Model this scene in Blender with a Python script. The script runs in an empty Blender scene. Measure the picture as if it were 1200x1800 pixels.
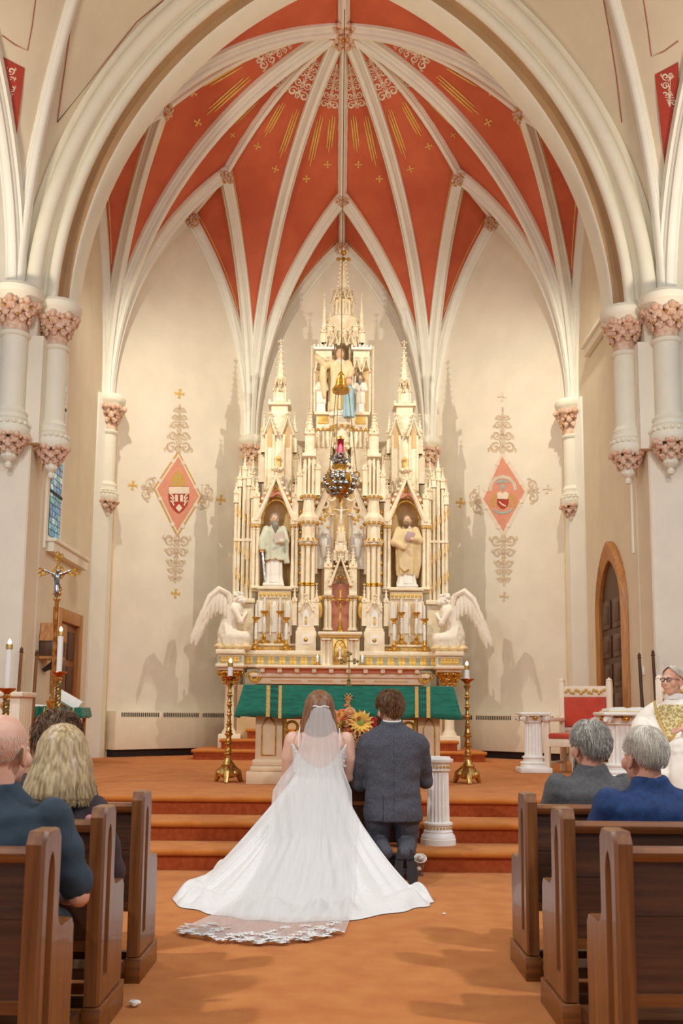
import bpy, bmesh, math, random
import numpy as np
from mathutils import Vector, Matrix, noise as mnoise
from mathutils.bvhtree import BVHTree
random.seed(7)
scene = bpy.context.scene
PI = math.pi
# ------------------------------------------------------------------ camera
FPX = 1800.0; PITCH = math.atan(.138); ROLL = .009; YAW = -.0027; SHIFT = 107.0
CAMP = Vector((0, 0, 1.29))
CROT = Matrix.Rotation(YAW, 3, 'Z') @ Matrix.Rotation(PI/2+PITCH, 3, 'X') @ Matrix.Rotation(ROLL, 3, 'Z')
cd = bpy.data.cameras.new('camera'); cam = bpy.data.objects.new('camera', cd)
scene.collection.objects.link(cam)
cd.sensor_fit = 'VERTICAL'; cd.sensor_height = 36; cd.lens = 36*FPX/1800; cd.shift_y = SHIFT/1800
cd.clip_start = .05; cd.clip_end = 200
cd.dof.use_dof = True; cd.dof.focus_distance = 8.6; cd.dof.aperture_fstop = 5.0
cam.matrix_world = Matrix.Translation(CAMP) @ CROT.to_4x4()
scene.camera = cam
# ------------------------------------------------------------------ light and exposure
vs = scene.view_settings
vs.view_transform = 'Standard'; vs.look = 'None'; vs.gamma = 1.0; vs.exposure = 0.0; vs.use_curve_mapping = False
world = bpy.data.worlds.new('world'); scene.world = world; world.use_nodes = True
bg = world.node_tree.nodes['Background']; bg.inputs[0].default_value = (.97, .98, 1.0, 1); bg.inputs[1].default_value = .33
def lamp(kind, loc, power, color=(1, .86, .68), size=.1, target=None, angle=None, blend=.5, sy=None):
    l = bpy.data.lights.new('lamp_light', kind); l.energy = power; l.color = color
    if kind == 'AREA':
        l.size = size
        if sy: l.shape = 'RECTANGLE'; l.size_y = sy
    else: l.shadow_soft_size = size
    if kind == 'SPOT': l.spot_size = angle; l.spot_blend = blend
    o = bpy.data.objects.new('lamp_light', l); scene.collection.objects.link(o); o.location = loc
    if target is not None:
        o.rotation_euler = (Vector(target)-Vector(loc)).to_track_quat('-Z', 'Y').to_euler()
    return o
for s in (-1, 1):
    # sanctuary floodlights hidden behind the chancel arch
    lamp('SPOT', (s*3.72, 14.85, 9.0), 900, (1, .962, .82), .06, (s*.2, 19.5, 5.2), math.radians(110), 1.0)
    lamp('SPOT', (s*2.9, 14.87, 11.0), 620, (1, .95, .86), .15, (s*.9, 12.6, .5), math.radians(75), .7)  # extra downlight added to brighten the platform carpet
    # nave pendant lamps over the side pews
    lamp('AREA', (s*4.6, 3.0, 6.2), 235, (.97, .98, 1), .25, (s*.3, 6.5, 0))
    lamp('AREA', (s*4.2, 9.0, 6.8), 110, (.98, .98, 1), .6, (s*.3, 10.5, 0))
    # unseen uplights added to brighten the nave vault and the arch
    lamp('SPOT', (s*5.6, 10.6, 5.2), 700, (1, .90, .74), .3, (s*2.8, 13.8, 11.6), math.radians(80), .8)
# broad fill light added high behind the camera
lamp('AREA', (0, -5, 7.5), 250, (.97, .98, 1), 4.0, (0, 12, 4.0), sy=3.0)
# ------------------------------------------------------------------ pixel helpers (photo frame 1200 x 1800)
def ray(px, py):
    return CROT @ Vector(((px-600)/FPX, -(py-900-SHIFT)/FPX, -1))
def P(px, py, Y):
    d = ray(px, py); return CAMP + d*(Y/d.y)
def PX(px, py, X):
    d = ray(px, py); return CAMP + d*(X/d.x)
def G(px, py, z):
    d = ray(px, py); return CAMP + d*((z-CAMP.z)/d.z)
# ------------------------------------------------------------------ materials
def lin(c):
    out = []
    for v in c[:3]:
        v /= 255.0; out.append(v/12.92 if v <= .04045 else ((v+.055)/1.055)**2.4)
    return (*out, 1)
MATS = {}
def M(name, rgb, rough=.6, metal=0.0, var=.05, scale=6.0, bump=0.0, bscale=60.0, rgb2=None, kind='noise',
      stretch=(1, 1, 1), spec=.5, sheen=0, coat=0, alpha=None, trans=0, emit=0, detail=4, contrast=(.35, .65), tl=0):
    m = bpy.data.materials.new(name); m.use_nodes = True; nt = m.node_tree; N = nt.nodes; L = nt.links
    b = N['Principled BSDF']; b.inputs['Roughness'].default_value = rough; b.inputs['Metallic'].default_value = metal
    b.inputs['Specular IOR Level'].default_value = spec; b.inputs['Sheen Weight'].default_value = sheen; b.inputs['Sheen Tint'].default_value = (1, .85, .7, 1)
    b.inputs['Coat Weight'].default_value = coat
    if trans: b.inputs['Transmission Weight'].default_value = trans
    if alpha is not None: b.inputs['Alpha'].default_value = alpha
    c1 = lin(rgb); c2 = lin(rgb2) if rgb2 else tuple(min(1, v*(1-var*2.2)) for v in c1[:3])+(1,)
    tc = N.new('ShaderNodeTexCoord'); mp = N.new('ShaderNodeMapping'); mp.inputs['Scale'].default_value = stretch
    L.new(tc.outputs['Object'], mp.inputs['Vector'])
    if kind == 'wave':
        t = N.new('ShaderNodeTexWave'); t.inputs['Scale'].default_value = scale; t.inputs['Distortion'].default_value = 7
        t.inputs['Detail'].default_value = 3; t.inputs['Detail Scale'].default_value = 1.6; f = t.outputs['Fac']
    elif kind == 'voronoi':
        t = N.new('ShaderNodeTexVoronoi'); t.inputs['Scale'].default_value = scale; f = t.outputs['Distance']
    else:
        t = N.new('ShaderNodeTexNoise'); t.inputs['Scale'].default_value = scale; t.inputs['Detail'].default_value = detail; f = t.outputs['Fac']
    L.new(mp.outputs['Vector'], t.inputs['Vector'])
    r = N.new('ShaderNodeValToRGB'); r.color_ramp.elements[0].color = c2; r.color_ramp.elements[1].color = c1
    r.color_ramp.elements[0].position, r.color_ramp.elements[1].position = contrast
    L.new(f, r.inputs['Fac']); L.new(r.outputs['Color'], b.inputs['Base Color'])
    if emit:
        b.inputs['Emission Strength'].default_value = emit; L.new(r.outputs['Color'], b.inputs['Emission Color'])
    if bump:
        t2 = N.new('ShaderNodeTexNoise'); t2.inputs['Scale'].default_value = bscale; t2.inputs['Detail'].default_value = 3
        L.new(mp.outputs['Vector'], t2.inputs['Vector'])
        bp = N.new('ShaderNodeBump'); bp.inputs['Strength'].default_value = bump; bp.inputs['Distance'].default_value = .02
        L.new(t2.outputs['Fac'], bp.inputs['Height']); L.new(bp.outputs['Normal'], b.inputs['Normal'])
    if tl:      # thin translucent cloth
        tr = N.new('ShaderNodeBsdfTranslucent'); tr.inputs['Color'].default_value = c1
        mx = N.new('ShaderNodeMixShader'); mx.inputs[0].default_value = tl
        L.new(b.outputs[0], mx.inputs[1]); L.new(tr.outputs[0], mx.inputs[2]); L.new(mx.outputs[0], N['Material Output'].inputs[0])
    MATS[name] = m; return m
M('plaster', (237, 226, 205), .75, var=.03, scale=2.2, bump=.05, bscale=14)
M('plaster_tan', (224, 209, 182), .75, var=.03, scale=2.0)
M('rib_cream', (238, 234, 219), .55, var=.02, scale=3)
M('moulding', (234, 227, 206), .6, var=.02, scale=3)
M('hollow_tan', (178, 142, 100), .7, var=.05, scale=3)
M('vault_red', (212, 106, 70), .75, var=.08, scale=1.3, rgb2=(196, 90, 58), bump=.04, bscale=20)
M('paint_red', (178, 62, 42), .7, var=.05)
M('paint_line', (170, 84, 58), .7)
M('gold_paint', (238, 194, 100), .42, .12, var=.08, scale=9)
M('gilt', (226, 176, 78), .3, .75, var=.12, scale=30, rgb2=(180, 128, 46))
M('stencil', (238, 220, 196), .7)
M('stencil_grey', (218, 200, 178), .75)
M('stencil_edge', (228, 200, 164), .75)
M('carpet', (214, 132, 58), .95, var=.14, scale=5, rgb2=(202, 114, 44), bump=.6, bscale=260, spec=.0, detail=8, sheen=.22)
M('carpet_shaded', (186, 92, 52), .95, var=.14, scale=22, rgb2=(168, 78, 42), bump=.6, bscale=260, spec=.0, detail=8)  # same carpet for risers, their shade and pile put into the colour
M('capital_pink', (228, 198, 172), .6, var=.25, scale=14, rgb2=(204, 158, 128))
M('ivory', (245, 232, 205), .45, var=.04, scale=8, rgb2=(236, 216, 180))
M('ivory_tan', (222, 190, 140), .5, var=.05, scale=5)
M('niche_tan', (226, 188, 130), .6, var=.05, scale=4)
M('pink_panel', (224, 150, 122), .6, var=.04)
M('frieze_blue', (176, 186, 176), .6, var=.1, scale=20)
M('dark_green', (54, 76, 50), .6)
M('white_paint', (244, 240, 232), .45, var=.03, scale=10)
M('marble', (248, 240, 224), .3, var=.04, scale=6)
M('brass', (228, 192, 120), .4, 1.0, var=.1, scale=20, rgb2=(176, 124, 52))
M('copper', (198, 112, 66), .28, 1.0, var=.1, scale=10)
M('silver', (206, 206, 204), .22, 1.0, var=.15, scale=25, rgb2=(120, 120, 122))
M('antique_brass', (168, 142, 84), .35, .9, var=.15, scale=30)
M('candle_wax', (246, 244, 236), .5, var=.02, tl=.15)
M('flame', (255, 244, 214), .5, emit=6)
M('ruby_glass', (170, 14, 40), .08, var=.1, trans=.55)
M('green_cloth', (24, 122, 98), .85, var=.16, scale=9, stretch=(1, 1, 6), rgb2=(12, 98, 80), sheen=.25, bump=.25, bscale=70)
M('green_band', (14, 84, 72), .85, var=.1, scale=12, stretch=(1, 1, 5), sheen=.2)
M('gold_braid', (222, 178, 92), .6, .1, var=.15, scale=60)
M('wood', (138, 86, 44), .36, scale=3, stretch=(14, 14, .7), rgb2=(100, 58, 27), coat=.15, bump=.06, bscale=30, contrast=(.3, .7))
M('wood_flat', (142, 86, 40), .38, scale=3, stretch=(.7, 14, 14), rgb2=(100, 56, 24), coat=.15, bump=.06, bscale=30, contrast=(.3, .7))
M('wood_dark', (96, 56, 28), .45, scale=3, stretch=(.7, 12, 14), rgb2=(62, 34, 16), coat=.08, contrast=(.3, .7))
M('wood_door', (150, 92, 42), .45, scale=3, stretch=(12, 12, .7), rgb2=(112, 64, 26), contrast=(.3, .7))
M('wood_oak', (196, 134, 66), .45, scale=3, stretch=(12, 12, .7), rgb2=(156, 98, 42), contrast=(.3, .7))
M('wood_brown', (96, 58, 32), .5, scale=3, stretch=(12, 12, .7), rgb2=(66, 38, 20), contrast=(.3, .7))
M('kick_dark', (48, 36, 30), .7)
M('slot_dark', (66, 62, 54), .8)
M('radiator', (240, 226, 196), .5, var=.02)
M('red_velvet', (206, 66, 40), .8, var=.12, scale=6, sheen=.5)
M('chair_cream', (242, 222, 196), .5, var=.06, scale=3, kind='wave', stretch=(6, 6, .4))
M('stone_altar', (226, 196, 158), .6, var=.06, scale=5)
M('glass_blue', (86, 158, 190), .2, var=.3, scale=14, rgb2=(30, 70, 110), emit=.5)
M('glass_teal', (110, 178, 176), .2, var=.3, scale=18, rgb2=(56, 110, 120), emit=.5)
M('glass_pale', (196, 214, 206), .2, var=.3, scale=18, rgb2=(110, 160, 170), emit=.5)
M('lead', (40, 44, 44), .6, .3)
M('paper', (244, 240, 232), .8)
M('plate', (236, 228, 212), .5)
# ------------------------------------------------------------------ mesh building
COL = scene.collection
ORG = {}
class MB:
    def __init__(s): s.v = []; s.f = []
    def add(s, vs, fs):
        n = len(s.v); s.v.extend([tuple(p) for p in vs]); s.f.extend([tuple(i+n for i in f) for f in fs]); return s
    def box(s, x0, x1, y0, y1, z0, z1, b=0):
        if b <= 0:
            return s.add([(x0,y0,z0),(x1,y0,z0),(x1,y1,z0),(x0,y1,z0),(x0,y0,z1),(x1,y0,z1),(x1,y1,z1),(x0,y1,z1)],
                         [(0,3,2,1),(4,5,6,7),(0,1,5,4),(1,2,6,5),(2,3,7,6),(3,0,4,7)])
        bm = bmesh.new(); bmesh.ops.create_cube(bm, size=1)
        for v in bm.verts: v.co = Vector(((x0+x1)/2+v.co.x*(x1-x0), (y0+y1)/2+v.co.y*(y1-y0), (z0+z1)/2+v.co.z*(z1-z0)))
        bmesh.ops.bevel(bm, geom=bm.edges[:], offset=min(b, .45*min(x1-x0, y1-y0, z1-z0)), segments=2, affect='EDGES', profile=.5)
        return s.bm(bm)
    def bm(s, bm):
        bm.verts.index_update(); s.add([v.co for v in bm.verts], [[v.index for v in f.verts] for f in bm.faces]); bm.free(); return s
    def lathe(s, c, prof, seg=20, sx=1, sy=1, fl=0, fd=0, a0=0, a1=2*PI, rot=0):
        full = abs(a1-a0-2*PI) < 1e-6; n = seg if full else seg+1
        vs = []
        for r, z in prof:
            for i in range(n):
                a = a0+(a1-a0)*i/seg+rot
                rr = r*(1-fd*(.5+.5*math.cos(a*fl))) if fl and fd else r
                vs.append((c[0]+rr*math.cos(a)*sx, c[1]+rr*math.sin(a)*sy, c[2]+z))
        fs = []
        for k in range(len(prof)-1):
            for i in range(n if full else n-1):
                j = (i+1) % n; fs.append((k*n+i, k*n+j, (k+1)*n+j, (k+1)*n+i))
        if full:
            if prof[0][0] > 1e-4: fs.append(tuple(range(n-1, -1, -1)))
            if prof[-1][0] > 1e-4: fs.append(tuple((len(prof)-1)*n+i for i in range(n)))
        return s.add(vs, fs)
    def sph(s, c, r, seg=10, rings=7, R=None):
        if not hasattr(r, '__len__'): r = (r, r, r)
        vs = []; fs = []
        for k in range(rings+1):
            th = PI*k/rings
            for i in range(seg):
                a = 2*PI*i/seg; p = Vector((r[0]*math.sin(th)*math.cos(a), r[1]*math.sin(th)*math.sin(a), -r[2]*math.cos(th)))
                if R is not None: p = R @ p
                vs.append((c[0]+p.x, c[1]+p.y, c[2]+p.z))
        for k in range(rings):
            for i in range(seg):
                j = (i+1) % seg; fs.append((k*seg+i, k*seg+j, (k+1)*seg+j, (k+1)*seg+i))
        return s.add(vs, fs)
    def tube(s, pts, rad, seg=8, cap=True, flat=1, up=None):
        pts = [Vector(p) for p in pts]; n = len(pts)
        if not hasattr(rad, '__len__'): rad = [rad]*n
        vs = []; fs = []; ref = None
        for k, p in enumerate(pts):
            t = (pts[min(k+1, n-1)]-pts[max(k-1, 0)])
            t = t.normalized() if t.length > 1e-9 else Vector((0, 0, 1))
            if ref is None:
                ref = Vector(up) if up else (Vector((1, 0, 0)) if abs(t.x) < .8 else Vector((0, 1, 0)))
            u = (ref - t*ref.dot(t))
            u = u.normalized() if u.length > 1e-6 else t.orthogonal().normalized()
            ref = u; w = t.cross(u)
            for i in range(seg):
                a = 2*PI*i/seg; vs.append(p+(u*math.cos(a)+w*math.sin(a)*flat)*rad[k])
        for k in range(n-1):
            for i in range(seg):
                j = (i+1) % seg; fs.append((k*seg+i, k*seg+j, (k+1)*seg+j, (k+1)*seg+i))
        if cap: fs.append(tuple(range(seg-1, -1, -1))); fs.append(tuple((n-1)*seg+i for i in range(seg)))
        return s.add(vs, fs)
    def prism(s, poly, y0, y1):       # polygon in x,z extruded along y
        n = len(poly)
        vs = [(x, y0, z) for x, z in poly]+[(x, y1, z) for x, z in poly]
        fs = [tuple(range(n)), tuple(range(2*n-1, n-1, -1))]+[(i, i+n, (i+1) % n+n, (i+1) % n) for i in range(n)]
        return s.add(vs, fs)
    def prismx(s, poly, x0, x1):      # polygon in y,z extruded along x
        n = len(poly)
        vs = [(x0, y, z) for y, z in poly]+[(x1, y, z) for y, z in poly]
        fs = [tuple(range(n)), tuple(range(2*n-1, n-1, -1))]+[(i, i+n, (i+1) % n+n, (i+1) % n) for i in range(n)]
        return s.add(vs, fs)
    def pyr(s, c, w, h, d=None, n=4, rot=PI/4):
        d = d or w
        vs = [(c[0]+w*math.cos(rot+2*PI*i/n)/2*1.414, c[1]+d*math.sin(rot+2*PI*i/n)/2*1.414, c[2]) for i in range(n)]+[(c[0], c[1], c[2]+h)]
        return s.add(vs, [tuple(range(n-1, -1, -1))]+[(i, (i+1) % n, n) for i in range(n)])
    def sweep(s, pts, prof, nrm, closed=True, cap=True):
        pts = [Vector(p) for p in pts]; n = len(pts); m = len(prof); vs = []
        for k, p in enumerate(pts):
            t = (pts[min(k+1, n-1)]-pts[max(k-1, 0)]).normalized()
            o = Vector(nrm[k]); o = (o-t*o.dot(t)).normalized(); sd = t.cross(o)
            for a, b in prof: vs.append(p+sd*a+o*b)
        fs = []
        for k in range(n-1):
            for i in range(m if closed else m-1):
                j = (i+1) % m; fs.append((k*m+i, k*m+j, (k+1)*m+j, (k+1)*m+i))
        if cap and closed: fs.append(tuple(range(m-1, -1, -1))); fs.append(tuple((n-1)*m+i for i in range(m)))
        return s.add(vs, fs)
    def grid(s, rows, close=False):
        n = len(rows[0]); vs = [p for r in rows for p in r]; fs = []
        for k in range(len(rows)-1):
            for i in range(n if close else n-1):
                j = (i+1) % n; fs.append((k*n+i, k*n+j, (k+1)*n+j, (k+1)*n+i))
        return s.add(vs, fs)
    def xf(s, mtx, start=0):
        for i in range(start, len(s.v)): s.v[i] = tuple(mtx @ Vector(s.v[i]))
        return s
    def build(s, name, mat, parent=None, smooth=True, fix=False, angle=40, keep=False):
        me = bpy.data.meshes.new(name)
        if parent is not None: off = ORG[parent.name]
        elif keep: off = Vector((0, 0, 0))
        else:
            a = np.array(s.v); lo = a.min(0); hi = a.max(0); off = Vector(((lo[0]+hi[0])/2, (lo[1]+hi[1])/2, lo[2]))
        me.from_pydata([(p[0]-off.x, p[1]-off.y, p[2]-off.z) for p in s.v], [], s.f)
        if fix:
            bm = bmesh.new(); bm.from_mesh(me); bmesh.ops.remove_doubles(bm, verts=bm.verts, dist=1e-5)
            bmesh.ops.recalc_face_normals(bm, faces=bm.faces); bm.to_mesh(me); bm.free()
        mats = mat if isinstance(mat, (list, tuple)) else [mat]
        for q in mats: me.materials.append(MATS[q])
        o = bpy.data.objects.new(name, me); COL.objects.link(o)
        if smooth:
            me.polygons.foreach_set('use_smooth', [True]*len(me.polygons))
            if angle: me.set_sharp_from_angle(angle=math.radians(angle))
        if parent is not None: o.parent = parent
        else: o.location = off
        ORG[o.name] = off
        return o
def tag(o, label=None, cat=None, group=None, kind=None):
    if label: o['label'] = label
    if cat: o['category'] = cat
    if group: o['group'] = group
    if kind: o['kind'] = kind
    return o
def thing(name, loc, label=None, cat=None, group=None, kind=None):
    o = bpy.data.objects.new(name, None); COL.objects.link(o); o.location = Vector(loc); o.empty_display_size = .1
    ORG[o.name] = Vector(loc); tag(o, label, cat, group, kind); return o
def copy_tree(o, loc=None, parent=None, rz=0, label=None):
    c = o.copy(); COL.objects.link(c); c.parent = parent
    ORG[c.name] = ORG[o.name].copy()
    if loc is not None: c.location = loc; ORG[c.name] = Vector(loc)
    if rz: c.rotation_euler = (0, 0, rz)
    if label: c['label'] = label
    for ch in list(o.children): copy_tree(ch, None, c)
    return c
BAKE = bpy.data.scenes.new('bake')
def bake(o):       # freeze modifiers
    par = o.parent; o.parent = None; BAKE.collection.objects.link(o); vl = BAKE.view_layers[0]; vl.update()
    me = bpy.data.meshes.new_from_object(o.evaluated_get(vl.depsgraph)); BAKE.collection.objects.unlink(o); o.parent = par
    o.modifiers.clear(); old = o.data; o.data = me; bpy.data.meshes.remove(old); return o
def remesh(o, vox, smooth=2, fac=.5):
    m = o.modifiers.new('r', 'REMESH'); m.mode = 'VOXEL'; m.voxel_size = vox; m.use_smooth_shade = True
    if smooth:
        q = o.modifiers.new('s', 'SMOOTH'); q.iterations = smooth; q.factor = fac
    return bake(o)
def arc_up(S, E, n=24):     # rib curve: rises vertically from S, ends at E
    S = Vector(S); E = Vector(E); h = Vector((E.x-S.x, E.y-S.y, 0)); D = h.length; H = E.z-S.z; h.normalize()
    if H <= D: r = None
    r = (D*D+H*H)/(2*D); a1 = math.asin(min(1, H/r)) if r >= D else PI-math.asin(min(1, H/r))
    out = []; nr = []
    for i in range(n+1):
        a = a1*i/n; x = r-r*math.cos(a); z = r*math.sin(a)
        out.append(S+h*x+Vector((0, 0, z))); nr.append(h*math.cos(a)-Vector((0, 0, 1))*math.sin(a))
    return out, nr
class Surf:     # painted decoration is laid on real surfaces
    def __init__(s, v, f, inside):
        s.b = BVHTree.FromPolygons([Vector(p) for p in v], f); s.inside = Vector(inside)
    def hit(s, px, py, off=.008):
        d = ray(px, py).normalized(); l, n, i, t = s.b.ray_cast(CAMP, d)
        if l is None: return None
        if n.dot(s.inside-l) < 0: n = -n
        return l+n*off
    def ribbon(s, mb, pts, w, off=.008, taper=False):
        L = []; Rr = []; n = len(pts)
        for k, (x, y) in enumerate(pts):
            x0, y0 = pts[max(k-1, 0)]; x1, y1 = pts[min(k+1, n-1)]
            dx, dy = x1-x0, y1-y0; q = math.hypot(dx, dy) or 1; ww = w/2
            if taper: ww *= .35+.65*math.sin(PI*min(1, max(0, (k+.3)/(n-.4))))
            a = s.hit(x-dy/q*ww, y+dx/q*ww, off); b = s.hit(x+dy/q*ww, y-dx/q*ww, off)
            if a is None or b is None: continue
            L.append(a); Rr.append(b)
        if len(L) > 1: mb.grid([L, Rr])
    def poly(s, mb, pts, off=.008, c=None):
        h = [s.hit(x, y, off) for x, y in pts]
        if any(q is None for q in h): return
        cx = c or (sum(p[0] for p in pts)/len(pts), sum(p[1] for p in pts)/len(pts)); m = s.hit(*cx, off)
        if m is None: return
        mb.add(h+[m], [(i, (i+1) % len(h), len(h)) for i in range(len(h))])
# ================================================================== THE SETTING
ZP = .51            # sanctuary floor
ZS = 6.93           # springing of all vaults
AX = Vector((0, 16.3, 13.09))
# nave floor and steps
r1, r2, r3 = 8.70, 9.26, 9.86
mb = MB().box(-9, 9, -7, r1+.6, -.2, 0); floor = tag(mb.build('floor', 'carpet', keep=True), 'orange carpeted floor of the nave aisle', kind='structure')
def step_obj(name, x0, x1, y0, y1, z0, z1, label, nose=.035, wrap=False):
    t = thing(name, ((x0+x1)/2, y0, z0), label, kind='structure')
    MB().box(x0+(nose if wrap else 0), x1-(nose if wrap else 0), y0+nose, y1, z0, z1-.05).build('riser', 'carpet_shaded', t, smooth=False)
    # rounded bull nose tread
    prof = [(y0+.03, z1-.055)]+[(y0+.03-.03*math.sin(a)-.0, z1-.0275+.0275*-math.cos(a)) for a in [PI*i/6 for i in range(7)]]+[(y1, z1), (y1, z1-.055)]
    MB().prismx(prof, x0, x1).build('tread', 'carpet', t, angle=50)
    return t
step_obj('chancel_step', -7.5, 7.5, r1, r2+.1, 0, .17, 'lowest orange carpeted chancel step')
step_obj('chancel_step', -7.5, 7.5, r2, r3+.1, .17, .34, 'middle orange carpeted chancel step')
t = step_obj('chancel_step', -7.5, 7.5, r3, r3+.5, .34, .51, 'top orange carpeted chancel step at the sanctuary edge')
MB().box(-7.5, 7.5, r3+.5, 21, .1, ZP).build('sanctuary_floor', 'carpet', keep=True)['kind'] = 'structure'
bpy.data.objects['sanctuary_floor']['label'] = 'orange carpeted sanctuary floor around the altar'
# ---------------- apse walls
FP = {s: Vector((s*4.3, 14.55, ZS)) for s in (-1, 1)}
L1 = {s: Vector((s*4.3, 18.05, ZS)) for s in (-1, 1)}
C1 = {s: Vector((s*1.86, 20.72, ZS)) for s in (-1, 1)}
def wall(name, a, b, z1, label, mat='plaster', th=.3, z0=0.0, top=None):
    a = Vector((a[0], a[1], 0)); b = Vector((b[0], b[1], 0)); d = (b-a).normalized(); n = Vector((-d.y, d.x, 0))
    if n.dot(Vector((0, 15, 0))-(a+b)/2) > 0: n = -n
    pts = [a+Vector((0, 0, z0)), b+Vector((0, 0, z0))]
    pts += top if top else [b+Vector((0, 0, z1)), a+Vector((0, 0, z1))]
    k = len(pts); mb = MB(); mb.add(pts+[p+n*th for p in pts], [tuple(range(k)), tuple(range(2*k-1, k-1, -1))]+[(i, i+k, (i+1) % k+k, (i+1) % k) for i in range(k)])
    o = tag(mb.build(name, mat, smooth=False, keep=True), label, kind='structure'); o['_v'] = 0; del o['_v']
    WALLV[name] = Surf(pts, [tuple(range(k))], (0, 15, 5)); return o
WALLV = {}
WC = Vector((0, 20.72, 11.25)); WL = {s: Vector((s*3.08, 19.385, 11.2)) for s in (-1, 1)}; WS = {s: Vector((s*4.3, 16.3, 11.05)) for s in (-1, 1)}
def wall_top(S0, W, S1): return arc_up(S1, W, 14)[0]+arc_up(S0, W, 14)[0][::-1][1:]
wall('wall_apse_center', C1[-1], C1[1], 0, 'cream apse wall behind the high altar', top=wall_top(C1[-1], WC, C1[1]))
wall('wall_apse_left', L1[-1], C1[-1], 0, 'cream apse wall with the red diamond shield stencil on the left', top=wall_top(L1[-1], WL[-1], C1[-1]))
wall('wall_apse_right', L1[1], C1[1], 0, 'cream apse wall with the salmon diamond and hat shield stencil on the right', top=wall_top(L1[1], WL[1], C1[1]))
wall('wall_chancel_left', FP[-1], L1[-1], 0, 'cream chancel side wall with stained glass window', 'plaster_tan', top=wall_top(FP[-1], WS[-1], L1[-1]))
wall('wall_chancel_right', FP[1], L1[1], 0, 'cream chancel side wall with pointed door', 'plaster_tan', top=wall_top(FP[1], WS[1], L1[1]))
# ---------------- vault
ceil = thing('ceiling', (0, 16.3, ZS), 'terracotta red ribbed apse vault with gold stencils and cream ribs', kind='structure')
RP = [(-.12, -.1), (-.12, .04), (-.085, .055), (-.075, .10), (-.05, .115), (-.055, .155), (-.03, .185), (.03, .185), (.055, .155), (.05, .115), (.075, .10), (.085, .055), (.12, .04), (.12, -.1)]
RPs = [(a*.85, b*.8) for a, b in RP]
CEN = Vector((0, 16.0, 7.5))
def rib(S, E, prof=RP, name='rib', n=26, sh=None):
    pts, nr = arc_up(S, E, n); MB().sweep(pts, prof, nr).build(name, 'rib_cream', ceil, angle=50)
BULGE = .32
def ridge(a, b, prof=RPs, bulge=0.0):
    a, b = Vector(a), Vector(b); pts = [a.lerp(b, i/12)+Vector((0, 0, bulge*4*(i/12)*(1-i/12))) for i in range(13)]
    MB().sweep(pts, prof, [Vector((0, 0, -1))]*13).build('ridge_rib', 'rib_cream', ceil, angle=50)
SURF = {}
def web(S, E1, E2, key, n=26, m=10, parent=None, mat='vault_red', thick=.12, gold=True, inside=CEN, bulge=0.0):
    A, _ = arc_up(S, E1, n); B, _ = arc_up(S, E2, n); rows = []
    for k in range(n+1): rows.append([A[k].lerp(B[k], i/m)+Vector((0, 0, bulge*4*(i/m)*(1-i/m)*(k/n)**2)) for i in range(m+1)])
    mb = MB().grid(rows)
    o = mb.build('web', mat, parent or ceil)
    md = o.modifiers.new('s', 'SOLIDIFY'); md.thickness = thick
    # thickness goes away from the room
    f = o.data.polygons[len(o.data.polygons)//2]; w = f.center+ORG[o.name]
    md.offset = -1 if f.normal.dot(inside-w) > 0 else 1
    bake(o)
    SURF[key] = Surf(mb.v, mb.f, inside)
    if gold:
        for (U, V) in ((A, B), (B, A)):
            l = []; r_ = []
            for k in range(n+1):
                w = (V[k]-U[k]).length
                if w < .44: continue
                d = (V[k]-U[k]).normalized(); nn = None
                off = (inside-U[k]).normalized()*.012
                l.append(U[k]+d*.185+off); r_.append(U[k]+d*.205+off)
            if len(l) > 2: MB().grid([l, r_]).build('gold_line', 'gold_paint', o)
    return o
RC = WC.lerp(AX, .26); RL = {s: WL[s].lerp(AX, .26) for s in (-1, 1)}; RS = {s: WS[s].lerp(AX, .285) for s in (-1, 1)}
FT = Vector((0, 14.5, 13.0))
webs = {}
for s in (-1, 1):
    k = 'l' if s < 0 else 'r'
    webs[k+'c1'] = web(C1[s], WC, RC, k+'c1'); webs[k+'c2'] = web(C1[s], RC, AX, k+'c2', bulge=BULGE)
    webs[k+'d1'] = web(C1[s], AX, RL[s], k+'d1', bulge=BULGE); webs[k+'d2'] = web(C1[s], RL[s], WL[s], k+'d2')
    webs[k+'e1'] = web(L1[s], WL[s], RL[s], k+'e1'); webs[k+'e2'] = web(L1[s], RL[s], AX, k+'e2', bulge=BULGE)
    webs[k+'f1'] = web(L1[s], AX, RS[s], k+'f1', bulge=BULGE); webs[k+'f2'] = web(L1[s], RS[s], WS[s], k+'f2')
    webs[k+'g1'] = web(FP[s], WS[s], RS[s], k+'g1'); webs[k+'g2'] = web(FP[s], RS[s], AX, k+'g2', bulge=BULGE); webs[k+'g3'] = web(FP[s], AX, FT, k+'g3', gold=False)
    for S, E in ((C1[s], WC), (C1[s], RC), (C1[s], AX), (C1[s], RL[s]), (C1[s], WL[s]), (L1[s], WL[s]), (L1[s], RL[s]), (L1[s], AX), (L1[s], RS[s]), (L1[s], WS[s]), (FP[s], WS[s]), (FP[s], RS[s]), (FP[s], AX)):
        rib(S, E)
    ridge(WL[s], RL[s]); ridge(RL[s], AX, bulge=BULGE); ridge(WS[s], RS[s]); ridge(RS[s], AX, bulge=BULGE)
ridge(WC, RC); ridge(RC, AX, bulge=BULGE); ridge(FT, AX)
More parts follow.
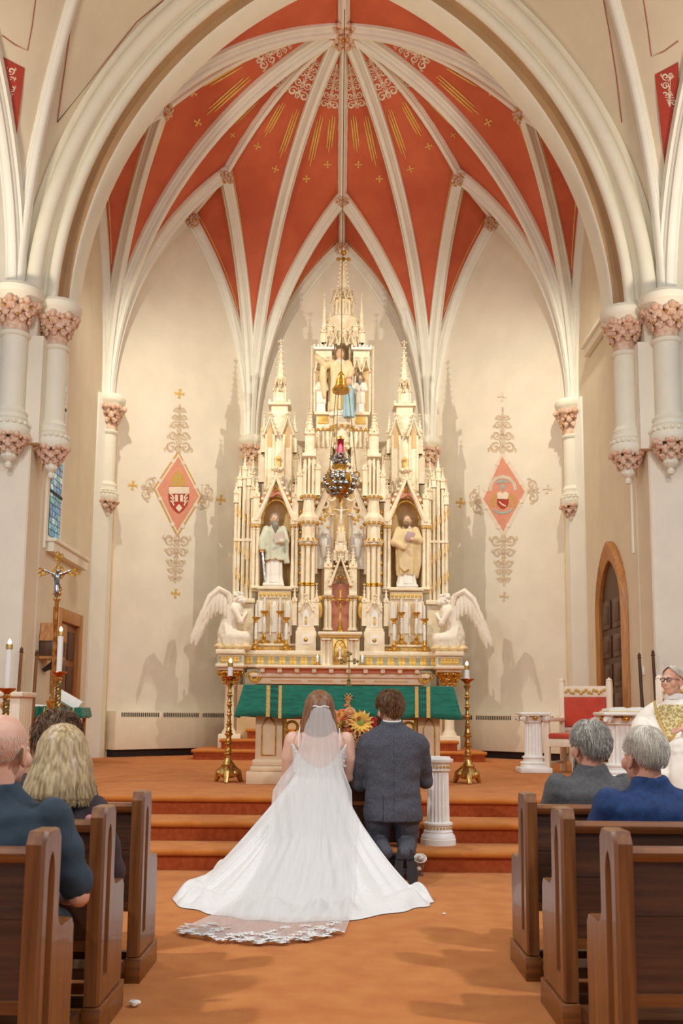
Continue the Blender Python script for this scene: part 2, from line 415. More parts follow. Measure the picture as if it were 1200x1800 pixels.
# gold line down the wall side of the wall ribs
for s in (-1, 1):
    for S, W, inn in ((C1[s], WC, None), (C1[s], WL[s], None), (L1[s], WL[s], None)):
        pts, nr = arc_up(S, W, 26); pts = [p+q*.14+Vector((0, -.02, 0)) for p, q in zip(pts, nr)]
        MB().tube(pts, .012, 5).build('gold_line', 'gold_paint', ceil)
def boss(c, r, nrm=(0, -.4, -1)):
    c = Vector(c); q = Vector(nrm).normalized().to_track_quat('Z', 'Y').to_matrix().to_4x4(); mb = MB()
    mb.lathe((0, 0, 0), [(r*.75, -.12), (r*.8, .0), (r*.55, .06), (0, .07)], 16)
    for ring, (n, rr, rad, h) in enumerate(((10, .82, .26, .02), (8, .5, .22, .06), (5, .22, .16, .1))):
        for i in range(n):
            a = 2*PI*(i+.5*ring)/n; mb.sph((rr*r*math.cos(a), rr*r*math.sin(a), h), (rad*r, rad*r, rad*r*.8), 8, 5)
    mb.xf(Matrix.Translation(c) @ q)
    o = mb.build('boss', 'capital_pink', ceil)
    m2 = MB().sph((0, 0, .12), r*.2, 8, 5)
    for i in range(10):
        a = 2*PI*(i+.25)/10; m2.sph((r*.72*math.cos(a), r*.72*math.sin(a), .06), r*.09, 6, 4)
    m2.xf(Matrix.Translation(c) @ q); m2.build('gilded_bead', 'gilt', o)
boss(AX+Vector((0, 0, -.16)), .26); boss(RC+Vector((0, 0, -.14)), .15); boss(WC+Vector((0, -.15, -.16)), .14, (0, -1, -.4))
for s in (-1, 1):
    boss(RL[s]+Vector((0, 0, -.14)), .17); boss(WL[s]+Vector((-s*.1, -.1, -.16)), .15, (-s*.7, -.8, -.5)); boss(RS[s]+Vector((0, 0, -.14)), .17, (-s*.5, -.5, -1))
# ---------------- painted stencils in the vault cells
def spiral(cx, cy, r, turns, a0, dirn=1, n=16, r1=.25):
    return [(cx+r*(1-(1-r1)*i/n)*math.cos(a0+dirn*turns*2*PI*i/n), cy+r*(1-(1-r1)*i/n)*math.sin(a0+dirn*turns*2*PI*i/n)) for i in range(n+1)]
def ornament(sf, parent, base, tip, w0, w1, mat='stencil', name='stencil_ornament', k=1.0):
    # upright scroll ornament: pairs of spirals that shrink towards the tip
    bx, by = base; tx, ty = tip; dx, dy = tx-bx, ty-by; L = math.hypot(dx, dy); ux, uy = dx/L, dy/L; nx, ny = -uy, ux; mb = MB()
    def st(pts, w): sf.ribbon(mb, [(bx+ux*y+nx*x, by+uy*y+ny*x) for x, y in pts], w*k, .01, True)
    y = 0; row = 0
    while y < L*.86:
        w = w0+(w1-w0)*y/L; r = .40*w
        for m in (-1, 1):
            st([(m*a, b) for a, b in spiral(.52*w, y+.42*w, r, 1.25, -2.6 if row % 2 else 2.4, 1 if row % 2 else -1, 16, .2)], w*.17)
            st([(m*.08*w, y), (m*.18*w, y+.3*w), (m*.06*w, y+.62*w), (m*.2*w, y+.95*w)], w*.13)
            st([(m*.95*w, y+.1*w), (m*1.02*w, y+.3*w), (m*.86*w, y+.44*w)], w*.12)
        st([(-.3*w, y+.45*w), (0, y+.5*w), (.3*w, y+.45*w)], w*.12)
        y += .98*w; row += 1
    st([(0, 0), (0, L*.5), (0, L*.96)], w1*.16)
    st([(0, L*.9), (0, L)], w1*.5)
    if mb.f: mb.build(name, mat, parent)
def rays(sf, parent, a, b, w, n=3):
    # gold ray bundle from a to b (three thin bars of unequal length)
    dx, dy = b[0]-a[0], b[1]-a[1]; L = math.hypot(dx, dy); nx, ny = -dy/L, dx/L
    for i, (o, f0, f1) in enumerate(((-1, .02, .86), (0, 0, 1), (1, .1, .9))):
        mb = MB(); sf.ribbon(mb, [(a[0]+dx*f+nx*o*w, a[1]+dy*f+ny*o*w) for f in np.linspace(f0, f1, 7)], w*.62, .01, True)
        if mb.f: mb.build('gold_ray', 'gold_paint', parent)
def cross(sf, parent, c, r, ang=0, mat='gold_paint', name='gold_cross'):
    mb = MB(); ca, sa = math.cos(ang), math.sin(ang)
    for d in ((1, 0), (0, 1), (-1, 0), (0, -1)):
        pts = [(c[0]+r*(d[0]*t*ca-d[1]*t*sa), c[1]+r*(d[0]*t*sa+d[1]*t*ca)) for t in (0.0, .5, 1)]
        h = [(.16, 0), (.16, .5), (.34, 1)]
        L = []; R_ = []
        for (t, (wd, _)) in zip((0.0, .5, 1), h):
            x, y = d[0]*t, d[1]*t; px_, py_ = -d[1]*wd, d[0]*wd
            for lst, sg in ((L, 1), (R_, -1)):
                xx, yy = x+sg*px_, y+sg*py_; lst.append(sf.hit(c[0]+r*(xx*ca-yy*sa), c[1]+r*(xx*sa+yy*ca), .011))
        if all(q is not None for q in L+R_): mb.grid([L, R_])
    if mb.f: mb.build(name, mat, parent)
CX = 602.5
def mir(p, s): return p if s < 0 else (2*CX-p[0], p[1])
for s in (-1, 1):
    k = 'l' if s < 0 else 'r'
    def q(*a): return [mir(p, s) for p in a]
    # cell beside the centre ridge
    sf, w = SURF[k+'c2'], webs[k+'c2']
    b, t = q((577, 190), (592, 112)); ornament(sf, w, b, t, 17, 8)
    for a, b in (((563, 203), (544, 292)), ((584, 203), (577, 268))): a, b = q(a, b); rays(sf, w, a, b, 4.2)
    cross(sf, w, mir((575, 289), s), 6); cross(sf, w, mir((538, 314), s), 6)
    # cell to the next ridge
    sf, w = SURF[k+'d1'], webs[k+'d1']
    b, t = q((520, 172), (556, 102)); ornament(sf, w, b, t, 21, 9)
    for a, b in (((522, 192), (492, 278)), ((498, 180), (465, 240))): a, b = q(a, b); rays(sf, w, a, b, 4.2)
    cross(sf, w, mir((452, 257), s), 6, .3*-s); cross(sf, w, mir((484, 297), s), 6, .3*-s)
    sf, w = SURF[k+'e2'], webs[k+'e2']
    b, t = q((478, 146), (520, 108)); ornament(sf, w, b, t, 13, 5)
    a, b = q((452, 175), (405, 222)); rays(sf, w, a, b, 3.2); cross(sf, w, mir((408, 237), s), 5, .6*-s)
    sf, w = SURF[k+'f1'], webs[k+'f1']
    b, t = q((450, 109), (512, 74)); ornament(sf, w, b, t, 20, 8)
    for a, b in (((438, 134), (363, 201)), ((424, 112), (358, 151))): a, b = q(a, b); rays(sf, w, a, b, 5)
    cross(sf, w, mir((339, 163), s), 7, .5*-s); cross(sf, w, mir((347, 215), s), 7, .5*-s)
# ---------------- chancel arch and the nave vault springing
ACX, AR = 2.36, 6.31        # pointed arch, half span 3.95
def arch_pts(s, dr, Y, n=30, z0=ZS):
    R = AR+dr; a1 = math.acos(ACX/R); return [Vector((s*(-ACX+R*math.cos(a1*i/n))*1.0, Y, z0+R*math.sin(a1*i/n))) for i in range(n+1)]
arch = thing('trim_1', (0, 14.2, ZS), 'broad moulded cream chancel arch framing the apse', kind='structure')
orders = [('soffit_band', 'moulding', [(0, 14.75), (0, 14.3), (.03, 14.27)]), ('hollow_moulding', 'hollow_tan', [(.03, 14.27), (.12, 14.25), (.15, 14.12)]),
          ('roll_moulding', 'moulding', [(.15, 14.12), (.13, 14.06), (.15, 14.0), (.21, 13.97), (.27, 14.0), (.29, 14.05)]),
          ('fillet_moulding', 'moulding', [(.29, 14.05), (.33, 14.03), (.34, 13.95)]),
          ('roll_moulding', 'moulding', [(.34, 13.95), (.33, 13.88), (.38, 13.81), (.46, 13.79), (.53, 13.83), (.56, 13.9), (.60, 13.92), (.66, 13.9), (.70, 13.94), (.72, 14.1)])]
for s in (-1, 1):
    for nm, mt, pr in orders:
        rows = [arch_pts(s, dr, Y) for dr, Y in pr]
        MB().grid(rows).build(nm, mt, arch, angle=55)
nave = thing('ceiling', (0, 13.8, ZS), 'cream nave vault springing beside the chancel arch with red outlined panels', kind='structure')
for s in (-1, 1):
    SN = Vector((s*4.62, 13.86, ZS))
    A = arch_pts(s, .68, 13.92)
    B, Bn = arc_up(SN, (0, 8.6, 13.9), 30)
    C_, Cn = arc_up(SN, (s*4.9, 9.9, 11.2), 30)
    k = 'nl' if s < 0 else 'nr'
    for key, (U, V) in ((k+'1', (A, B)), (k+'2', (B, C_))):
        rows = [[U[i].lerp(V[i], j/10) for j in range(11)] for i in range(31)]
        mb = MB().grid(rows); webs[key] = mb.build('web', 'plaster_tan', nave); SURF[key] = Surf(mb.v, mb.f, (0, 4, 6))
    MB().sweep(B, [(a*.9, b*.75) for a, b in RP], Bn).build('rib', 'rib_cream', nave, angle=50)
    MB().sweep(C_, [(a*1.1, b*.9) for a, b in RP], Cn).build('rib', 'rib_cream', nave, angle=50)
    # walls beside the arch, facing the nave
    MB().box(*sorted((s*4.34, s*9.0)), 13.98, 14.4, 0, ZS+.3).build('wall_nave_left' if s < 0 else 'wall_nave_right', 'plaster', smooth=False, keep=True)
    o = bpy.data.objects['wall_nave_left' if s < 0 else 'wall_nave_right']; tag(o, 'cream wall pier facing the nave '+('beside the processional cross' if s < 0 else 'behind the seated priest'), kind='structure')
    tag(MB().box(*sorted((s*4.75, s*9.0)), 14.0, 14.4, ZS+.3, 14.5).build('wall_upper_left' if s < 0 else 'wall_upper_right', 'plaster', smooth=False, keep=True), 'cream upper nave wall behind the vault on the '+('left' if s < 0 else 'right'), kind='structure')
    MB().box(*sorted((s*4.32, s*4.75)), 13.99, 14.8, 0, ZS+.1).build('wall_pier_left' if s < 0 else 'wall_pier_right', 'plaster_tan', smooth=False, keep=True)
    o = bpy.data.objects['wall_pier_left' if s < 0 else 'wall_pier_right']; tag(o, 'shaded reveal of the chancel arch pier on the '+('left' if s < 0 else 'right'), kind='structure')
# red outlined panels and darts
CN = 597
def mirn(p, s): return p if s < 0 else (2*CN-p[0], p[1]+4)
for s in (-1, 1):
    k = 'nl' if s < 0 else 'nr'; mb = MB(); sf = SURF[k+'1']
    if s < 0: ln = [(287, 0), (240, 38), (195, 95), (150, 172), (115, 235), (93, 275), (100, 215), (112, 130), (122, 60), (132, 0)]
    else: ln = [(908, 0), (955, 48), (1000, 104), (1042, 170), (1075, 228), (1097, 270), (1093, 215), (1083, 130), (1072, 60), (1061, 0)]
    sf.ribbon(mb, ln, 1.6); mb.build('painted_line', 'paint_line', webs[k+'1'])
    sf = SURF[k+'2']; mb = MB()
    ln = [(62, 0), (56, 45), (48, 89), (25, 78), (3, 62)] if s < 0 else [(1131, 0), (1138, 45), (1145, 99), (1166, 91), (1192, 72)]
    sf.ribbon(mb, ln, 1.6)
    if mb.f: mb.build('painted_line', 'paint_line', webs[k+'2'])
    mb = MB()
    pl = [(23, 284), (43, 120), (2, 98), (2, 190)] if s < 0 else [(1168, 289), (1151, 131), (1192, 109), (1194, 190)]
    sf.poly(mb, pl, .008); 
    if mb.f: mb.build('painted_dart', 'paint_red', webs[k+'2'])
    if s < 0: ornament(sf, webs[k+'2'], (10, 118), (17, 232), 17, 9)
    else: ornament(sf, webs[k+'2'], (1179, 128), (1174, 238), 17, 9)
# ---------------- shafts, capitals and corbels
def leaf_mass(mb, c, r0, r1, h, n, seed, a0=0, a1=2*PI):
    rnd = random.Random(seed)
    for row in range(3):
        f = (row+.5)/3; r = r0+(r1-r0)*f
        for i in range(n):
            a = a0+(a1-a0)*(i+.5*(row % 2))/n; z = c[2]+h*f
            R = Matrix.Rotation(a, 3, 'Z')
            q = (c[0]+r*math.cos(a), c[1]+r*math.sin(a), z)
            e = .16*h*(1+.4*row)
            mb.sph(q, (e*.7, e*.95, e*1.25), 7, 5, R)
            for m in (-1, 1): mb.sph((q[0]-math.sin(a)*e*m*.8+math.cos(a)*e*.4, q[1]+math.cos(a)*e*m*.8+math.sin(a)*e*.4, z+e*(.5-rnd.random()*.6)), e*.5, 6, 4)
            if row == 2:
                mb.sph((q[0]+math.cos(a)*e*.7, q[1]+math.sin(a)*e*.7, z+e*.35), e*.7, 7, 5)
def shaft(name, x, y, zc0, zc1, r, corb_h, label, abac=.15, corbel=True, zcap=.42, scale=1.0):
    """capital from zc1-zcap to zc1, shaft below to zc0, corbel under it"""
    t = thing(name, (x, y, zc0-corb_h), label, kind='structure')
    ab = r+abac
    MB().lathe((x, y, zc1), [(ab*.72, -.03), (ab*.8, .0), (ab*.86, .05), (ab*.95, .075), (ab, .12), (ab, .17), (ab*.93, .2), (ab*.9, .22)], 28).build('abacus', 'moulding', t, angle=30)
    MB().lathe((x, y, zc1-zcap), [(r*1.0, 0), (r*.98, zcap*.3), (r*1.1, zcap*.6), (r*1.35, zcap*.95)], 18, fl=12, fd=.12).build('capital_bell', 'capital_pink', t)
    mb = MB(); leaf_mass(mb, (x, y, zc1-zcap*.72), r*1.02, r*1.45, zcap*.72, 8, int(abs(x)*99)); mb.build('capital_foliage', 'capital_pink', t)
    m2 = MB()
    for i in range(9):
        a = 2*PI*(i+.3)/9; m2.sph((x+r*1.5*math.cos(a), y+r*1.5*math.sin(a), zc1-zcap*(.25+.3*(i % 2))), r*.13, 6, 4)
    m2.build('gilding', 'gilt', t)
    z1 = zc1-zcap
    MB().lathe((x, y, z1), [(r*1.05, -.08), (r*1.18, -.06), (r*1.22, -.03), (r*1.12, -.01), (r*1.0, 0)], 24).build('astragal', 'moulding', t)
    MB().lathe((x, y, 0), [(r, zc0), (r, z1-.06)], 24).build('shaft', 'moulding', t)
    MB().lathe((x, y, zc0), [(r*1.2, -.1), (r*1.35, -.06), (r*1.2, 0), (r*1.28, .04), (r*1.06, .09), (r, .11)], 24).build('shaft_base', 'moulding', t)
    if corbel:
        h = corb_h
        mb = MB().lathe((x, y, zc0), [(r*1.3, -h*.42), (r*1.5, -h*.34), (r*1.5, -h*.24), (r*1.36, -h*.2), (r*1.42, -.1), (r*1.2, -.09)], 24)
        for i in range(18):
            a = 2*PI*i/18; mb.sph((x+r*1.4*math.cos(a), y+r*1.4*math.sin(a), zc0-h*.17), r*.2, 6, 4)
        mb.build('corbel_ring', 'moulding', t)
        mb = MB(); leaf_mass(mb, (x, y, zc0-h*.72), r*.7, r*1.25, h*.33, 7, int(abs(x)*77)); mb.build('corbel_foliage', 'capital_pink', t)
        MB().lathe((x, y, zc0), [(0, -h), (r*.22, -h*.985), (r*.3, -h*.93), (r*.18, -h*.88), (r*.5, -h*.83), (r*.62, -h*.78), (r*.55, -h*.72), (r*.66, -h*.7), (r*.9, -h*.45)], 20, fl=10, fd=.08).build('corbel_drop', 'moulding', t)
    return t
for s in (-1, 1):
    w = 'left' if s < 0 else 'right'
    shaft('wall_shaft', s*4.1, 14.22, 5.28, 6.93, .155, .72, f'cream corbelled shaft with pink leaf capital under the chancel arch, {w}', .18, scale=1)
    shaft('wall_shaft', s*4.58, 13.82, 5.36, 6.98, .175, .75, f'thicker corbelled shaft under the nave vault rib, {w}', .2)
    MB().box(*sorted((s*4.2, s*4.62)), 13.9, 14.2, 5.0, 6.55).build('wall_pilaster_'+w, 'plaster', smooth=False, keep=True); tag(bpy.data.objects['wall_pilaster_'+w], f'square pilaster between the two {w} corbelled shafts', kind='structure')
    # apse shafts
    q = Vector((s*4.17, 17.93, 0)); shaft('wall_shaft', q.x, q.y, 5.25, 6.72, .15, .62, f'apse corner shaft nearest the {w} chancel wall', .14)
    q = Vector((s*1.8, 20.6, 0)); shaft('wall_shaft', q.x, q.y, 3.4, 6.72, .15, .62, f'apse shaft behind the {w} side of the high altar', .14)
    # flat pilaster strips behind the apse shafts with gilded arris
    d = (C1[s]-L1[s]).normalized(); a = Vector((L1[s].x, L1[s].y, 0)); 
    mb = MB(); p0 = a+Vector((-s*.03, -.45, 0)); p1 = a+Vector((-s*.2, -.1, 0)); p2 = a+d*.26+Vector((-s*.05, -.06, 0)); p3 = a+d*.3; p4 = a+Vector((0, -.45, 0))
    ring = [p0, p1, p2, p3, a, p4]
    mb.add([Vector((p.x, p.y, 0)) for p in ring]+[Vector((p.x, p.y, ZS)) for p in ring], [(i, (i+1) % 6, (i+1) % 6+6, i+6) for i in range(6)])
    tag(mb.build('wall_pilaster_'+w, 'rib_cream', smooth=False, keep=True), f'pale corner pilaster of the apse, {w}', kind='structure')
    MB().tube([Vector((p2.x, p2.y, ZP)), Vector((p2.x, p2.y, ZS))], .013, 5).build('trim_2', 'gold_paint', keep=True)['kind'] = 'structure'
# ---------------- wall stencils
def wall_stencil(side):
    sf = WALLV['wall_apse_'+side]; par = bpy.data.objects['wall_apse_'+side]; ORG[par.name] = Vector((0, 0, 0))
    if side == 'left':
        T, R_, B, L_ = (313, 797), (352, 873), (311, 939), (272, 859); up = ((313, 797), (316, 711)); dn = ((311, 939), (307, 1024)); lf = ((270, 862), (248, 855)); rt = ((353, 872), (374, 878))
        cr = ((315, 692), (233, 853), (387, 878), (308, 1043)); mats = ['gold_paint']*4
    else:
        T, R_, B, L_ = (883, 797), (926, 864), (885, 940), (847, 878); up = ((883, 797), (884, 716)); dn = ((885, 940), (886, 1030)); lf = ((846, 880), (826, 886)); rt = ((927, 864), (945, 862))
        cr = ((883, 697), (962, 859), (810, 883), (886, 1048)); mats = ['stencil', 'stencil', 'gold_paint', 'stencil_edge']
    c = ((T[0]+B[0])/2, (T[1]+B[1])/2)
    def sc(p, f): return (c[0]+(p[0]-c[0])*f, c[1]+(p[1]-c[1])*f)
    mb = MB(); sf.poly(mb, [sc(p, 1.08) for p in (T, R_, B, L_)], .006); mb.build('diamond_border', 'gold_braid' if side == 'left' else 'stencil', par)
    mb = MB(); sf.poly(mb, [sc(p, 1.0) for p in (T, R_, B, L_)], .009); mb.build('diamond_edge', 'stencil', par)
    mb = MB(); sf.poly(mb, [sc(p, .92) for p in (T, R_, B, L_)], .012); mb.build('diamond_field', 'pink_panel', par)
    mb = MB()
    for a, b in ((T, R_), (R_, B), (B, L_), (L_, T)):
        for f in (.22, .78):
            x, y = a[0]+(b[0]-a[0])*f, a[1]+(b[1]-a[1])*f; sf.poly(mb, [(x+4*math.cos(t), y+4*math.sin(t)) for t in np.linspace(0, 2*PI, 9)[:-1]], .014)
    mb.build('diamond_foil', 'stencil', par)
    for (b, t), w0, w1 in ((up, 24, 8), (dn, 24, 9), (lf, 22, 12), (rt, 22, 12)):
        ornament(sf, par, b, t, w0, w1, 'stencil_edge', 'stencil_scroll', .95)
        ornament(sf, par, (b[0]-.8, b[1]-.8), (t[0]-.8, t[1]-.8), w0, w1, 'stencil_grey', 'stencil_scroll', .45)
    for p, m_ in zip(cr, mats): cross(sf, par, p, 8, .12, m_, 'stencil_cross')
    # coat of arms
    def pl(name, pts, mat, off, **k):
        mb = MB(); sf.poly(mb, pts, off, **k)
        if mb.f: mb.build(name, mat, par)
    cx, cy = c
    def shield(x, y, w, h): return [(x-w, y-h), (x+w, y-h), (x+w, y-h*.1), (x+w*.8, y+h*.4), (x+w*.4, y+h*.8), (x, y+h), (x-w*.4, y+h*.8), (x-w*.8, y+h*.4), (x-w, y-h*.1)]
    if side == 'left':
        pl('mitre', [(cx-13, 855), (cx-11, 840), (cx-5, 832), (cx, 826), (cx+6, 832), (cx+12, 842), (cx+13, 857)], 'gold_braid', .015)
        for x, y in ((0, 838), (0, 846), (-8, 850), (8, 851)): pl('mitre_gem', [(cx+x+1.6*math.cos(t), y+1.6*math.sin(t)) for t in np.linspace(0, 2*PI, 7)[:-1]], 'frieze_blue', .018)
        pl('shield', shield(cx+1, 879, 18, 24), 'paint_red', .02); pl('shield_chief', [(cx-17, 856), (cx+19, 856), (cx+19, 868), (cx-17, 868)], 'stencil', .024)
        for x in (-7, 9): cross(sf, par, (cx+x, 862), 4, 0, 'paint_red', 'shield_cross')
        for m in (-1, 1):
            for y in (872, 878, 884): 
                mb = MB(); sf.ribbon(mb, [(cx+1+m*15, y-4), (cx+1+m*11, y), (cx+1+m*9, y+5)], 2.4, .026); mb.build('shield_leaf', 'stencil', par)
            pl('shield_panel', [(cx+1+m*2, 870), (cx+1+m*7, 870), (cx+1+m*7, 882), (cx+1+m*2, 882)], 'stencil', .026)
        pl('shield_knot', [(cx+1, 886), (cx+7, 893), (cx+1, 900), (cx-5, 893)], 'stencil', .026)
    else:
        mb = MB(); sf.ribbon(mb, [(862, 864), (864, 850), (872, 841), (884, 838), (896, 841), (904, 850), (907, 862)], 6, .016); mb.build('scroll_ribbon', 'stencil_grey', par)
        mb = MB(); sf.ribbon(mb, [(873, 849), (884, 845), (894, 848)], 5, .018); mb.build('prelate_hat', 'frieze_blue', par)
        pl('hat_tassel', [(880, 852), (888, 852), (887, 861), (881, 861)], 'frieze_blue', .018)
        pl('crown', [(874, 868), (879, 864), (884, 868), (889, 864), (895, 868), (893, 878), (876, 878)], 'stencil', .02)
        pl('shield', shield(884.5, 886, 10, 9), 'paint_red', .02); 
        mb = MB(); sf.ribbon(mb, [(878, 882), (884, 887), (890, 890)], 2.2, .024); mb.build('shield_charge', 'stencil', par)
        for m in (-1, 1):
            for x in (12, 17, 21):
                mb = MB(); sf.ribbon(mb, [(885+m*(x-4), 868), (885+m*x, 880), (885+m*x, 891)], 2.2, .018); mb.build('tassel', 'gold_braid', par)
        mb = MB(); sf.ribbon(mb, [(868, 897), (876, 901), (885, 902), (894, 900), (901, 895)], 4, .018); mb.build('motto_ribbon', 'frieze_blue', par)
wall_stencil('left'); wall_stencil('right')
# ================================================================== HIGH ALTAR AND REREDOS
RX0 = .035
def hx(d, Y): return d*Y/1800.0*1.005
def rz(py, Y): return P(598, py, Y).z
for i, (hw, Y, z) in enumerate(((255, 17.42, ZP), (207, 17.8, ZP+.17), (162, 18.15, ZP+.34))):
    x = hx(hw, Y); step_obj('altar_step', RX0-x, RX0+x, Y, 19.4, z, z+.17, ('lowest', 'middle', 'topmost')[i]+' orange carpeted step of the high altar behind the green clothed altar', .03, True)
HA = thing('high_altar', (RX0, 18.9, ZP), 'tall ivory and gold gothic high altar with canopied niches and spires', 'altar')
def hb(name, dx0, dx1, py0, py1, Y0, Y1, mat='ivory', par=None, b=.012, both=False, **k):
    """box from photo half offsets (px from the axis at depth Y0) and heights"""
    for s in ((-1, 1) if both else (1,)):
        x0, x1 = hx(dx0, Y0)*s+RX0, hx(dx1, Y0)*s+RX0
        o = MB().box(min(x0, x1), max(x0, x1), Y0, Y1, rz(py1, Y0), rz(py0, Y0), b).build(name, mat, par or HA, **k)
    return o
# --- mensa, table and end piers
hb('altar_body', -178, 178, 1205, 1300, 18.5, 19.5, 'ivory_tan')
hb('step_moulding', -150, 150, 1191, 1203, 18.36, 19.0); hb('step_moulding', -157, 157, 1184, 1191, 18.3, 19.0); 
hb('cornice', -148, 148, 1169.5, 1175, 18.12, 19.0, b=.02); hb('cornice_soffit', -138, 138, 1175, 1184, 18.28, 19.0, 'pink_panel')
for d in range(-135, 136, 30): hb('dentil', d-4, d+4, 1175, 1183, 18.18, 18.4, par=HA)
for dd in ((-120, -68), (-56, -12), (2, 44), (60, 118)): hb('gold_inlay', dd[0], dd[1], 1196, 1198.5, 18.352, 18.37, 'niche_tan', b=0)
hb('retable_shelf', -214, 214, 1144, 1152, 18.45, 19.5, b=.02); hb('retable_shelf', -208, 208, 1152, 1155, 18.5, 19.4)
fr = hb('frieze', -204, 204, 1155, 1169, 18.52, 19.4, 'frieze_blue'); hb('retable_foot', -210, 210, 1169, 1174, 18.46, 19.4)
for d in range(-196, 197, 19):
    if abs(d) < 34: continue
    x = RX0+hx(d, 18.5); z = rz(1162, 18.5); mb = MB()
    for a in range(4):
        q = a*PI/2+PI/4; mb.sph((x+.045*math.cos(q), 18.515, z+.045*math.sin(q)), (.042, .012, .042), 8, 5)
    mb.build('quatrefoil', 'gold_paint', fr)
for s in (-1, 1):
    x = RX0+s*hx(190, 18.3)
    def bx_(name, hw, py0, py1, Yf, mat='ivory', par=None): return MB().box(x-hx(hw, Yf), x+hx(hw, Yf), Yf, 19.2, rz(py1, Yf), rz(py0, Yf), .012).build(name, mat, par or HA)
    bx_('pedestal_cap', 25, 1143, 1151, 18.1); bx_('pedestal_block', 22, 1151, 1168, 18.16, 'ivory'); bx_('pedestal_foot', 25, 1168, 1174, 18.1); bx_('pedestal_foot', 21, 1174, 1180, 18.2)
    f = bx_('frieze', 20.5, 1155, 1166, 18.145, 'frieze_blue')
    for d in (-11, 0, 11):
        mb = MB()
        for a in range(4): mb.sph((x+hx(d, 18.1)+.035*math.cos(a*PI/2+PI/4), 18.14, rz(1160.5, 18.14)+.035*math.sin(a*PI/2+PI/4)), (.034, .01, .034), 8, 5)
        mb.build('quatrefoil', 'gold_paint', f)
    # supporting column with gilt leaf capital
    c = (x+s*hx(2, 18.4), 18.45); z0, z1 = rz(1296, 18.45), rz(1180, 18.45)
    col = MB().lathe((c[0], c[1], 0), [(.13, z0), (.13, z0+.08), (.1, z0+.12), (.085, z0+.16), (.08, z1-.3), (.1, z1-.28), (.085, z1-.25), (.15, z1-.05), (.19, z1)], 18).build('column', 'ivory', HA)
    mb = MB(); leaf_mass(mb, (c[0], c[1], z1-.25), .1, .17, .22, 8, 5); mb.build('capital', 'gilt', col)
    MB().box(x-.2, x+.2, 18.3, 19.1, ZP, rz(1292, 18.3), .015).build('pier_base', 'ivory', HA); MB().box(x-.14, x+.14, 18.7, 19.2, rz(1292, 18.7), rz(1180, 18.7), .01).build('pier', 'ivory', HA)
    # scroll bracket beside the column
    mb = MB()
    for sg, r in ((1, .1), (.6, .06)):
        mb.tube([(x-s*.42+s*r*1.3*(1-.5*t)*math.cos(PI*2.2*t), 18.33, rz(1192, 18.3)+r*(1-.5*t)*math.sin(PI*2.2*t)) for t in np.linspace(0, 1, 16)], .024, 6)
    mb.build('scroll_bracket', 'gilt', HA)
# --- gothic parts
def crockets(mb, a, b, n, r, out):
    for i in range(n):
        t = (i+.5)/n; p = Vector(a).lerp(Vector(b), t); mb.sph((p.x+out[0], p.y+out[1], p.z), (r, r*.8, r*.8), 6, 4)
def finial(mb, x, y, z, r):
    mb.lathe((x, y, z), [(r*.25, 0), (r*.3, r*.6), (r*.7, r*.9), (r*.3, r*1.2), (r*.25, r*1.6), (0, r*2.6)], 8)
    for i in range(4):
        a = i*PI/2; mb.sph((x+r*.8*math.cos(a), y+r*.8*math.sin(a), z+r*1.35), r*.42, 6, 4)
def pinnacle(x, y, z0, zt, w, shaft=.5, name='pinnacle', gold=True, par=None, n=5):
    """square shaft with gablets, crocketed spire and finial"""
    par = par or HA; H = zt-z0; zs = z0+H*shaft; mb = MB()
    mb.box(x-w/2, x+w/2, y-w/2, y+w/2, z0, zs); mb.box(x-w*.62, x+w*.62, y-w*.62, y+w*.62, z0, z0+w*.3); mb.box(x-w*.6, x+w*.6, y-w*.6, y+w*.6, zs-w*.18, zs)
    for s in (-1, 1):       # recessed look: corner rolls
        mb.tube([(x+s*w*.5, y-w*.5, z0+w*.3), (x+s*w*.5, y-w*.5, zs)], w*.11, 6)
    g = w*.95
    mb.prism([(x-w*.6, zs), (x+w*.6, zs), (x, zs+g)], y-w*.62, y+w*.62); mb.prismx([(y-w*.6, zs), (y+w*.6, zs), (y, zs+g)], x-w*.62, x+w*.62)
    mb.pyr((x, y, zs+w*.2), w*.78, zt-zs-w*.2-w*.5); 
    hz = zt-zs-w*.7
    for sx in (-1, 1):
        for sy in (-1, 1): crockets(mb, (x+sx*w*.4, y+sy*w*.4, zs+w*.5), (x+sx*w*.04, y+sy*w*.04, zs+w*.2+hz*.96), n, w*.13, (sx*w*.05, sy*w*.05))
    finial(mb, x, y, zt-w*.75, w*.3)
    o = mb.build(name, 'ivory', par, smooth=True, angle=35)
    if gold:
        m2 = MB()
        for sx in (-1, 0, 1): m2.sph((x+sx*w*.55, y-w*.6, zs-w*.1 if sx else zs+g*.4), w*.13, 6, 4)
        m2.box(x-w*.5, x+w*.5, y-w*.64, y-w*.6, zs-w*.08, zs-w*.02); m2.build('gilding', 'gilt', o)
    return o
def column(x, y, z0, z1, r, cap=.14, name='column', par=None, bands=()):
    o = MB().lathe((x, y, 0), [(r*1.7, z0), (r*1.7, z0+r*.8), (r*1.25, z0+r*1.4), (r, z0+r*2), (r, z1-cap), (r*1.3, z1-cap+.01), (r*1.1, z1-cap+.03), (r*1.7, z1-.03), (r*1.9, z1-.03), (r*1.9, z1)], 14).build(name, 'ivory', par or HA)
    mb = MB()
    for i in range(9):
        a = 2*PI*i/9
        mb.sph((x+r*1.45*math.cos(a), y+r*1.45*math.sin(a), z1-cap*.42), (r*.42, r*.42, cap*.33), 6, 5)
    for bz in bands: MB().lathe((x, y, bz), [(r*1.02, -.02), (r*1.2, 0), (r*1.02, .02)], 14).build('gold_ring', 'gilt', o)
    mb.build('capital', 'gilt', o); return o
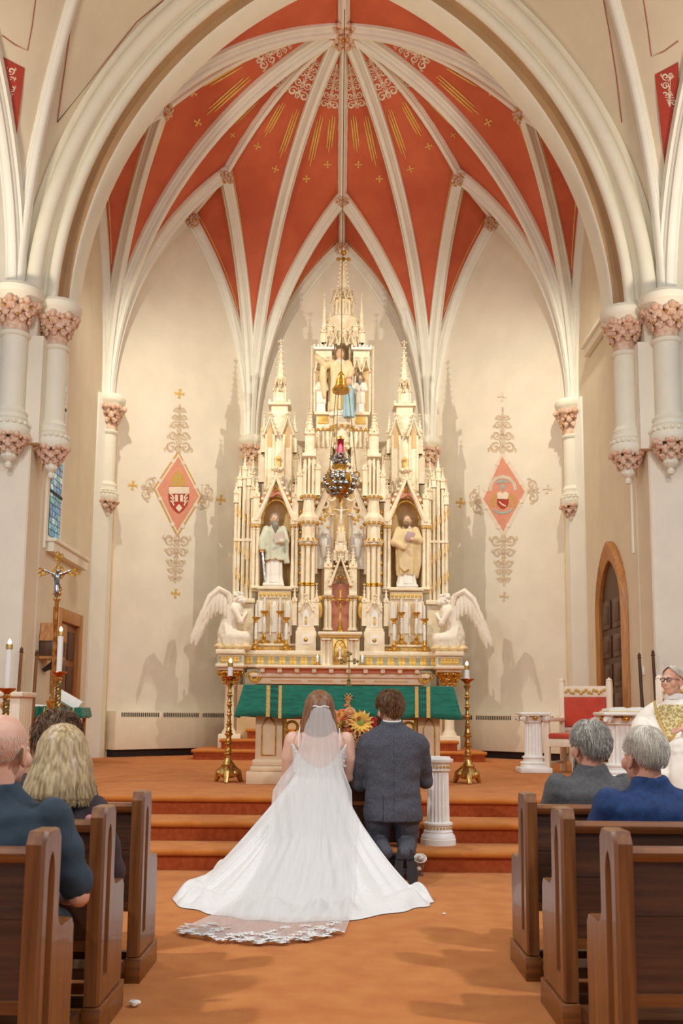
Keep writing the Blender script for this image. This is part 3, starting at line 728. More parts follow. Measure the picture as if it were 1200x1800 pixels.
def gable(x, y, z0, z1, hw, bar=.06, dep=.1, panel=True, crk=6, name='gable'):
    mb = MB(); k = bar*1.6
    for s in (-1, 1):
        mb.prism([(x+s*hw, z0), (x+s*(hw-bar*1.3), z0), (x, z1-k), (x, z1)] if s < 0 else [(x, z1), (x, z1-k), (x+s*(hw-bar*1.3), z0), (x+s*hw, z0)], y-dep/2, y+dep/2)
        mb.prism([(x+s*(hw-bar*.3), z0), (x+s*(hw-bar*.9), z0), (x, z1-k*.75), (x, z1-k*.3)][::(1 if s < 0 else -1)], y-dep/2-.02, y-dep/2)
        crockets(mb, (x+s*hw, y, z0+.06), (x, y, z1), crk, bar*.55, (s*bar*.35, 0))
    finial(mb, x, y, z1-.02, bar*1.3)
    o = mb.build(name, 'ivory', HA, angle=35)
    return o
def tracery(o, x, y, z0, z1, hw, mat='gold_paint'):
    mb = MB()
    for cz, r in ((.25, .24), (.58, .14)):
        zz = z0+(z1-z0)*cz
        for i in range(3):
            a = PI/2+i*2*PI/3; mb.sph((x+hw*r*1.0*math.cos(a), y, zz+hw*r*1.0*math.sin(a)), (hw*r*.55, .012, hw*r*.55), 8, 5)
    mb.build('trefoil', mat, o)
Yf = 19.0
for s in (-1, 1):
    X = lambda d, Y=Yf: RX0+s*hx(d, Y)
    # ---- statue niche
    nc = 116; x = X(nc)
    zb, zt = rz(1033, Yf), rz(905, Yf)
    hb_ = lambda name, d0, d1, p0, p1, Y0, Y1, mat='ivory', b=.01, par=None: MB().box(min(X(d0, Y0), X(d1, Y0)), max(X(d0, Y0), X(d1, Y0)), Y0, Y1, rz(p1, Y0), rz(p0, Y0), b).build(name, mat, par or HA)
    # curved niche back
    rows = []; R = hx(28, Yf)
    arc = [(x-R*math.cos(a), Yf+.1+R*.95*math.sin(a)) for a in np.linspace(0, PI, 15)]
    ptop = rz(872, Yf)
    for z in np.linspace(zb, zt, 6): rows.append([(p, q, z) for p, q in arc])
    for t in np.linspace(.15, 1, 8):
        c_ = math.cos(t*PI/2); rows.append([(x+(p-x)*c_, Yf+.1+(q-Yf-.1)*(c_*.8+.2), zt+(ptop-zt)*math.sin(t*PI/2)) for p, q in arc])
    nb = MB().grid(rows).build('niche_back', 'niche_tan', HA)
    md = nb.modifiers.new('s', 'SOLIDIFY'); md.thickness = .03; md.offset = 0; bake(nb)
    # gilded rim of the half dome
    MB().tube([(x+R*.8*math.cos(a), Yf+.09, zt-.05+(ptop-zt)*.95*math.sin(a)) for a in np.linspace(0, PI, 13)], .018, 6).build('niche_rim', 'gilt', nb)
    # cusped red arch front
    mb = MB(); n = 26; inn = []; out = []
    for i in range(n+1):
        a = PI*i/n; pt = 1+.12*math.sin(a)**6
        cus = .80+.10*abs(math.sin(a*3.5))
        inn.append((x+R*1.02*cus*math.cos(a), zt-.02+(ptop-zt)*1.12*cus*math.sin(a)*pt)); out.append((x+R*1.3*math.cos(a)*1.0, zt-.02+(ptop-zt)*1.34*math.sin(a)*pt))
    mb.grid([[(p, Yf-.03, z) for p, z in inn], [(p, Yf-.03, z) for p, z in out]]); mb.grid([[(p, Yf-.03, z) for p, z in inn], [(p, Yf+.08, z) for p, z in inn]])
    ra = mb.build('cusped_arch', 'pink_panel', HA, smooth=False)
    m2 = MB()
    for i in range(7):
        a = PI*(i+.5)/7; p = (x+R*1.12*math.cos(a), zt-.02+(ptop-zt)*1.2*math.sin(a)*(1+.12*math.sin(a)**6))
        for u, v in ((0, 0), (.03, 0), (-.03, 0), (0, .035), (0, -.02)): m2.sph((p[0]+u, Yf-.05, p[1]+v), .017, 6, 4)
    m2.build('gilt_cross', 'gilt', ra)
    # spandrel wall above the arch up to the gable, open under it
    ow = hx(36, Yf); zg = rz(838, Yf); zsp = rz(918, Yf)
    mb = MB(); L = [(x+ow*math.cos(a), zsp+(zg-zsp)*min(1, 1-abs(math.cos(a)))) for a in [PI*i/n for i in range(n+1)]]
    mb.grid([[(p, Yf, z) for p, z in out], [(p, Yf, z) for p, z in L]]); sp = mb.build('spandrel', 'ivory', HA, smooth=False); tracery(sp, x, Yf-.03, rz(868, Yf), zg, hx(20, Yf))
    gable(x, Yf-.04, zsp, rz(836, Yf), ow*1.06, .075, .14, crk=8)
    # jamb columns in pairs
    for d in (-38, -31, 31, 38):
        xx = x+hx(d, Yf); column(xx, Yf-.06, rz(1036, Yf), rz(921, Yf), .032)
    for d in (-34.5, 34.5): xx = x+hx(d, Yf); MB().box(xx-.09, xx+.09, Yf-.1, Yf+.25, rz(921, Yf), rz(914, Yf), .012).build('impost', 'ivory', HA); MB().box(xx-.075, xx+.075, Yf+.0, Yf+.3, rz(1040, Yf), rz(921, Yf), .01).build('jamb', 'ivory', HA); pinnacle(xx, Yf-.02, rz(914, Yf), rz(838, Yf), .1, .5, n=4)
    # pedestal panel under the niche
    hb_('niche_sill', nc-31, nc+31, 1031, 1037, 18.86, 19.5, b=.015); pb = hb_('pedestal_panel', nc-29, nc+29, 1037, 1136, 18.95, 19.5)
    hb_('panel_frieze', nc-28, nc+28, 1039, 1052, 18.91, 19.0); 
    for i in range(8):
        d = nc-24.5+i*7; MB().sph((X(d, 18.9), 18.905, rz(1045.5, 18.9)), (.03, .015, .045), 8, 6).build('frieze_leaf', 'gold_paint', pb)
    for i in range(5):     # blind arcade with hanging folds
        d = nc-24+i*12; xx = X(d, 18.93)
        MB().prism([(xx-.05, rz(1112, 18.9)), (xx+.05, rz(1112, 18.9)), (xx+.05, rz(1066, 18.9)), (xx+.03, rz(1060, 18.9)), (xx, rz(1056, 18.9)), (xx-.03, rz(1060, 18.9)), (xx-.05, rz(1066, 18.9))], 18.925, 18.96).build('arcade_panel', 'ivory_tan' if i % 2 else 'marble', pb)
    for i in range(6): d = nc-30+i*12; MB().tube([(X(d, 18.9), 18.915, rz(1118, 18.9)), (X(d, 18.9), 18.915, rz(1056, 18.9))], .016, 6).build('arcade_shaft', 'ivory', pb)
    # candle shelf
    hb_('candle_shelf', nc-41, nc+41, 1132, 1136, 18.72, 19.3, b=.012); hb_('candle_shelf', nc-38, nc+38, 1136, 1145, 18.78, 19.3, 'ivory_tan')
    for i in range(5): xx = X(nc-30+i*15, 18.77); MB().sph((xx, 18.775, rz(1140.5, 18.77)), (.06, .015, .035), 8, 5).build('shelf_boss', 'gold_paint', HA)
    # ---- outer screen of slender colonnettes
    for j, d in enumerate((187, 181, 173, 165, 158)):
        xx = X(d, 19.1); tp = (880, 852, 838, 850, 872)[j]
        MB().tube([(xx, 19.1, rz(1056, 19.1)), (xx, 19.1, rz(tp, 19.1))], .03 if j != 2 else .036, 8).build('colonnette', 'ivory', HA)
        m2 = MB()
        for zz in (960, 900, 1010): m2.sph((xx+.03, 19.07, rz(zz+j*6, 19.1)), (.012, .012, .12), 6, 5)
        m2.build('gilding', 'gilt', HA.children[-1])
        pinnacle(xx, 19.1, rz(tp+6, 19.1), rz(tp-40+(8 if j % 2 else 0), 19.1), .075, .35, n=4)
    MB().box(min(X(190, 19.1), X(154, 19.1)), max(X(190, 19.1), X(154, 19.1)), 19.06, 19.15, rz(953, 19.1), rz(949, 19.1)).build('screen_band', 'ivory', HA)
    MB().box(min(X(196, 19.0), X(150, 19.0)), max(X(196, 19.0), X(150, 19.0)), 18.9, 19.3, rz(1062, 19.0), rz(1054, 19.0), .015).build('screen_base', 'ivory', HA)
    hb_('screen_plinth', 152, 186, 1062, 1145, 18.98, 19.3); hb_('screen_backing', 176, 178, 850, 1056, 19.2, 19.24, 'dark_green', 0); hb_('screen_backing', 161, 163, 880, 1056, 19.2, 19.24, 'frieze_blue', 0)
    for zz in (905, 985): hb_('screen_panel', 155, 172, zz, zz+42, 19.18, 19.22, 'ivory_tan', 0)
    # ---- buttress pier between niche and centre
    d = 58; x2 = X(d, 18.8); ring = lambda dd, py: (RX0+s*hx(d, 18.8)+dd, rz(py, 18.8))
    for dd, yy in ((-.09, 18.82), (.09, 18.82), (0, 18.76)): column(x2+dd, yy, rz(1062, yy), rz(954, yy), .042, .1, bands=(rz(1026, yy), rz(1029, yy)))
    MB().lathe((x2, 18.85, 0), [(.19, rz(954, 18.8)), (.2, rz(951, 18.8)), (.15, rz(948, 18.8)), (.13, rz(946, 18.8)), (.13, rz(926, 18.8)), (.17, rz(922, 18.8)), (.2, rz(916, 18.8)), (.2, rz(911, 18.8)), (.14, rz(904, 18.8)), (.12, rz(902, 18.8)), (.1, rz(880, 18.8)), (.14, rz(876, 18.8)), (.15, rz(871, 18.8)), (.06, rz(868, 18.8))], 8, rot=PI/8).build('octagonal_pier', 'ivory', HA, angle=25)
    pr = HA.children[-1]; mb = MB()
    for py, r in ((950, .17), (920, .18), (874, .145)):
        for i in range(12): a = 2*PI*i/12; mb.sph((x2+r*math.cos(a), 18.85+r*math.sin(a), rz(py, 18.8)), (.03, .03, .035), 6, 4)
    mb.build('gilt_band', 'gilt', pr)
    for dd in (-.07, .07, 0): MB().tube([(x2+dd, 18.82-.03*(dd == 0), rz(870, 18.8)), (x2+dd, 18.82-.03*(dd == 0), rz(800, 18.8))], .024, 8).build('colonnette', 'ivory', HA)
    MB().box(x2-.13, x2+.13, 18.72, 18.98, rz(804, 18.8), rz(798, 18.8), .01).build('abacus', 'ivory', HA)
    pinnacle(x2, 18.85, rz(798, 18.8), rz(722, 18.8), .14, .45); pinnacle(x2-s*.16, 18.9, rz(870, 18.8), rz(778, 18.8), .09, .5, n=4); pinnacle(x2+s*.17, 18.9, rz(880, 18.8), rz(792, 18.8), .09, .5, n=4)
    hb_('pier_backing', 47, 70, 880, 1145, 19.0, 19.4, 'niche_tan')
    for yy in range(900, 1040, 18): MB().sph((X(72, 18.98), 18.98, rz(yy, 18.98)), (.03, .02, .05), 6, 5).build('gilt_boss', 'gilt', HA)
    # pier pedestal with little gabled niche
    hb_('pier_pedestal', 42, 78, 1109, 1146, 18.5, 19.3, b=.015); hb_('pier_pedestal_cap', 44, 76, 1104, 1110, 18.54, 19.2); pp = hb_('pier_tower', 46, 74, 1060, 1106, 18.6, 19.2)
    for i in (-1, 1): pinnacle(X(60)+i*.2, 18.64, rz(1100, 18.6), rz(1024, 18.6), .075, .55, n=4)
    gable(X(60, 18.58), 18.58, rz(1075, 18.58), rz(1049, 18.58), .15, .03, .05, crk=4)
    MB().prism([(X(60, 18.59)-.06, rz(1102, 18.59)), (X(60, 18.59)+.06, rz(1102, 18.59)), (X(60, 18.59)+.06, rz(1078, 18.59)), (X(60, 18.59), rz(1070, 18.59)), (X(60, 18.59)-.06, rz(1078, 18.59))], 18.585, 18.62).build('niche_panel', 'white_paint', pp)
    mb = MB().sph((X(60, 18.57), 18.575, rz(1093, 18.57)), (.025, .015, .06), 8, 6).sph((X(60, 18.57), 18.575, rz(1085, 18.57)), .022, 8, 6); mb.build('relief_figure', 'gold_paint', pp)
    mb = MB().box(X(60, 18.48)-.07, X(60, 18.48)+.07, 18.485, 18.5, rz(1132, 18.48), rz(1118, 18.48)); mb.build('panel', 'white_paint', HA); MB().sph((X(60, 18.48), 18.48, rz(1125, 18.48)), (.04, .012, .04), 8, 5).build('rosette', 'gilt', HA.children[-1])
    # ---- tall side spire above the niche
    x3 = RX0+s*hx(112, 19.45); Y3 = 19.45
    z_ = lambda py: rz(py, Y3)
    MB().box(x3-.23, x3+.23, Y3-.2, Y3+.2, z_(880), z_(782), .01).build('tower_stage', 'ivory', HA)
    for dd in (-.24, -.1, .1, .24): MB().tube([(x3+dd, Y3-.21, z_(870)), (x3+dd, Y3-.21, z_(770))], .028, 8).build('colonnette', 'ivory', HA)
    for dd in (-.17, .17): gable(x3+dd, Y3-.22, z_(772), z_(738), .15, .035, .06, crk=4); pinnacle(x3+dd*1.75, Y3-.12, z_(800), z_(728), .085, .5, n=4)
    for dd in (-.17, .17): MB().prism([(x3+dd-.05, z_(792)), (x3+dd+.05, z_(792)), (x3+dd+.05, z_(764)), (x3+dd, z_(752)), (x3+dd-.05, z_(764))], Y3-.206, Y3-.2).build('lancet', 'niche_tan', HA)
    MB().box(x3-.16, x3+.16, Y3-.16, Y3+.16, z_(785), z_(716), .01).build('tower_stage', 'ivory', HA); 
    mb = MB().box(x3-.22, x3+.22, Y3-.22, Y3+.22, z_(718), z_(713), .01)
    for i in range(5): mb.box(x3-.21+i*.095, x3-.17+i*.095, Y3-.22, Y3-.16, z_(713), z_(709))
    mb.build('battlement', 'ivory', HA)
    MB().box(x3-.1, x3+.1, Y3-.1, Y3+.1, z_(713), z_(684), .008).build('lantern', 'ivory', HA)
    for dd in (-.11, .11): MB().tube([(x3+dd, Y3-.11, z_(713)), (x3+dd, Y3-.11, z_(685))], .02, 6).build('colonnette', 'ivory', HA); gable(x3+dd*.5, Y3-.13, z_(692), z_(672), .09, .02, .04, crk=3)
    pinnacle(x3, Y3, z_(690), z_(596), .17, .12, 'spire', n=7)
    pinnacle(x3+s*.34, Y3, z_(850), z_(760), .1, .55); pinnacle(x3-s*.33, Y3, z_(850), z_(772), .1, .55); pinnacle(x3+s*.5, Y3, z_(870), z_(800), .08, .5); pinnacle(x3-s*.5, Y3-.1, z_(880), z_(790), .08, .5)
    mb = MB(); mb.sph((x3, Y3-.22, z_(822)), (.05, .03, .09), 8, 6).sph((x3, Y3-.24, z_(812)), .045, 8, 6); mb.build('relief_figure', 'gold_paint', HA); MB().box(x3-.09, x3+.09, Y3-.27, Y3-.2, z_(832), z_(828)).build('figure_bracket', 'ivory', HA)
    # flying tracery between side spire and centre tower
    mb = MB(); 
    mb.tube([(x3-s*.28+(-s)*(.62*t), Y3-.05, z_(845)+(z_(770)-z_(845))*t**1.6) for t in np.linspace(0, 1, 10)], .035, 6); mb.build('flying_buttress', 'ivory', HA)
    # ---- central tower flank turrets with small statue canopies
    x4 = RX0+s*hx(34, 19.3); Y4 = 19.3; z_ = lambda py: rz(py, Y4)
    hb2 = lambda name, w, p0, p1, dep, mat='ivory': MB().box(x4-w, x4+w, Y4-dep, Y4+.15, z_(p1), z_(p0), .01).build(name, mat, HA)
    hb2('turret_base', .19, 760, 850, .14); 
    for i in range(5): MB().tube([(x4-.18+i*.09, Y4-.16, z_(790)), (x4-.18+i*.09, Y4-.16, z_(762))], .026, 8).build('turret_shaft', 'ivory', HA)
    mb = MB()
    for i in range(5): mb.sph((x4-.18+i*.09, Y4-.17, z_(760)), .035, 8, 5)
    mb.build('gilt_band', 'gilt', HA)
    hb2('turret_stage', .13, 733, 760, .1); hb2('turret_panel', .1, 735, 748, .12, 'gold_paint'); hb2('statue_ledge', .17, 728, 733, .17)
    hb2('canopy_wall', .16, 618, 728, -.02, 'ivory_tan')
    for dd in (-.17, .17): MB().tube([(x4+dd, Y4-.14, z_(728)), (x4+dd, Y4-.14, z_(660))], .018, 6).build('colonnette', 'ivory', HA); MB().tube([(x4+dd*1.35, Y4-.05, z_(760)), (x4+dd*1.35, Y4-.05, z_(610))], .02, 6).build('colonnette', 'ivory', HA)
    MB().box(x4-.16, x4+.16, Y4-.16, Y4+.12, z_(650), z_(622), .01).build('canopy', 'ivory', HA)
    for dd in (-.09, .09): gable(x4+dd, Y4-.19, z_(660), z_(636), .1, .025, .05, crk=3)
    mb = MB().box(x4-.2, x4+.2, Y4-.2, Y4+.16, z_(620), z_(616))
    for i in range(6): mb.box(x4-.2+i*.073, x4-.17+i*.073, Y4-.2, Y4-.15, z_(616), z_(612))
    mb.build('battlement', 'white_paint', HA)
    for dd in (-.06, .06): MB().tube([(x4+dd, Y4-.02, z_(616)), (x4+dd, Y4-.02, z_(590))], .02, 6).build('colonnette', 'ivory', HA)
    pinnacle(x4, Y4, z_(604), z_(514), .11, .2, 'spire', n=6)
    pinnacle(x4+s*.28, Y4, z_(780), z_(716), .08, .5, n=4)
# --- centre: tabernacle, exposition throne, relief panels, statue tower
def cb(name, d0, d1, p0, p1, Y0, Y1, mat='ivory', b=.01): return hb(name, d0, d1, p0, p1, Y0, Y1, mat, b=b)
tb = cb('tabernacle', -34, 34, 1121, 1172, 18.35, 19.2); cb('tabernacle_cornice', -39, 39, 1110, 1116, 18.26, 19.2, b=.02); cb('tabernacle_cornice', -36, 36, 1116, 1121, 18.31, 19.2, 'gold_paint')
dr = cb('tabernacle_door', -13, 13, 1122, 1168, 18.32, 18.4, 'brass'); 
MB().tube([(RX0+hx(12, 18.31)*math.cos(a)*.8, 18.315, rz(1140, 18.31)+.15*max(0, math.sin(a))-.14*(math.sin(a) < 0)) for a in np.linspace(0, 2*PI, 24)], .008, 5).build('door_moulding', 'gilt', dr)
mb = MB().sph((RX0, 18.31, rz(1140, 18.31)), (.03, .015, .03), 8, 6).box(RX0-.012, RX0+.012, 18.305, 18.32, rz(1156, 18.31), rz(1142, 18.31)).sph((RX0, 18.31, rz(1157, 18.31)), (.04, .015, .02), 8, 6); mb.build('chalice_relief', 'white_paint', dr)
for d in (-28, -20, 20, 28): column(RX0+hx(d, 18.3), 18.33, rz(1170, 18.3), rz(1122, 18.3), .025, .06)
cb('throne_back', -17, 17, 1026, 1110, 19.1, 19.3, 'pink_panel'); cb('throne_wall', -34, 34, 1000, 1112, 19.25, 19.5, 'ivory_tan')
for d in (-22, 22):
    for dd in (-3.5, 3.5): column(RX0+hx(d+dd, 18.9), 18.95, rz(1108, 18.9), rz(1046, 18.9), .035, .1)
    cb('throne_impost', d-7, d+7, 1040, 1047, 18.85, 19.3); cb('throne_jamb', d-4, d+4, 1000, 1108, 19.0, 19.3, 'gold_paint'); pinnacle(RX0+hx(d, 18.9), 18.98, rz(1040, 18.9), rz(955, 18.9), .12, .5)
for s in (-1, 1):       # gilt angel brackets beside the throne
    x = RX0+s*hx(36, 18.8); mb = MB().sph((x, 18.82, rz(1072, 18.8)), (.05, .05, .16), 8, 6).sph((x, 18.78, rz(1052, 18.8)), .05, 8, 6); mb.sph((x+s*.07, 18.84, rz(1066, 18.8)), (.03, .04, .14), 8, 6); mb.build('angel_bracket', 'gold_paint', HA)
gable(RX0, 18.88, rz(1030, 18.88), rz(975, 18.88), hx(22, 18.9), .05, .1, crk=6)
mb = MB()
for i in range(7):
    a = PI*(i+.5)/7; mb.sph((RX0+hx(17, 18.9)*math.cos(a), 18.86, rz(1034, 18.9)+.2*math.sin(a)), .03, 6, 4)
mb.build('throne_cusps', 'gilt', HA)
for t, (d, p0, p1) in enumerate(((10, 985, 965), (7, 968, 950), (5, 952, 930))):
    cb('throne_spire_stage', -d, d, p1, p0, 18.95-.02*t, 19.2)
    for q in (-1, 1): pinnacle(RX0+q*hx(d, 18.9), 18.95, rz(p0, 18.9), rz(p1-14, 18.9), .05, .4, n=3)
pinnacle(RX0, 19.0, rz(945, 19), rz(880, 19), .1, .2, 'spire')
# crucifix group bracket above the throne
cb('relief_wall', -50, 50, 800, 1050, 19.35, 19.55, 'ivory_tan', 0)
for s in (-1, 1):
    for d0, w in ((29, 13),):
        x = RX0+s*hx(d0, 19.2); z0, z1, z2 = rz(1000, 19.2), rz(905, 19.2), rz(868, 19.2); ww = hx(w, 19.2)
        pn = MB().prism([(x-ww, z0), (x+ww, z0), (x+ww, z1), (x+ww*.6, z1+(z2-z1)*.65), (x, z2), (x-ww*.6, z1+(z2-z1)*.65), (x-ww, z1)], 19.2, 19.4).build('relief_panel', 'marble', HA)
        rnd = random.Random(3); mb = MB()
        for i in range(34):
            f = rnd.random(); mb.sph((x+(rnd.random()-.5)*ww*1.4*(1-.5*f), 19.2, z1-.25+(z2-z1+.2)*f), (.03, .02, .035), 6, 4)
        mb.build('relief_foliage', 'gold_paint', pn)
        mb = MB().sph((x, 19.18, rz(962, 19.2)), (.08, .04, .24), 10, 8).sph((x, 19.17, rz(938, 19.2)), .055, 8, 6).sph((x+s*.07, 19.17, rz(952, 19.2)), (.04, .03, .1), 8, 6); mb.build('relief_figure', 'white_paint', pn)
        for dd in (-1, 1): column(x+dd*ww*1.1, 19.16, rz(1010, 19.2), rz(905, 19.2), .025, .06)
    for i, (d, py, r) in enumerate(((18, 872, 8), (30, 886, 7), (40, 902, 6))):
        MB().tube([(RX0+s*hx(d, 19.1)+hx(r, 19.1)*math.cos(a), 19.12, rz(py, 19.1)+hx(r, 19.1)*math.sin(a)) for a in np.linspace(0, 2*PI, 15)], .025, 6).build('roundel', 'ivory', HA)
gable(RX0, 19.1, rz(918, 19.1), rz(800, 19.1), hx(54, 19.1), .1, .14, crk=10)
# statue tower
Yt = 19.2; zt_ = lambda py: rz(py, Yt)
MB().lathe((RX0, Yt+.1, 0), [(.16, zt_(850)), (.17, zt_(800)), (.12, zt_(795)), (.13, zt_(784)), (.2, zt_(778)), (.2, zt_(770)), (.15, zt_(766)), (.17, zt_(756)), (.26, zt_(748)), (.27, zt_(742)), (.29, zt_(738)), (.29, zt_(732))], 8, rot=PI/8).build('statue_pedestal', 'ivory', HA, angle=25)
mb = MB()
for i in range(12): a = 2*PI*i/12; mb.sph((RX0+.24*math.cos(a), Yt+.1+.24*math.sin(a), zt_(752)), .035, 6, 4)
mb.build('gilt_band', 'gilt', HA)
cb('tower_back', -20, 20, 560, 740, 19.5, 19.7, 'ivory_tan'); cb('tower_back', -24, 24, 740, 880, 19.4, 19.7, 'ivory_tan')
for d in (-23, 23): MB().tube([(RX0+hx(d, 19.2), 19.25, zt_(790)), (RX0+hx(d, 19.2), 19.25, zt_(590))], .035, 8).build('colonnette', 'ivory', HA); pinnacle(RX0+hx(d, 19.2), 19.25, zt_(592), zt_(546), .09, .4, n=4)
MB().lathe((RX0, 19.35, 0), [(.26, zt_(606)), (.24, zt_(596)), (.17, zt_(578)), (.3, zt_(565)), (.32, zt_(559)), (.28, zt_(556)), (.2, zt_(554)), (.17, zt_(540)), (.17, zt_(533)), (.22, zt_(531)), (.22, zt_(527))], 10).build('statue_canopy', 'ivory', HA, angle=25)
for i in range(5):
    a = PI+PI*(i+.5)/5; gx, gy = RX0+.27*math.cos(a), 19.35+.27*math.sin(a); gable(gx, gy-.02, zt_(612), zt_(585), .1, .03, .05, crk=3)
    MB().tube([(RX0+.21*math.cos(a), 19.35+.21*math.sin(a), zt_(556)), (RX0+.21*math.cos(a), 19.35+.21*math.sin(a), zt_(528))], .018, 6).build('colonnette', 'ivory', HA)
    gable(RX0+.2*math.cos(a), 19.35+.2*math.sin(a), zt_(530), zt_(510), .08, .025, .04, crk=3)
pinnacle(RX0, 19.35, zt_(530), zt_(428), .26, .06, 'spire', n=9)
mb = MB(); 
for a in range(4): mb.sph((RX0+.1*math.cos(a*PI/2), 19.3, zt_(452)+.0), (.05, .05, .04), 6, 4)
mb.sph((RX0, 19.3, zt_(440)), (.06, .05, .06), 8, 5); mb.build('finial', 'gilt', HA)
# ================================================================== STATUES AND ALTAR FITTINGS
M('statue_green', (214, 216, 192), .5, var=.05, scale=6); M('statue_ivory', (246, 236, 216), .5, var=.04, scale=6); M('statue_white', (248, 242, 230), .5, var=.03)
M('statue_cloak', (232, 206, 158), .5, var=.06, scale=6); M('statue_skin', (226, 184, 152), .5, var=.05); M('statue_grey', (150, 140, 128), .6, var=.1, scale=20)
M('statue_brown', (142, 112, 86), .6, var=.1, scale=20); M('statue_lilac', (206, 176, 176), .5); M('statue_blue', (150, 186, 196), .5, var=.06)
def robe(mb, c, z0, z1, prof, n=44, folds=11, amp=.1, ph=0, sy=.72, lean=0):
    """draped tube: prof = list of (t, radius); folds fade towards the top"""
    rows = []
    ts = np.linspace(0, 1, 18)
    for t in ts:
        r = np.interp(t, [p[0] for p in prof], [p[1] for p in prof]); row = []
        for i in range(n):
            a = 2*PI*i/n; f = 1+amp*(1-t*.75)*(math.sin(folds*a+ph+1.2*t)+.5*math.sin((folds*2-3)*a+ph*2+2*t))
            row.append((c[0]+r*f*math.cos(a)+lean*t, c[1]+r*f*math.sin(a)*sy, z0+(z1-z0)*t))
        rows.append(row)
    k = len(mb.v); mb.grid(rows, close=True)
    mb.f.append(tuple(k+i for i in range(n))[::-1]); mb.f.append(tuple(k+(len(rows)-1)*n+i for i in range(n)))
    return mb
def limb(mb, pts, rads, seg=10):
    mb.tube(pts, rads, seg); mb.sph(pts[0], rads[0], 8, 6); mb.sph(pts[-1], rads[-1], 8, 6)
    for p, r in zip(pts[1:-1], rads[1:-1]): mb.sph(p, r, 8, 6)
def head_mb(mb, c, r, face=(0, -1), beard=False):
    f = Vector((face[0], face[1], 0)).normalized(); c = Vector(c)
    mb.sph(c, (r*.8, r*.86, r), 12, 9); mb.sph(c+f*r*.2-Vector((0, 0, r*.45)), (r*.58, r*.6, r*.55), 10, 7)
    mb.sph(c+f*r*.86-Vector((0, 0, r*.12)), (r*.13, r*.16, r*.22), 7, 5)
    sd = Vector((f.y, -f.x, 0))
    for m in (-1, 1): mb.sph(c+sd*m*r*.78-f*r*.05-Vector((0, 0, r*.1)), (r*.12, r*.16, r*.24), 7, 5)
    mb.sph(c+f*r*.74-Vector((0, 0, r*.5)), (r*.25, r*.14, r*.08), 7, 5)
    mb.tube([c-Vector((0, 0, r*.7)), c-Vector((0, 0, r*1.6))], [r*.48, r*.55], 10)
def eyes(par, c, r, face, mat='statue_brown'):
    f = Vector((face[0], face[1], 0)).normalized(); sd = Vector((f.y, -f.x, 0)); mb = MB()
    for m in (-1, 1): mb.sph(Vector(c)+sd*m*r*.3+f*r*.76+Vector((0, 0, r*.06)), (r*.1, r*.1, r*.06), 7, 5)
    mb.build('eyes', mat, par)
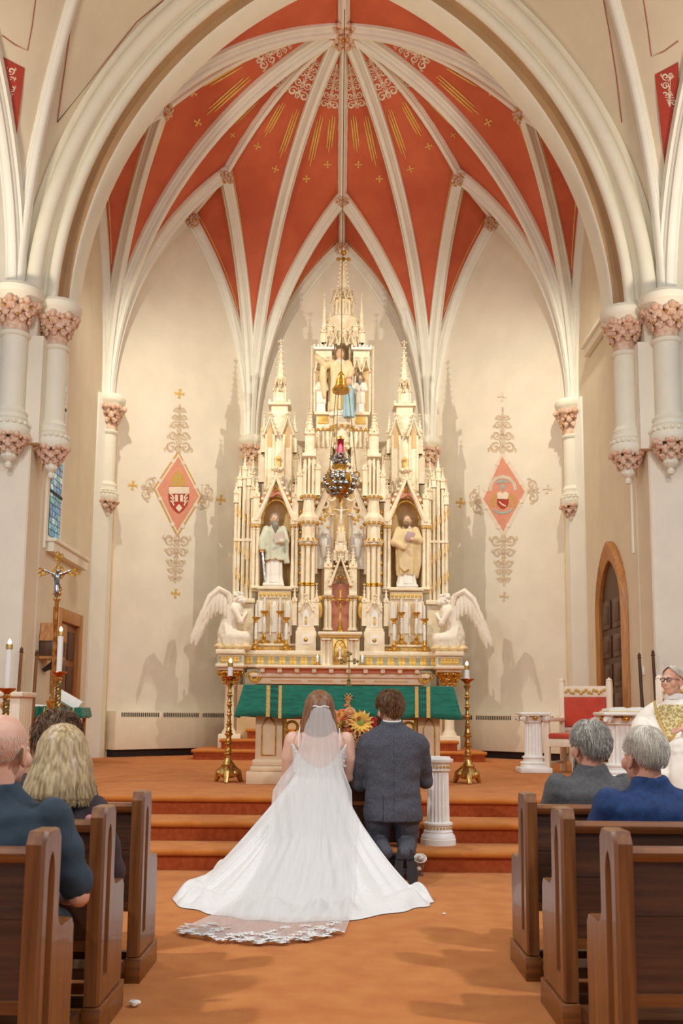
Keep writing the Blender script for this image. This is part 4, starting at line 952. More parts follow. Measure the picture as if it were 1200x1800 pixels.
def statue(name, px, py0, py1, Y, label, H, robe_mat, mantle_mat, hair_mat, kind, group=None):
    z0 = rz(py1, Y); z1 = rz(py0, Y); x = P(px, (py0+py1)/2, Y).x; h = z1-z0; u = h/7.6
    t = thing(name, (x, Y, z0), label, 'statue', group)
    pl = .32*u
    MB().box(x-1.05*u, x+1.05*u, Y-.75*u, Y+.7*u, z0, z0+pl, .02).build('plinth', robe_mat, t)
    mb = robe(MB(), (x, Y), z0+pl, z0+6.2*u, [(0, 1.0*u), (.12, .86*u), (.45, .82*u), (.7, .86*u), (.88, .95*u), (.96, .7*u), (1, .34*u)], folds=9, amp=.085, ph=px)
    o = mb.build('robe', robe_mat, t); remesh(o, .016, 1)
    hz = z0+6.78*u; fx = {'sword': .25, 'book': -.35, 'bless': 0}.get(kind, 0)
    mb = MB(); head_mb(mb, (x, Y-.1*u, hz), .56*u, (fx, -1)); o = mb.build('head', 'statue_skin', t); remesh(o, .012, 1); eyes(o, (x, Y-.1*u, hz), .56*u, (fx, -1))
    mb = MB(); mb.sph((x, Y+.06*u, hz+.1*u), (.56*u, .58*u, .6*u), 12, 8); mb.sph((x-fx*.3*u, Y+.2*u, hz-.3*u), (.55*u, .42*u, .6*u), 10, 7)
    if kind in ('sword', 'greybeard'): mb.tube([(x+fx*.3*u, Y-.5*u, hz-.3*u), (x+fx*.45*u, Y-.62*u, hz-.8*u), (x+fx*.4*u, Y-.6*u, hz-1.7*u)], [.34*u, .36*u, .1*u], 10)
    if kind == 'book': mb.tube([(x+fx*.3*u, Y-.42*u, hz-.3*u), (x+fx*.4*u, Y-.55*u, hz-.55*u), (x+fx*.4*u, Y-.5*u, hz-.85*u)], [.36*u, .34*u, .15*u], 10)
    o = mb.build('hair', hair_mat, t); remesh(o, .014, 1)
    # mantle with arms
    mb = MB(); S = lambda s, a=.82, z=5.75: (x+s*a*u, Y, z0+z*u)
    if kind == 'sword':
        robe(mb, (x+.05*u, Y-.05*u), z0+2.6*u, z0+6.1*u, [(0, 1.02*u), (.2, .98*u), (.6, .96*u), (.85, 1.0*u), (.95, .8*u), (1, .4*u)], folds=7, amp=.07, ph=1)
        limb(mb, [S(-1), (x-1.2*u, Y-.25*u, z0+4.5*u), (x-1.15*u, Y-.5*u, z0+3.7*u)], [.42*u, .4*u, .3*u]); limb(mb, [S(1), (x+1.15*u, Y-.2*u, z0+4.6*u), (x+.75*u, Y-.85*u, z0+4.45*u)], [.42*u, .4*u, .32*u])
        mb.tube([(x+1.15*u, Y-.3*u, z0+4.5*u), (x+1.22*u, Y-.3*u, z0+3.3*u), (x+1.3*u, Y-.25*u, z0+2.3*u)], [.3*u, .26*u, .3*u], 8)
    elif kind == 'book':
        robe(mb, (x, Y), z0+1.2*u, z0+6.1*u, [(0, .95*u), (.3, 1.05*u), (.6, 1.1*u), (.85, 1.08*u), (.95, .85*u), (1, .42*u)], folds=6, amp=.1, ph=2)
        limb(mb, [S(-1), (x-1.25*u, Y-.3*u, z0+4.5*u), (x-.45*u, Y-.85*u, z0+3.95*u)], [.45*u, .46*u, .3*u]); limb(mb, [S(1), (x+1.2*u, Y-.25*u, z0+4.7*u), (x+.5*u, Y-.85*u, z0+4.8*u)], [.45*u, .44*u, .3*u])
        mb.tube([(x+1.1*u, Y-.1*u, z0+4.6*u), (x+1.15*u, Y, z0+2.6*u), (x+1.0*u, Y, z0+1.0*u)], [.4*u, .34*u, .12*u], 8)
    elif kind == 'bless':
        robe(mb, (x, Y), z0+.6*u, z0+6.1*u, [(0, 1.1*u), (.3, 1.0*u), (.6, .98*u), (.85, 1.05*u), (.95, .8*u), (1, .4*u)], folds=7, amp=.1, ph=.5)
        limb(mb, [S(-1), (x-1.5*u, Y-.4*u, z0+5.35*u), (x-2.3*u, Y-.7*u, z0+6.1*u)], [.45*u, .42*u, .3*u]); limb(mb, [S(1), (x+1.15*u, Y-.25*u, z0+4.8*u), (x+1.0*u, Y-.7*u, z0+4.2*u)], [.42*u, .4*u, .3*u])
        mb.tube([(x-1.7*u, Y-.35*u, z0+5.3*u), (x-1.75*u, Y-.25*u, z0+3.9*u), (x-1.5*u, Y-.1*u, z0+2.0*u)], [.35*u, .4*u, .15*u], 8)
    else:
        robe(mb, (x, Y), z0+2.0*u, z0+6.1*u, [(0, 1.0*u), (.5, .95*u), (.85, 1.0*u), (.95, .8*u), (1, .4*u)], folds=7, amp=.09, ph=px)
        for s in (-1, 1): limb(mb, [S(s), (x+s*1.1*u, Y-.3*u, z0+4.6*u), (x+s*.35*u, Y-.8*u, z0+4.5*u)], [.4*u, .38*u, .26*u])
    o = mb.build('mantle', mantle_mat, t); remesh(o, .016, 1)
    def hand(p, d=(0, -1, -.3)):
        m = MB(); m.sph(p, (.17*u, .15*u, .2*u), 8, 6); d = Vector(d).normalized()
        for i in range(4):
            q = Vector(p)+Vector(((i-1.5)*.09*u, 0, 0)); m.tube([q, q+d*.22*u, q+d*.36*u+Vector((0, 0, -.06*u))], [.05*u, .045*u, .035*u], 6)
        m.tube([Vector(p)+Vector((.14*u, 0, 0)), Vector(p)+Vector((.22*u, -.1*u, .1*u))], [.055*u, .04*u], 6); m.build('hand', 'statue_skin', t)
    if kind == 'sword':
        hand((x-1.15*u, Y-.62*u, z0+3.5*u)); hand((x+.7*u, Y-1.0*u, z0+4.25*u), (-.3, -1, .2))
        o = MB().tube([(x-1.15*u, Y-.72*u, z0+3.5*u), (x-.85*u, Y-.6*u, z0+.35*u)], [.13*u, .08*u], 4, flat=.35).build('sword', 'silver', t); MB().tube([(x-1.5*u, Y-.72*u, z0+3.55*u), (x-.8*u, Y-.72*u, z0+3.6*u)], .07*u, 6).build('sword_guard', 'gilt', o)
        R = Matrix.Translation((x+.55*u, Y-1.05*u, z0+4.75*u)) @ Matrix.Rotation(.5, 4, 'X') @ Matrix.Rotation(-.3, 4, 'Y')
        o = MB().box(-.55*u, 0, -.04*u, .04*u, -.42*u, .42*u).box(.0, .55*u, -.04*u, .04*u, -.42*u, .42*u).xf(R).build('book', 'statue_white', t); MB().box(-.57*u, .57*u, .04*u, .08*u, -.45*u, .45*u).xf(R).build('book_cover', 'gilt', o)
        MB().tube([(x+.9*u*math.cos(a), Y-.05*u+.7*u*math.sin(a), z0+2.62*u+.12*u*math.sin(3*a)) for a in np.linspace(0, 2*PI, 30)], .05*u, 6).build('gilt_hem', 'gilt', t)
    if kind == 'book':
        hand((x-.35*u, Y-1.0*u, z0+3.85*u)); hand((x+.4*u, Y-1.02*u, z0+4.75*u))
        R = Matrix.Translation((x+.25*u, Y-1.0*u, z0+5.0*u)) @ Matrix.Rotation(.25, 4, 'X') @ Matrix.Rotation(.25, 4, 'Y')
        MB().box(-.42*u, .42*u, -.1*u, .1*u, -.5*u, .5*u, .02).xf(R).build('book', 'statue_lilac', t)
        MB().tube([(x-.75*u, Y-.55*u, z0+2.0*u), (x-.35*u, Y-.78*u, z0+1.5*u), (x+.15*u, Y-.8*u, z0+1.75*u)], .06*u, 6).build('gilt_hem', 'gilt', t)
    if kind == 'bless': hand((x-2.4*u, Y-.75*u, z0+6.25*u), (-.3, -.3, 1)); hand((x+.95*u, Y-.85*u, z0+4.05*u))
    return t
statue('saint_statue', 482, 900, 1033, 19.0, 'grey-bearded stone saint with open book and downward sword in left niche', 1.4, 'statue_white', 'statue_green', 'statue_grey', 'sword')
statue('saint_statue', 715, 900, 1033, 19.0, 'brown-haired stone saint in cream cloak holding lilac book in right niche', 1.4, 'statue_white', 'statue_cloak', 'statue_brown', 'book')
sb = statue('saint_statue', 597, 609, 734, 19.15, 'ivory robed saint with raised arm under the topmost central canopy', 1.3, 'statue_ivory', 'statue_cloak', 'statue_brown', 'bless')
x = P(613, 690, 19.0).x; z = rz(734, 19.0)
mb = MB(); robe(mb, (x, 18.97), z, z+.62, [(0, .11), (.5, .09), (.9, .1), (1, .04)], folds=6, amp=.1); o = mb.build('child_figure', 'statue_blue', sb); MB().sph((x, 18.95, z+.69), (.065, .065, .08), 10, 7).build('child_head', 'statue_skin', o)
statue('saint_statue', 564, 657, 730, 19.22, 'small ivory saint in the left turret canopy beside the central statue', .8, 'statue_white', 'statue_ivory', 'statue_brown', 'plain')
statue('saint_statue', 632, 657, 730, 19.22, 'small grey-bearded ivory saint in the right turret canopy', .8, 'statue_white', 'statue_ivory', 'statue_grey', 'greybeard')
# ---------------- kneeling angels
def angel(s, label):
    x = P(410 if s < 0 else 789, 1120, 18.4).x; Y = 18.45; z0 = rz(1144, Y); t = thing('kneeling_angel', (x, Y, z0), label, 'statue', 'kneeling angels at the ends of the high altar')
    d = -s     # faces the centre
    mb = MB()
    for i in range(7): mb.sph((x-.24+i*.08, Y-.08+.05*(i % 2), z0+.05), (.1, .16, .07), 8, 6)
    mb.build('cloud_base', 'statue_cloak', t)
    mb = MB()
    limb(mb, [(x-d*.18, Y, z0+.16), (x-d*.02, Y-.02, z0+.14), (x+d*.2, Y-.05, z0+.16)], [.12, .13, .1])      # folded legs
    limb(mb, [(x-d*.12, Y, z0+.28), (x-d*.08, Y, z0+.5), (x+d*.02, Y-.02, z0+.72)], [.18, .16, .15])           # torso
    limb(mb, [(x-d*.1, Y-.06, z0+.22), (x+d*.2, Y-.1, z0+.22), (x+d*.22, Y-.08, z0+.06)], [.15, .12, .08])    # raised knee
    for m in (-1, 1): limb(mb, [(x+d*.02, Y+m*.13, z0+.72), (x+d*.14, Y+m*.12-.05, z0+.5), (x+d*.22, Y-.08, z0+.66)], [.075, .065, .045])
    for i in range(6): mb.tube([(x-d*.15+d*.06*i, Y-.14, z0+.45-.03*i), (x-d*.1+d*.06*i, Y-.18, z0+.25), (x-d*.16+d*.07*i, Y-.16, z0+.08)], [.03, .04, .03], 6)
    mb.sph((x+d*.1, Y-.03, z0+.92), (.09, .085, .11), 10, 8); mb.sph((x+d*.18, Y-.05, z0+.88), (.05, .05, .06), 8, 6); mb.tube([(x+d*.03, Y, z0+.74), (x+d*.09, Y-.02, z0+.88)], [.06, .055], 8)
    o = mb.build('body', 'statue_ivory', t); remesh(o, .014, 1)
    m2 = MB()
    for i in range(26):
        a = i*2.4; m2.sph((x+d*(.07+.07*math.cos(a)), Y-.02+.085*math.sin(a), z0+.95+.07*math.sin(i*1.7)), .035, 7, 5)
    m2.build('curled_hair', 'statue_white', t)
    for w, yo in ((0, -.12), (1, .16)):
        m3 = MB(); rt = Vector((x-d*.06, Y+yo*.6, z0+.72))
        sp = [rt, rt+Vector((-d*.06, yo*.6, .28)), rt+Vector((-d*.2, yo, .36)), rt+Vector((-d*.36, yo*1.2, .22)), rt+Vector((-d*.5, yo*1.3, -.12)), rt+Vector((-d*.56, yo*1.4, -.36))]
        m3.tube(sp, [.06, .065, .06, .05, .035, .015], 8)
        for k in range(13):
            f = k/12; i = min(4, int(f*5)); p = sp[i].lerp(sp[i+1], f*5-i); L = .5*(1-.45*f)
            e = p+Vector((d*(.10-.16*f)-d*.05, 0, -L)); m3.tube([p, p.lerp(e, .5)+Vector((-d*.02, -.015, 0)), e], [.05, .05, .012], 6, flat=.35, up=(1, 0, 0))
        m3.build('wing', 'statue_ivory', t)
angel(-1, 'kneeling ivory angel on the left end of the high altar'); angel(1, 'kneeling ivory angel on the right end of the high altar')
# ---------------- candlesticks on the reredos shelves
def shelf_candle(tall):
    t = thing('altar_candlestick', (0, 0, 0)); mb = MB()
    mb.lathe((0, 0, 0), [(.1, 0), (.1, .02), (.06, .05), (.035, .09), (.05, .11), (.025, .14), (.022, .2)], 12)
    for i in range(3): a = i*2*PI/3+.5; mb.sph((.085*math.cos(a), .085*math.sin(a), .03), (.04, .04, .035), 8, 6)
    mb.build('base', 'gilt', t)
    MB().lathe((0, 0, 0), [(.022, .2), (.03, .23), (.026, .3), (.03, .33), (.024, .45), (.02, .5)], 10).build('stem', 'white_paint', t)
    MB().lathe((0, 0, 0), [(.02, .5), (.035, .52), (.025, .54), (.075, .585), (.08, .6), (.02, .6)], 14).build('drip_pan', 'gilt', t)
    MB().lathe((0, 0, 0), [(.021, .59), (.021, .84), (.004, .85)], 10).build('candle', 'candle_wax', t); return t
c0 = shelf_candle(1); first = True
for side, xs in (('left', ((449, 0), (463.5, 1), (491, 1), (502.5, 0))), ('right', ((692.5, 0), (705, 1), (731.5, 1), (746, 0)))):
    for i, (px, hi) in enumerate(xs):
        Y = 18.82 if hi else 18.56; z = rz(1132 if hi else 1144, 18.72 if hi else 18.45)+.001; x = P(px, 1140, Y).x
        o = c0 if first else copy_tree(c0, (x, Y, z))
        if first: c0.location = (x, Y, z); first = False
        tag(o, f"{'back' if hi else 'front'} row gilt and white candlestick under the {side} niche, {'outer' if (i < 2) == (side == 'left') else 'inner'} one", 'candlestick', 'candlesticks on the high altar')
# throne crucifix
def crucifix(name, x, y, z0, h, mat, label, base=True, corp='gilt'):
    t = thing(name, (x, y, z0), label, 'crucifix'); zc = z0+h*.66
    if base: MB().lathe((x, y, z0), [(h*.11, 0), (h*.11, h*.02), (h*.07, h*.06), (h*.04, h*.16), (h*.06, h*.2), (h*.025, h*.25), (h*.02, h*.3)], 6).build('base', mat, t, angle=30)
    mb = MB().box(x-h*.017, x+h*.017, y-.012, y+.012, z0+h*.25, z0+h); mb.box(x-h*.2, x+h*.2, y-.012, y+.012, zc+h*.1, zc+h*.135)
    for p in ((x-h*.2, zc+h*.117), (x+h*.2, zc+h*.117), (x, z0+h)):
        for a in range(3): mb.sph((p[0]+.022*math.cos(a*2.1), y, p[1]+.022*math.sin(a*2.1)), .018, 6, 4)
    mb.build('cross', mat, t)
    if corp:
        mb = MB(); limb(mb, [(x, y-.03, zc+h*.02), (x, y-.04, zc+h*.1)], [h*.028, h*.034]); limb(mb, [(x-h*.16, y-.03, zc+h*.135), (x, y-.04, zc+h*.1), (x+h*.16, y-.03, zc+h*.135)], [h*.012, h*.02, h*.012])
        limb(mb, [(x, y-.035, zc), (x+h*.01, y-.05, zc-h*.1), (x, y-.03, zc-h*.2)], [h*.026, h*.022, h*.012]); mb.sph((x+h*.012, y-.05, zc+h*.15), h*.024, 8, 6)
        o = mb.build('corpus', corp, t); remesh(o, .006 if h < 1 else .008, 1)
    return t
crucifix('throne_crucifix', RX0+.0, 18.9, rz(1110, 18.9), .76, 'gilt', 'small gilt crucifix standing before the pink throne panel')
crucifix('wall_crucifix', RX0, 18.74, rz(955, 18.74), .8, 'gold_paint', 'gilt and ivory crucifix above the throne canopy below the hanging lamp', False, 'statue_ivory')
# small lit candles beside the tabernacle
for s in (-1, 1):
    x = RX0+s*hx(39, 18.35); z = rz(1169, 18.35); t = thing('votive_candle', (x, 18.33, z), f"small white candle at the {'left' if s < 0 else 'right'} of the tabernacle", 'candle', 'candles beside the tabernacle')
    MB().lathe((x, 18.33, z), [(.06, 0), (.06, .012), (.025, .025), (.02, .05)], 12).build('holder', 'gilt', t); MB().lathe((x, 18.33, z), [(.022, .05), (.022, .12), (.005, .125)], 10).build('candle', 'candle_wax', t); MB().lathe((x, 18.33, z), [(.001, .12), (.012, .14), (.001, .18)], 8).build('flame', 'flame', t)
# ---------------- hanging sanctuary lamp
Yl = 15.6; lz = lambda py: rz(py, Yl); lx = P(598, 800, Yl).x
SL = thing('sanctuary_lamp', (lx, Yl, lz(880)), 'silver and gold hanging sanctuary lamp with ruby glass', 'lamp')
top = 13.0
MB().tube([(lx, Yl, lz(655)), (lx, Yl, top)], .008, 5).build('suspension_rod', 'antique_brass', SL)
MB().lathe((lx, Yl, 0), [(.0, lz(690)), (.13, lz(690)), (.145, lz(685)), (.12, lz(681)), (.09, lz(676)), (.075, lz(668)), (.05, lz(662)), (.055, lz(659)), (.03, lz(656)), (.0, lz(650))], 16).build('canopy', 'gilt', SL)
for i in range(3):
    a = i*2*PI/3+PI/2+.35; p0 = Vector((lx+.12*math.cos(a), Yl+.12*math.sin(a), lz(688))); p1 = Vector((lx+.26*math.cos(a), Yl+.26*math.sin(a), lz(832))); mb = MB(); n = 26
    for k in range(n):
        q = p0.lerp(p1, (k+.5)/n); mb.sph(q, (.009, .009, .03), 5, 4)
    mb.build('chain', 'antique_brass', SL)
    mb = MB().tube([p1+Vector((math.cos(a)*.045*math.cos(b), math.sin(a)*.045*math.cos(b), .045*math.sin(b)-.03)) for b in np.linspace(-1.2, 3.6, 12)], .014, 6); mb.build('handle', 'gilt', SL)
MB().lathe((lx, Yl, 0), [(.05, lz(806)), (.052, lz(774)), (.058, lz(772)), (.045, lz(772))], 16).build('ruby_glass', 'ruby_glass', SL); MB().lathe((lx, Yl, 0), [(.062, lz(773)), (.058, lz(770)), (.03, lz(767)), (.0, lz(766))], 16).build('glass_cap', 'brass', SL); MB().lathe((lx, Yl, 0), [(.022, lz(805)), (.022, lz(785)), (.003, lz(780))], 10).build('candle', 'flame', SL)
mb = MB(); rnd = random.Random(5)
for i in range(24):
    a = i*2.4; f = i/24; mb.sph((lx+(.1-.04*f)*math.cos(a), Yl+(.1-.04*f)*math.sin(a), lz(818)+(lz(798)-lz(818))*f), (.035, .035, .03), 8, 6)
for i in range(6): a = i*PI/3; mb.tube([(lx+.09*math.cos(a), Yl+.09*math.sin(a), lz(812)), (lx+.15*math.cos(a), Yl+.15*math.sin(a), lz(806)), (lx+.13*math.cos(a), Yl+.13*math.sin(a), lz(800))], [.02, .025, .01], 6)
mb.build('leaf_crown', 'silver', SL)
MB().lathe((lx, Yl, 0), [(.1, lz(832)), (.09, lz(826)), (.11, lz(822)), (.115, lz(818)), (.07, lz(816))], 20).build('collar', 'gilt', SL)
bw = MB().lathe((lx, Yl, 0), [(.0, lz(872)), (.06, lz(871)), (.14, lz(866)), (.2, lz(857)), (.235, lz(847)), (.225, lz(838)), (.17, lz(833)), (.1, lz(831))], 28).build('bowl', 'gilt', SL)
mb = MB()
for ring, (py, r, n, e) in enumerate(((869, .12, 10, .042), (862, .18, 14, .046), (853, .22, 16, .05), (843, .23, 16, .05), (835, .195, 14, .044))):
    for i in range(n):
        if (i+ring) % 4 == 0: continue
        a = 2*PI*(i+.5*(ring % 2))/n; mb.sph((lx+r*math.cos(a), Yl+r*math.sin(a), lz(py)), (e, e, e*1.1), 7, 5)
mb.build('silver_relief', 'silver', bw)
for i in range(6): a = i*PI/3+.2; MB().tube([(lx+r*math.cos(a), Yl+r*math.sin(a), lz(py)) for r, py in ((.12, 870), (.2, 861), (.25, 848), (.23, 837))], .016, 6).build('gilt_strap', 'gilt', bw)
MB().lathe((lx, Yl, 0), [(.0, lz(884)), (.02, lz(882)), (.03, lz(879)), (.015, lz(877)), (.06, lz(874)), (.075, lz(871))], 14).build('pendant_finial', 'gilt', SL)
# ================================================================== SANCTUARY FURNITURE
Ya = 11.5
axm = P(612, 1300, Ya).x
AL = thing('altar_table', (axm, 11.9, ZP), 'tan stone altar table with carved gold tracery under a green cloth', 'altar')
def ax_(px, Y=Ya): return P(px, 1300, Y).x
ztop = P(612, 1206, Ya).z; zleg = P(612, 1262, Ya).z
hw = (ax_(797)-ax_(427))/2
MB().box(axm-hw+.01, axm+hw-.01, Ya+.02, Ya+.92, ztop-.09, ztop-.012, .01).build('table_top', 'stone_altar', AL)
for s in (-1, 1):
    for Yq in (Ya+.12, Ya+.62):
        x0 = axm+s*hx(162, Ya) if s < 0 else axm+s*hx(122, Ya); x1 = axm+s*hx(115, Ya) if s < 0 else axm+s*hx(160, Ya)
        if Yq > Ya+.2: Yd = .2
        else: Yd = .22
        lo, hi_ = min(x0, x1), max(x0, x1)
        lg = MB().box(lo, hi_, Yq, Yq+Yd, ZP+.26, ztop-.09, .008).build('leg', 'stone_altar', AL)
        MB().box(lo-.09, hi_+.05 if s < 0 else hi_+.09, Yq-.08, Yq+Yd+.06, ZP, ZP+.14, .01).build('plinth', 'stone_altar', lg); MB().box(lo-.05, hi_+.05, Yq-.05, Yq+Yd+.05, ZP+.14, ZP+.2, .02).box(lo-.03, hi_+.03, Yq-.03, Yq+Yd+.03, ZP+.2, ZP+.27, .015).build('plinth_moulding', 'stone_altar', lg)
        if Yq < Ya+.2:
            cx = (lo+hi_)/2; pw = (hi_-lo)*.26
            MB().tube([(cx-pw, Yq-.004, ZP+.32), (cx-pw, Yq-.004, zleg-.1), (cx-pw*.6, Yq-.004, zleg-.04), (cx, Yq-.004, zleg), (cx+pw*.6, Yq-.004, zleg-.04), (cx+pw, Yq-.004, zleg-.1), (cx+pw, Yq-.004, ZP+.32), (cx-pw, Yq-.004, ZP+.32)], .008, 5).build('gilt_panel_line', 'gilt', lg)
# tracery spandrels between the legs
xi0, xi1 = axm-hx(113, Ya), axm+hx(120, Ya)
MB().box(xi0, xi1, Ya+.16, Ya+.24, zleg-.02, ztop-.1, .006).build('apron_beam', 'wood_oak', AL)
for s in (-1, 1):
    xb = xi0 if s < 0 else xi1; mb = MB(); d = -s
    mb.tube([(xb+d*.02, Ya+.2, zleg-.62), (xb+d*.03, Ya+.2, zleg-.4), (xb+d*.12, Ya+.2, zleg-.2), (xb+d*.3, Ya+.2, zleg-.07), (xb+d*.5, Ya+.2, zleg-.02)], .028, 8)
    for cx, cz, r in ((.09, -.11, .065), (.24, -.06, .045), (.05, -.28, .05), (.36, -.03, .035)): mb.tube([(xb+d*cx+r*math.cos(a), Ya+.2, zleg+cz+r*math.sin(a)) for a in np.linspace(0, 2*PI, 13)], .016, 6)
    mb.box(min(xb, xb+d*.03), max(xb, xb+d*.03), Ya+.17, Ya+.23, ZP+.3, zleg); mb.build('tracery_bracket', 'gilt', AL)
    column(xb+d*.05, Ya+.2, ZP+.27, zleg-.6, .022, .06, par=AL)
# green cloth
def cloth(name, x0, x1, y0, y1, zt, drop, flare, label, cat, wav=.012, mats='green_cloth', bands=()):
    t = thing(name, ((x0+x1)/2, (y0+y1)/2, zt-drop), label, cat)
    n = 80; per = []
    W, D = x1-x0, y1-y0
    for i in range(n): per.append((x0+W*i/n, y0, 0, -1))
    for i in range(30): per.append((x1, y0+D*i/30, 1, 0))
    for i in range(n): per.append((x1-W*i/n, y1, 0, 1))
    for i in range(30): per.append((x0, y1-D*i/30, -1, 0))
    rows = []
    for k, f in enumerate((-.02, 0, .06, .2, .4, .6, .8, 1.0)):
        row = []
        for j, (px, py, nx, ny) in enumerate(per):
            w = wav*math.sin(j*.55)*max(0, f)+wav*.7*math.sin(j*.21+1)*max(0, f)
            # corners fall outwards
            cx = max(0, 1-abs(px-x0)/.12, 1-abs(px-x1)/.12) if ny else 1
            fl = flare*max(0, f)
            ox = fl*(nx if nx else (1 if px > (x0+x1)/2 else -1)*max(0, 1-min(abs(px-x0), abs(px-x1))/.15)); oy = ny*(.012+w+.01*f)
            if nx: oy = 0; ox = nx*(fl+w)
            row.append((px+ox, py+oy, zt+(.0 if f <= 0 else -drop*f+.012*math.sin(j*.3)*f*f)))
        rows.append(row)
    rows[0] = [((x0+x1)/2+(p[0]-(x0+x1)/2)*.97, (y0+y1)/2+(p[1]-(y0+y1)/2)*.9, zt+.004) for p in rows[1]]
    mb = MB().grid(rows, close=True); mb.f.append(tuple(range(len(per))))
    o = mb.build('cloth', mats, t, angle=60); md = o.modifiers.new('s', 'SOLIDIFY'); md.thickness = .006; md.offset = -1; bake(o)
    for bx0, bx1, m_, off in bands:
        b = MB(); R = []
        for f in (0, .1, .3, .5, .75, 1.0):
            r_ = []
            for xx in np.linspace(bx0, bx1, 4):
                j = (xx-x0)/W*n; w = wav*math.sin(j*.55)*f+wav*.7*math.sin(j*.21+1)*f; r_.append((xx, y0-(.012+w+.01*f)-.006-off, zt-drop*f+.012*math.sin(j*.3)*f*f))
            R.append(r_)
        b.grid(R).build('braid' if m_ == 'gold_braid' else 'band', m_, o)
    return t
X1 = lambda px: P(px, 1230, Ya).x
tc_ = cloth('altar_cloth', axm-hw, axm+hw, Ya, Ya+.95, ztop, ztop-zleg, .1, 'deep green altar cloth with gold striped bands and small gold cross', 'cloth', .008,
      bands=((X1(475), X1(489), 'green_band', 0), (X1(468), X1(474.5), 'gold_braid', .001), (X1(489.5), X1(495), 'gold_braid', .001), (X1(735), X1(749), 'green_band', 0), (X1(729), X1(735), 'gold_braid', .001), (X1(749), X1(755.5), 'gold_braid', .001)))
mb = MB(); ex, ez = X1(612), P(612, 1226, Ya).z
for a in range(4):
    q = a*PI/2; mb.box(-.008, .008, -.004, .004, 0, .045); mb.box(-.024, .024, -.004, .004, .032, .045)
    for i in range(len(mb.v)-16, len(mb.v)): v = mb.v[i]; mb.v[i] = (v[0]*math.cos(q)-v[2]*math.sin(q)+ex, v[1]+Ya-.034, v[0]*math.sin(q)+v[2]*math.cos(q)+ez)
mb.build('embroidered_cross', 'gold_braid', tc_)
crucifix('standing_cross', P(613, 1180, 12.0).x, 12.0, ztop+.004, P(613, 1150, 12.0).z-ztop, 'antique_brass', 'slim antique brass cross standing on the green altar cloth', True, None)
# ---------------- tall floor candlesticks
def floor_candle(h, style):
    """h: height of the drip pan"""
    t = thing('floor_candlestick', (0, 0, 0)); mb = MB()
    mb.lathe((0, 0, 0), [(.05, .05), (.12, .07), (.13, .1), (.1, .14), (.07, .17), (.085, .2), (.05, .24), (.035, .27)], 18)
    for i in range(3):
        a = i*2*PI/3+PI/6; mb.tube([(.06*math.cos(a), .06*math.sin(a), .16), (.13*math.cos(a), .13*math.sin(a), .11), (.15*math.cos(a), .15*math.sin(a), .04), (.175*math.cos(a), .175*math.sin(a), .0)], [.04, .04, .03, .025], 8)
        mb.sph((.16*math.cos(a), .16*math.sin(a), .022), .026, 8, 6); mb.sph((.11*math.cos(a+1), .11*math.sin(a+1), .11), (.035, .035, .03), 8, 6)
    mb.build('base', 'brass', t)
    if style == 'ornate':
        pr = [(.03, .27)]
        for i in range(7):
            z = .3+i*(h-.42)/7; k = (h-.42)/7; R = .055 if i < 3 else .036
            pr += [(R*.6, z), (R, z+k*.18), (R*.6, z+k*.34), (R*.75, z+k*.5), (R*.55, z+k*.62), (R*.55, z+k*.95)]
        pr += [(.03, h-.1), (.05, h-.08), (.03, h-.06), (.04, h-.05)]
        MB().lathe((0, 0, 0), pr, 16, fl=8, fd=.06).build('stem', 'brass', t)
    else:
        MB().lathe((0, 0, 0), [(.035, .27), (.05, .3), (.035, .34), (.03, h-.5), (.05, h-.47), (.035, h-.43)], 14).build('stem', 'brass', t)
        mb = MB(); n = 40
        for k in range(3): mb.tube([(.017*math.cos(q*.55+k*2.09), .017*math.sin(q*.55+k*2.09), h-.43+.36*q/n) for q in range(n+1)], .017, 6)
        mb.build('twisted_stem', 'antique_brass', t); MB().lathe((0, 0, 0), [(.03, h-.09), (.04, h-.07), (.028, h-.05)], 12).build('knop', 'brass', t)
    MB().lathe((0, 0, 0), [(.025, h-.06), (.03, h-.04), (.07, h-.012), (.085, h), (.08, h+.008), (.02, h)], 18).build('drip_pan', 'copper', t)
    ch = .115 if style == 'ornate' else .38
    MB().lathe((0, 0, 0), [(.029, h), (.029, h+ch), (.026, h+ch+.003)], 14).build('candle', 'candle_wax', t)
    MB().lathe((0, 0, 0), [(.031, h+ch-.002), (.031, h+ch+.045), (.02, h+ch+.05), (.012, h+ch+.045)], 14).build('candle_follower', 'brass', t)
    MB().lathe((0, 0, 0), [(.006, h+ch+.045), (.018, h+ch+.065), (.012, h+ch+.085), (.001, h+ch+.1)], 10).build('flame', 'flame', t)
    return t
hA = P(400, 1189, 11.8).z-ZP
fc = floor_candle(hA, 'ornate'); fc.location = G(400, 1375, ZP).xy.to_3d()+Vector((0, 0, ZP)); tag(fc, 'ornate brass floor candlestick at the left corner of the green altar', 'candlestick', 'floor candlesticks flanking the altar')
p = G(820, 1376, ZP); copy_tree(fc, (p.x, p.y-.1, ZP), label='ornate brass floor candlestick at the right corner of the green altar')
hB = P(100, 1182, 10.7).z-ZP
fc2 = floor_candle(hB, 'twist'); q = P(101, 1240, 10.7); fc2.location = (q.x, 10.7, ZP); tag(fc2, 'brass candlestick with twisted stem and tall white candle beside the processional cross', 'candlestick', 'twisted candlesticks on the left')
q = P(11, 1240, 9.62); fc3 = copy_tree(fc2, (q.x, 9.62, .34), label='brass twisted candlestick at the left picture edge before the cream cabinet')
s_ = (P(11, 1211, 9.62).z-.34)/hB; fc3.scale = (1, 1, s_)
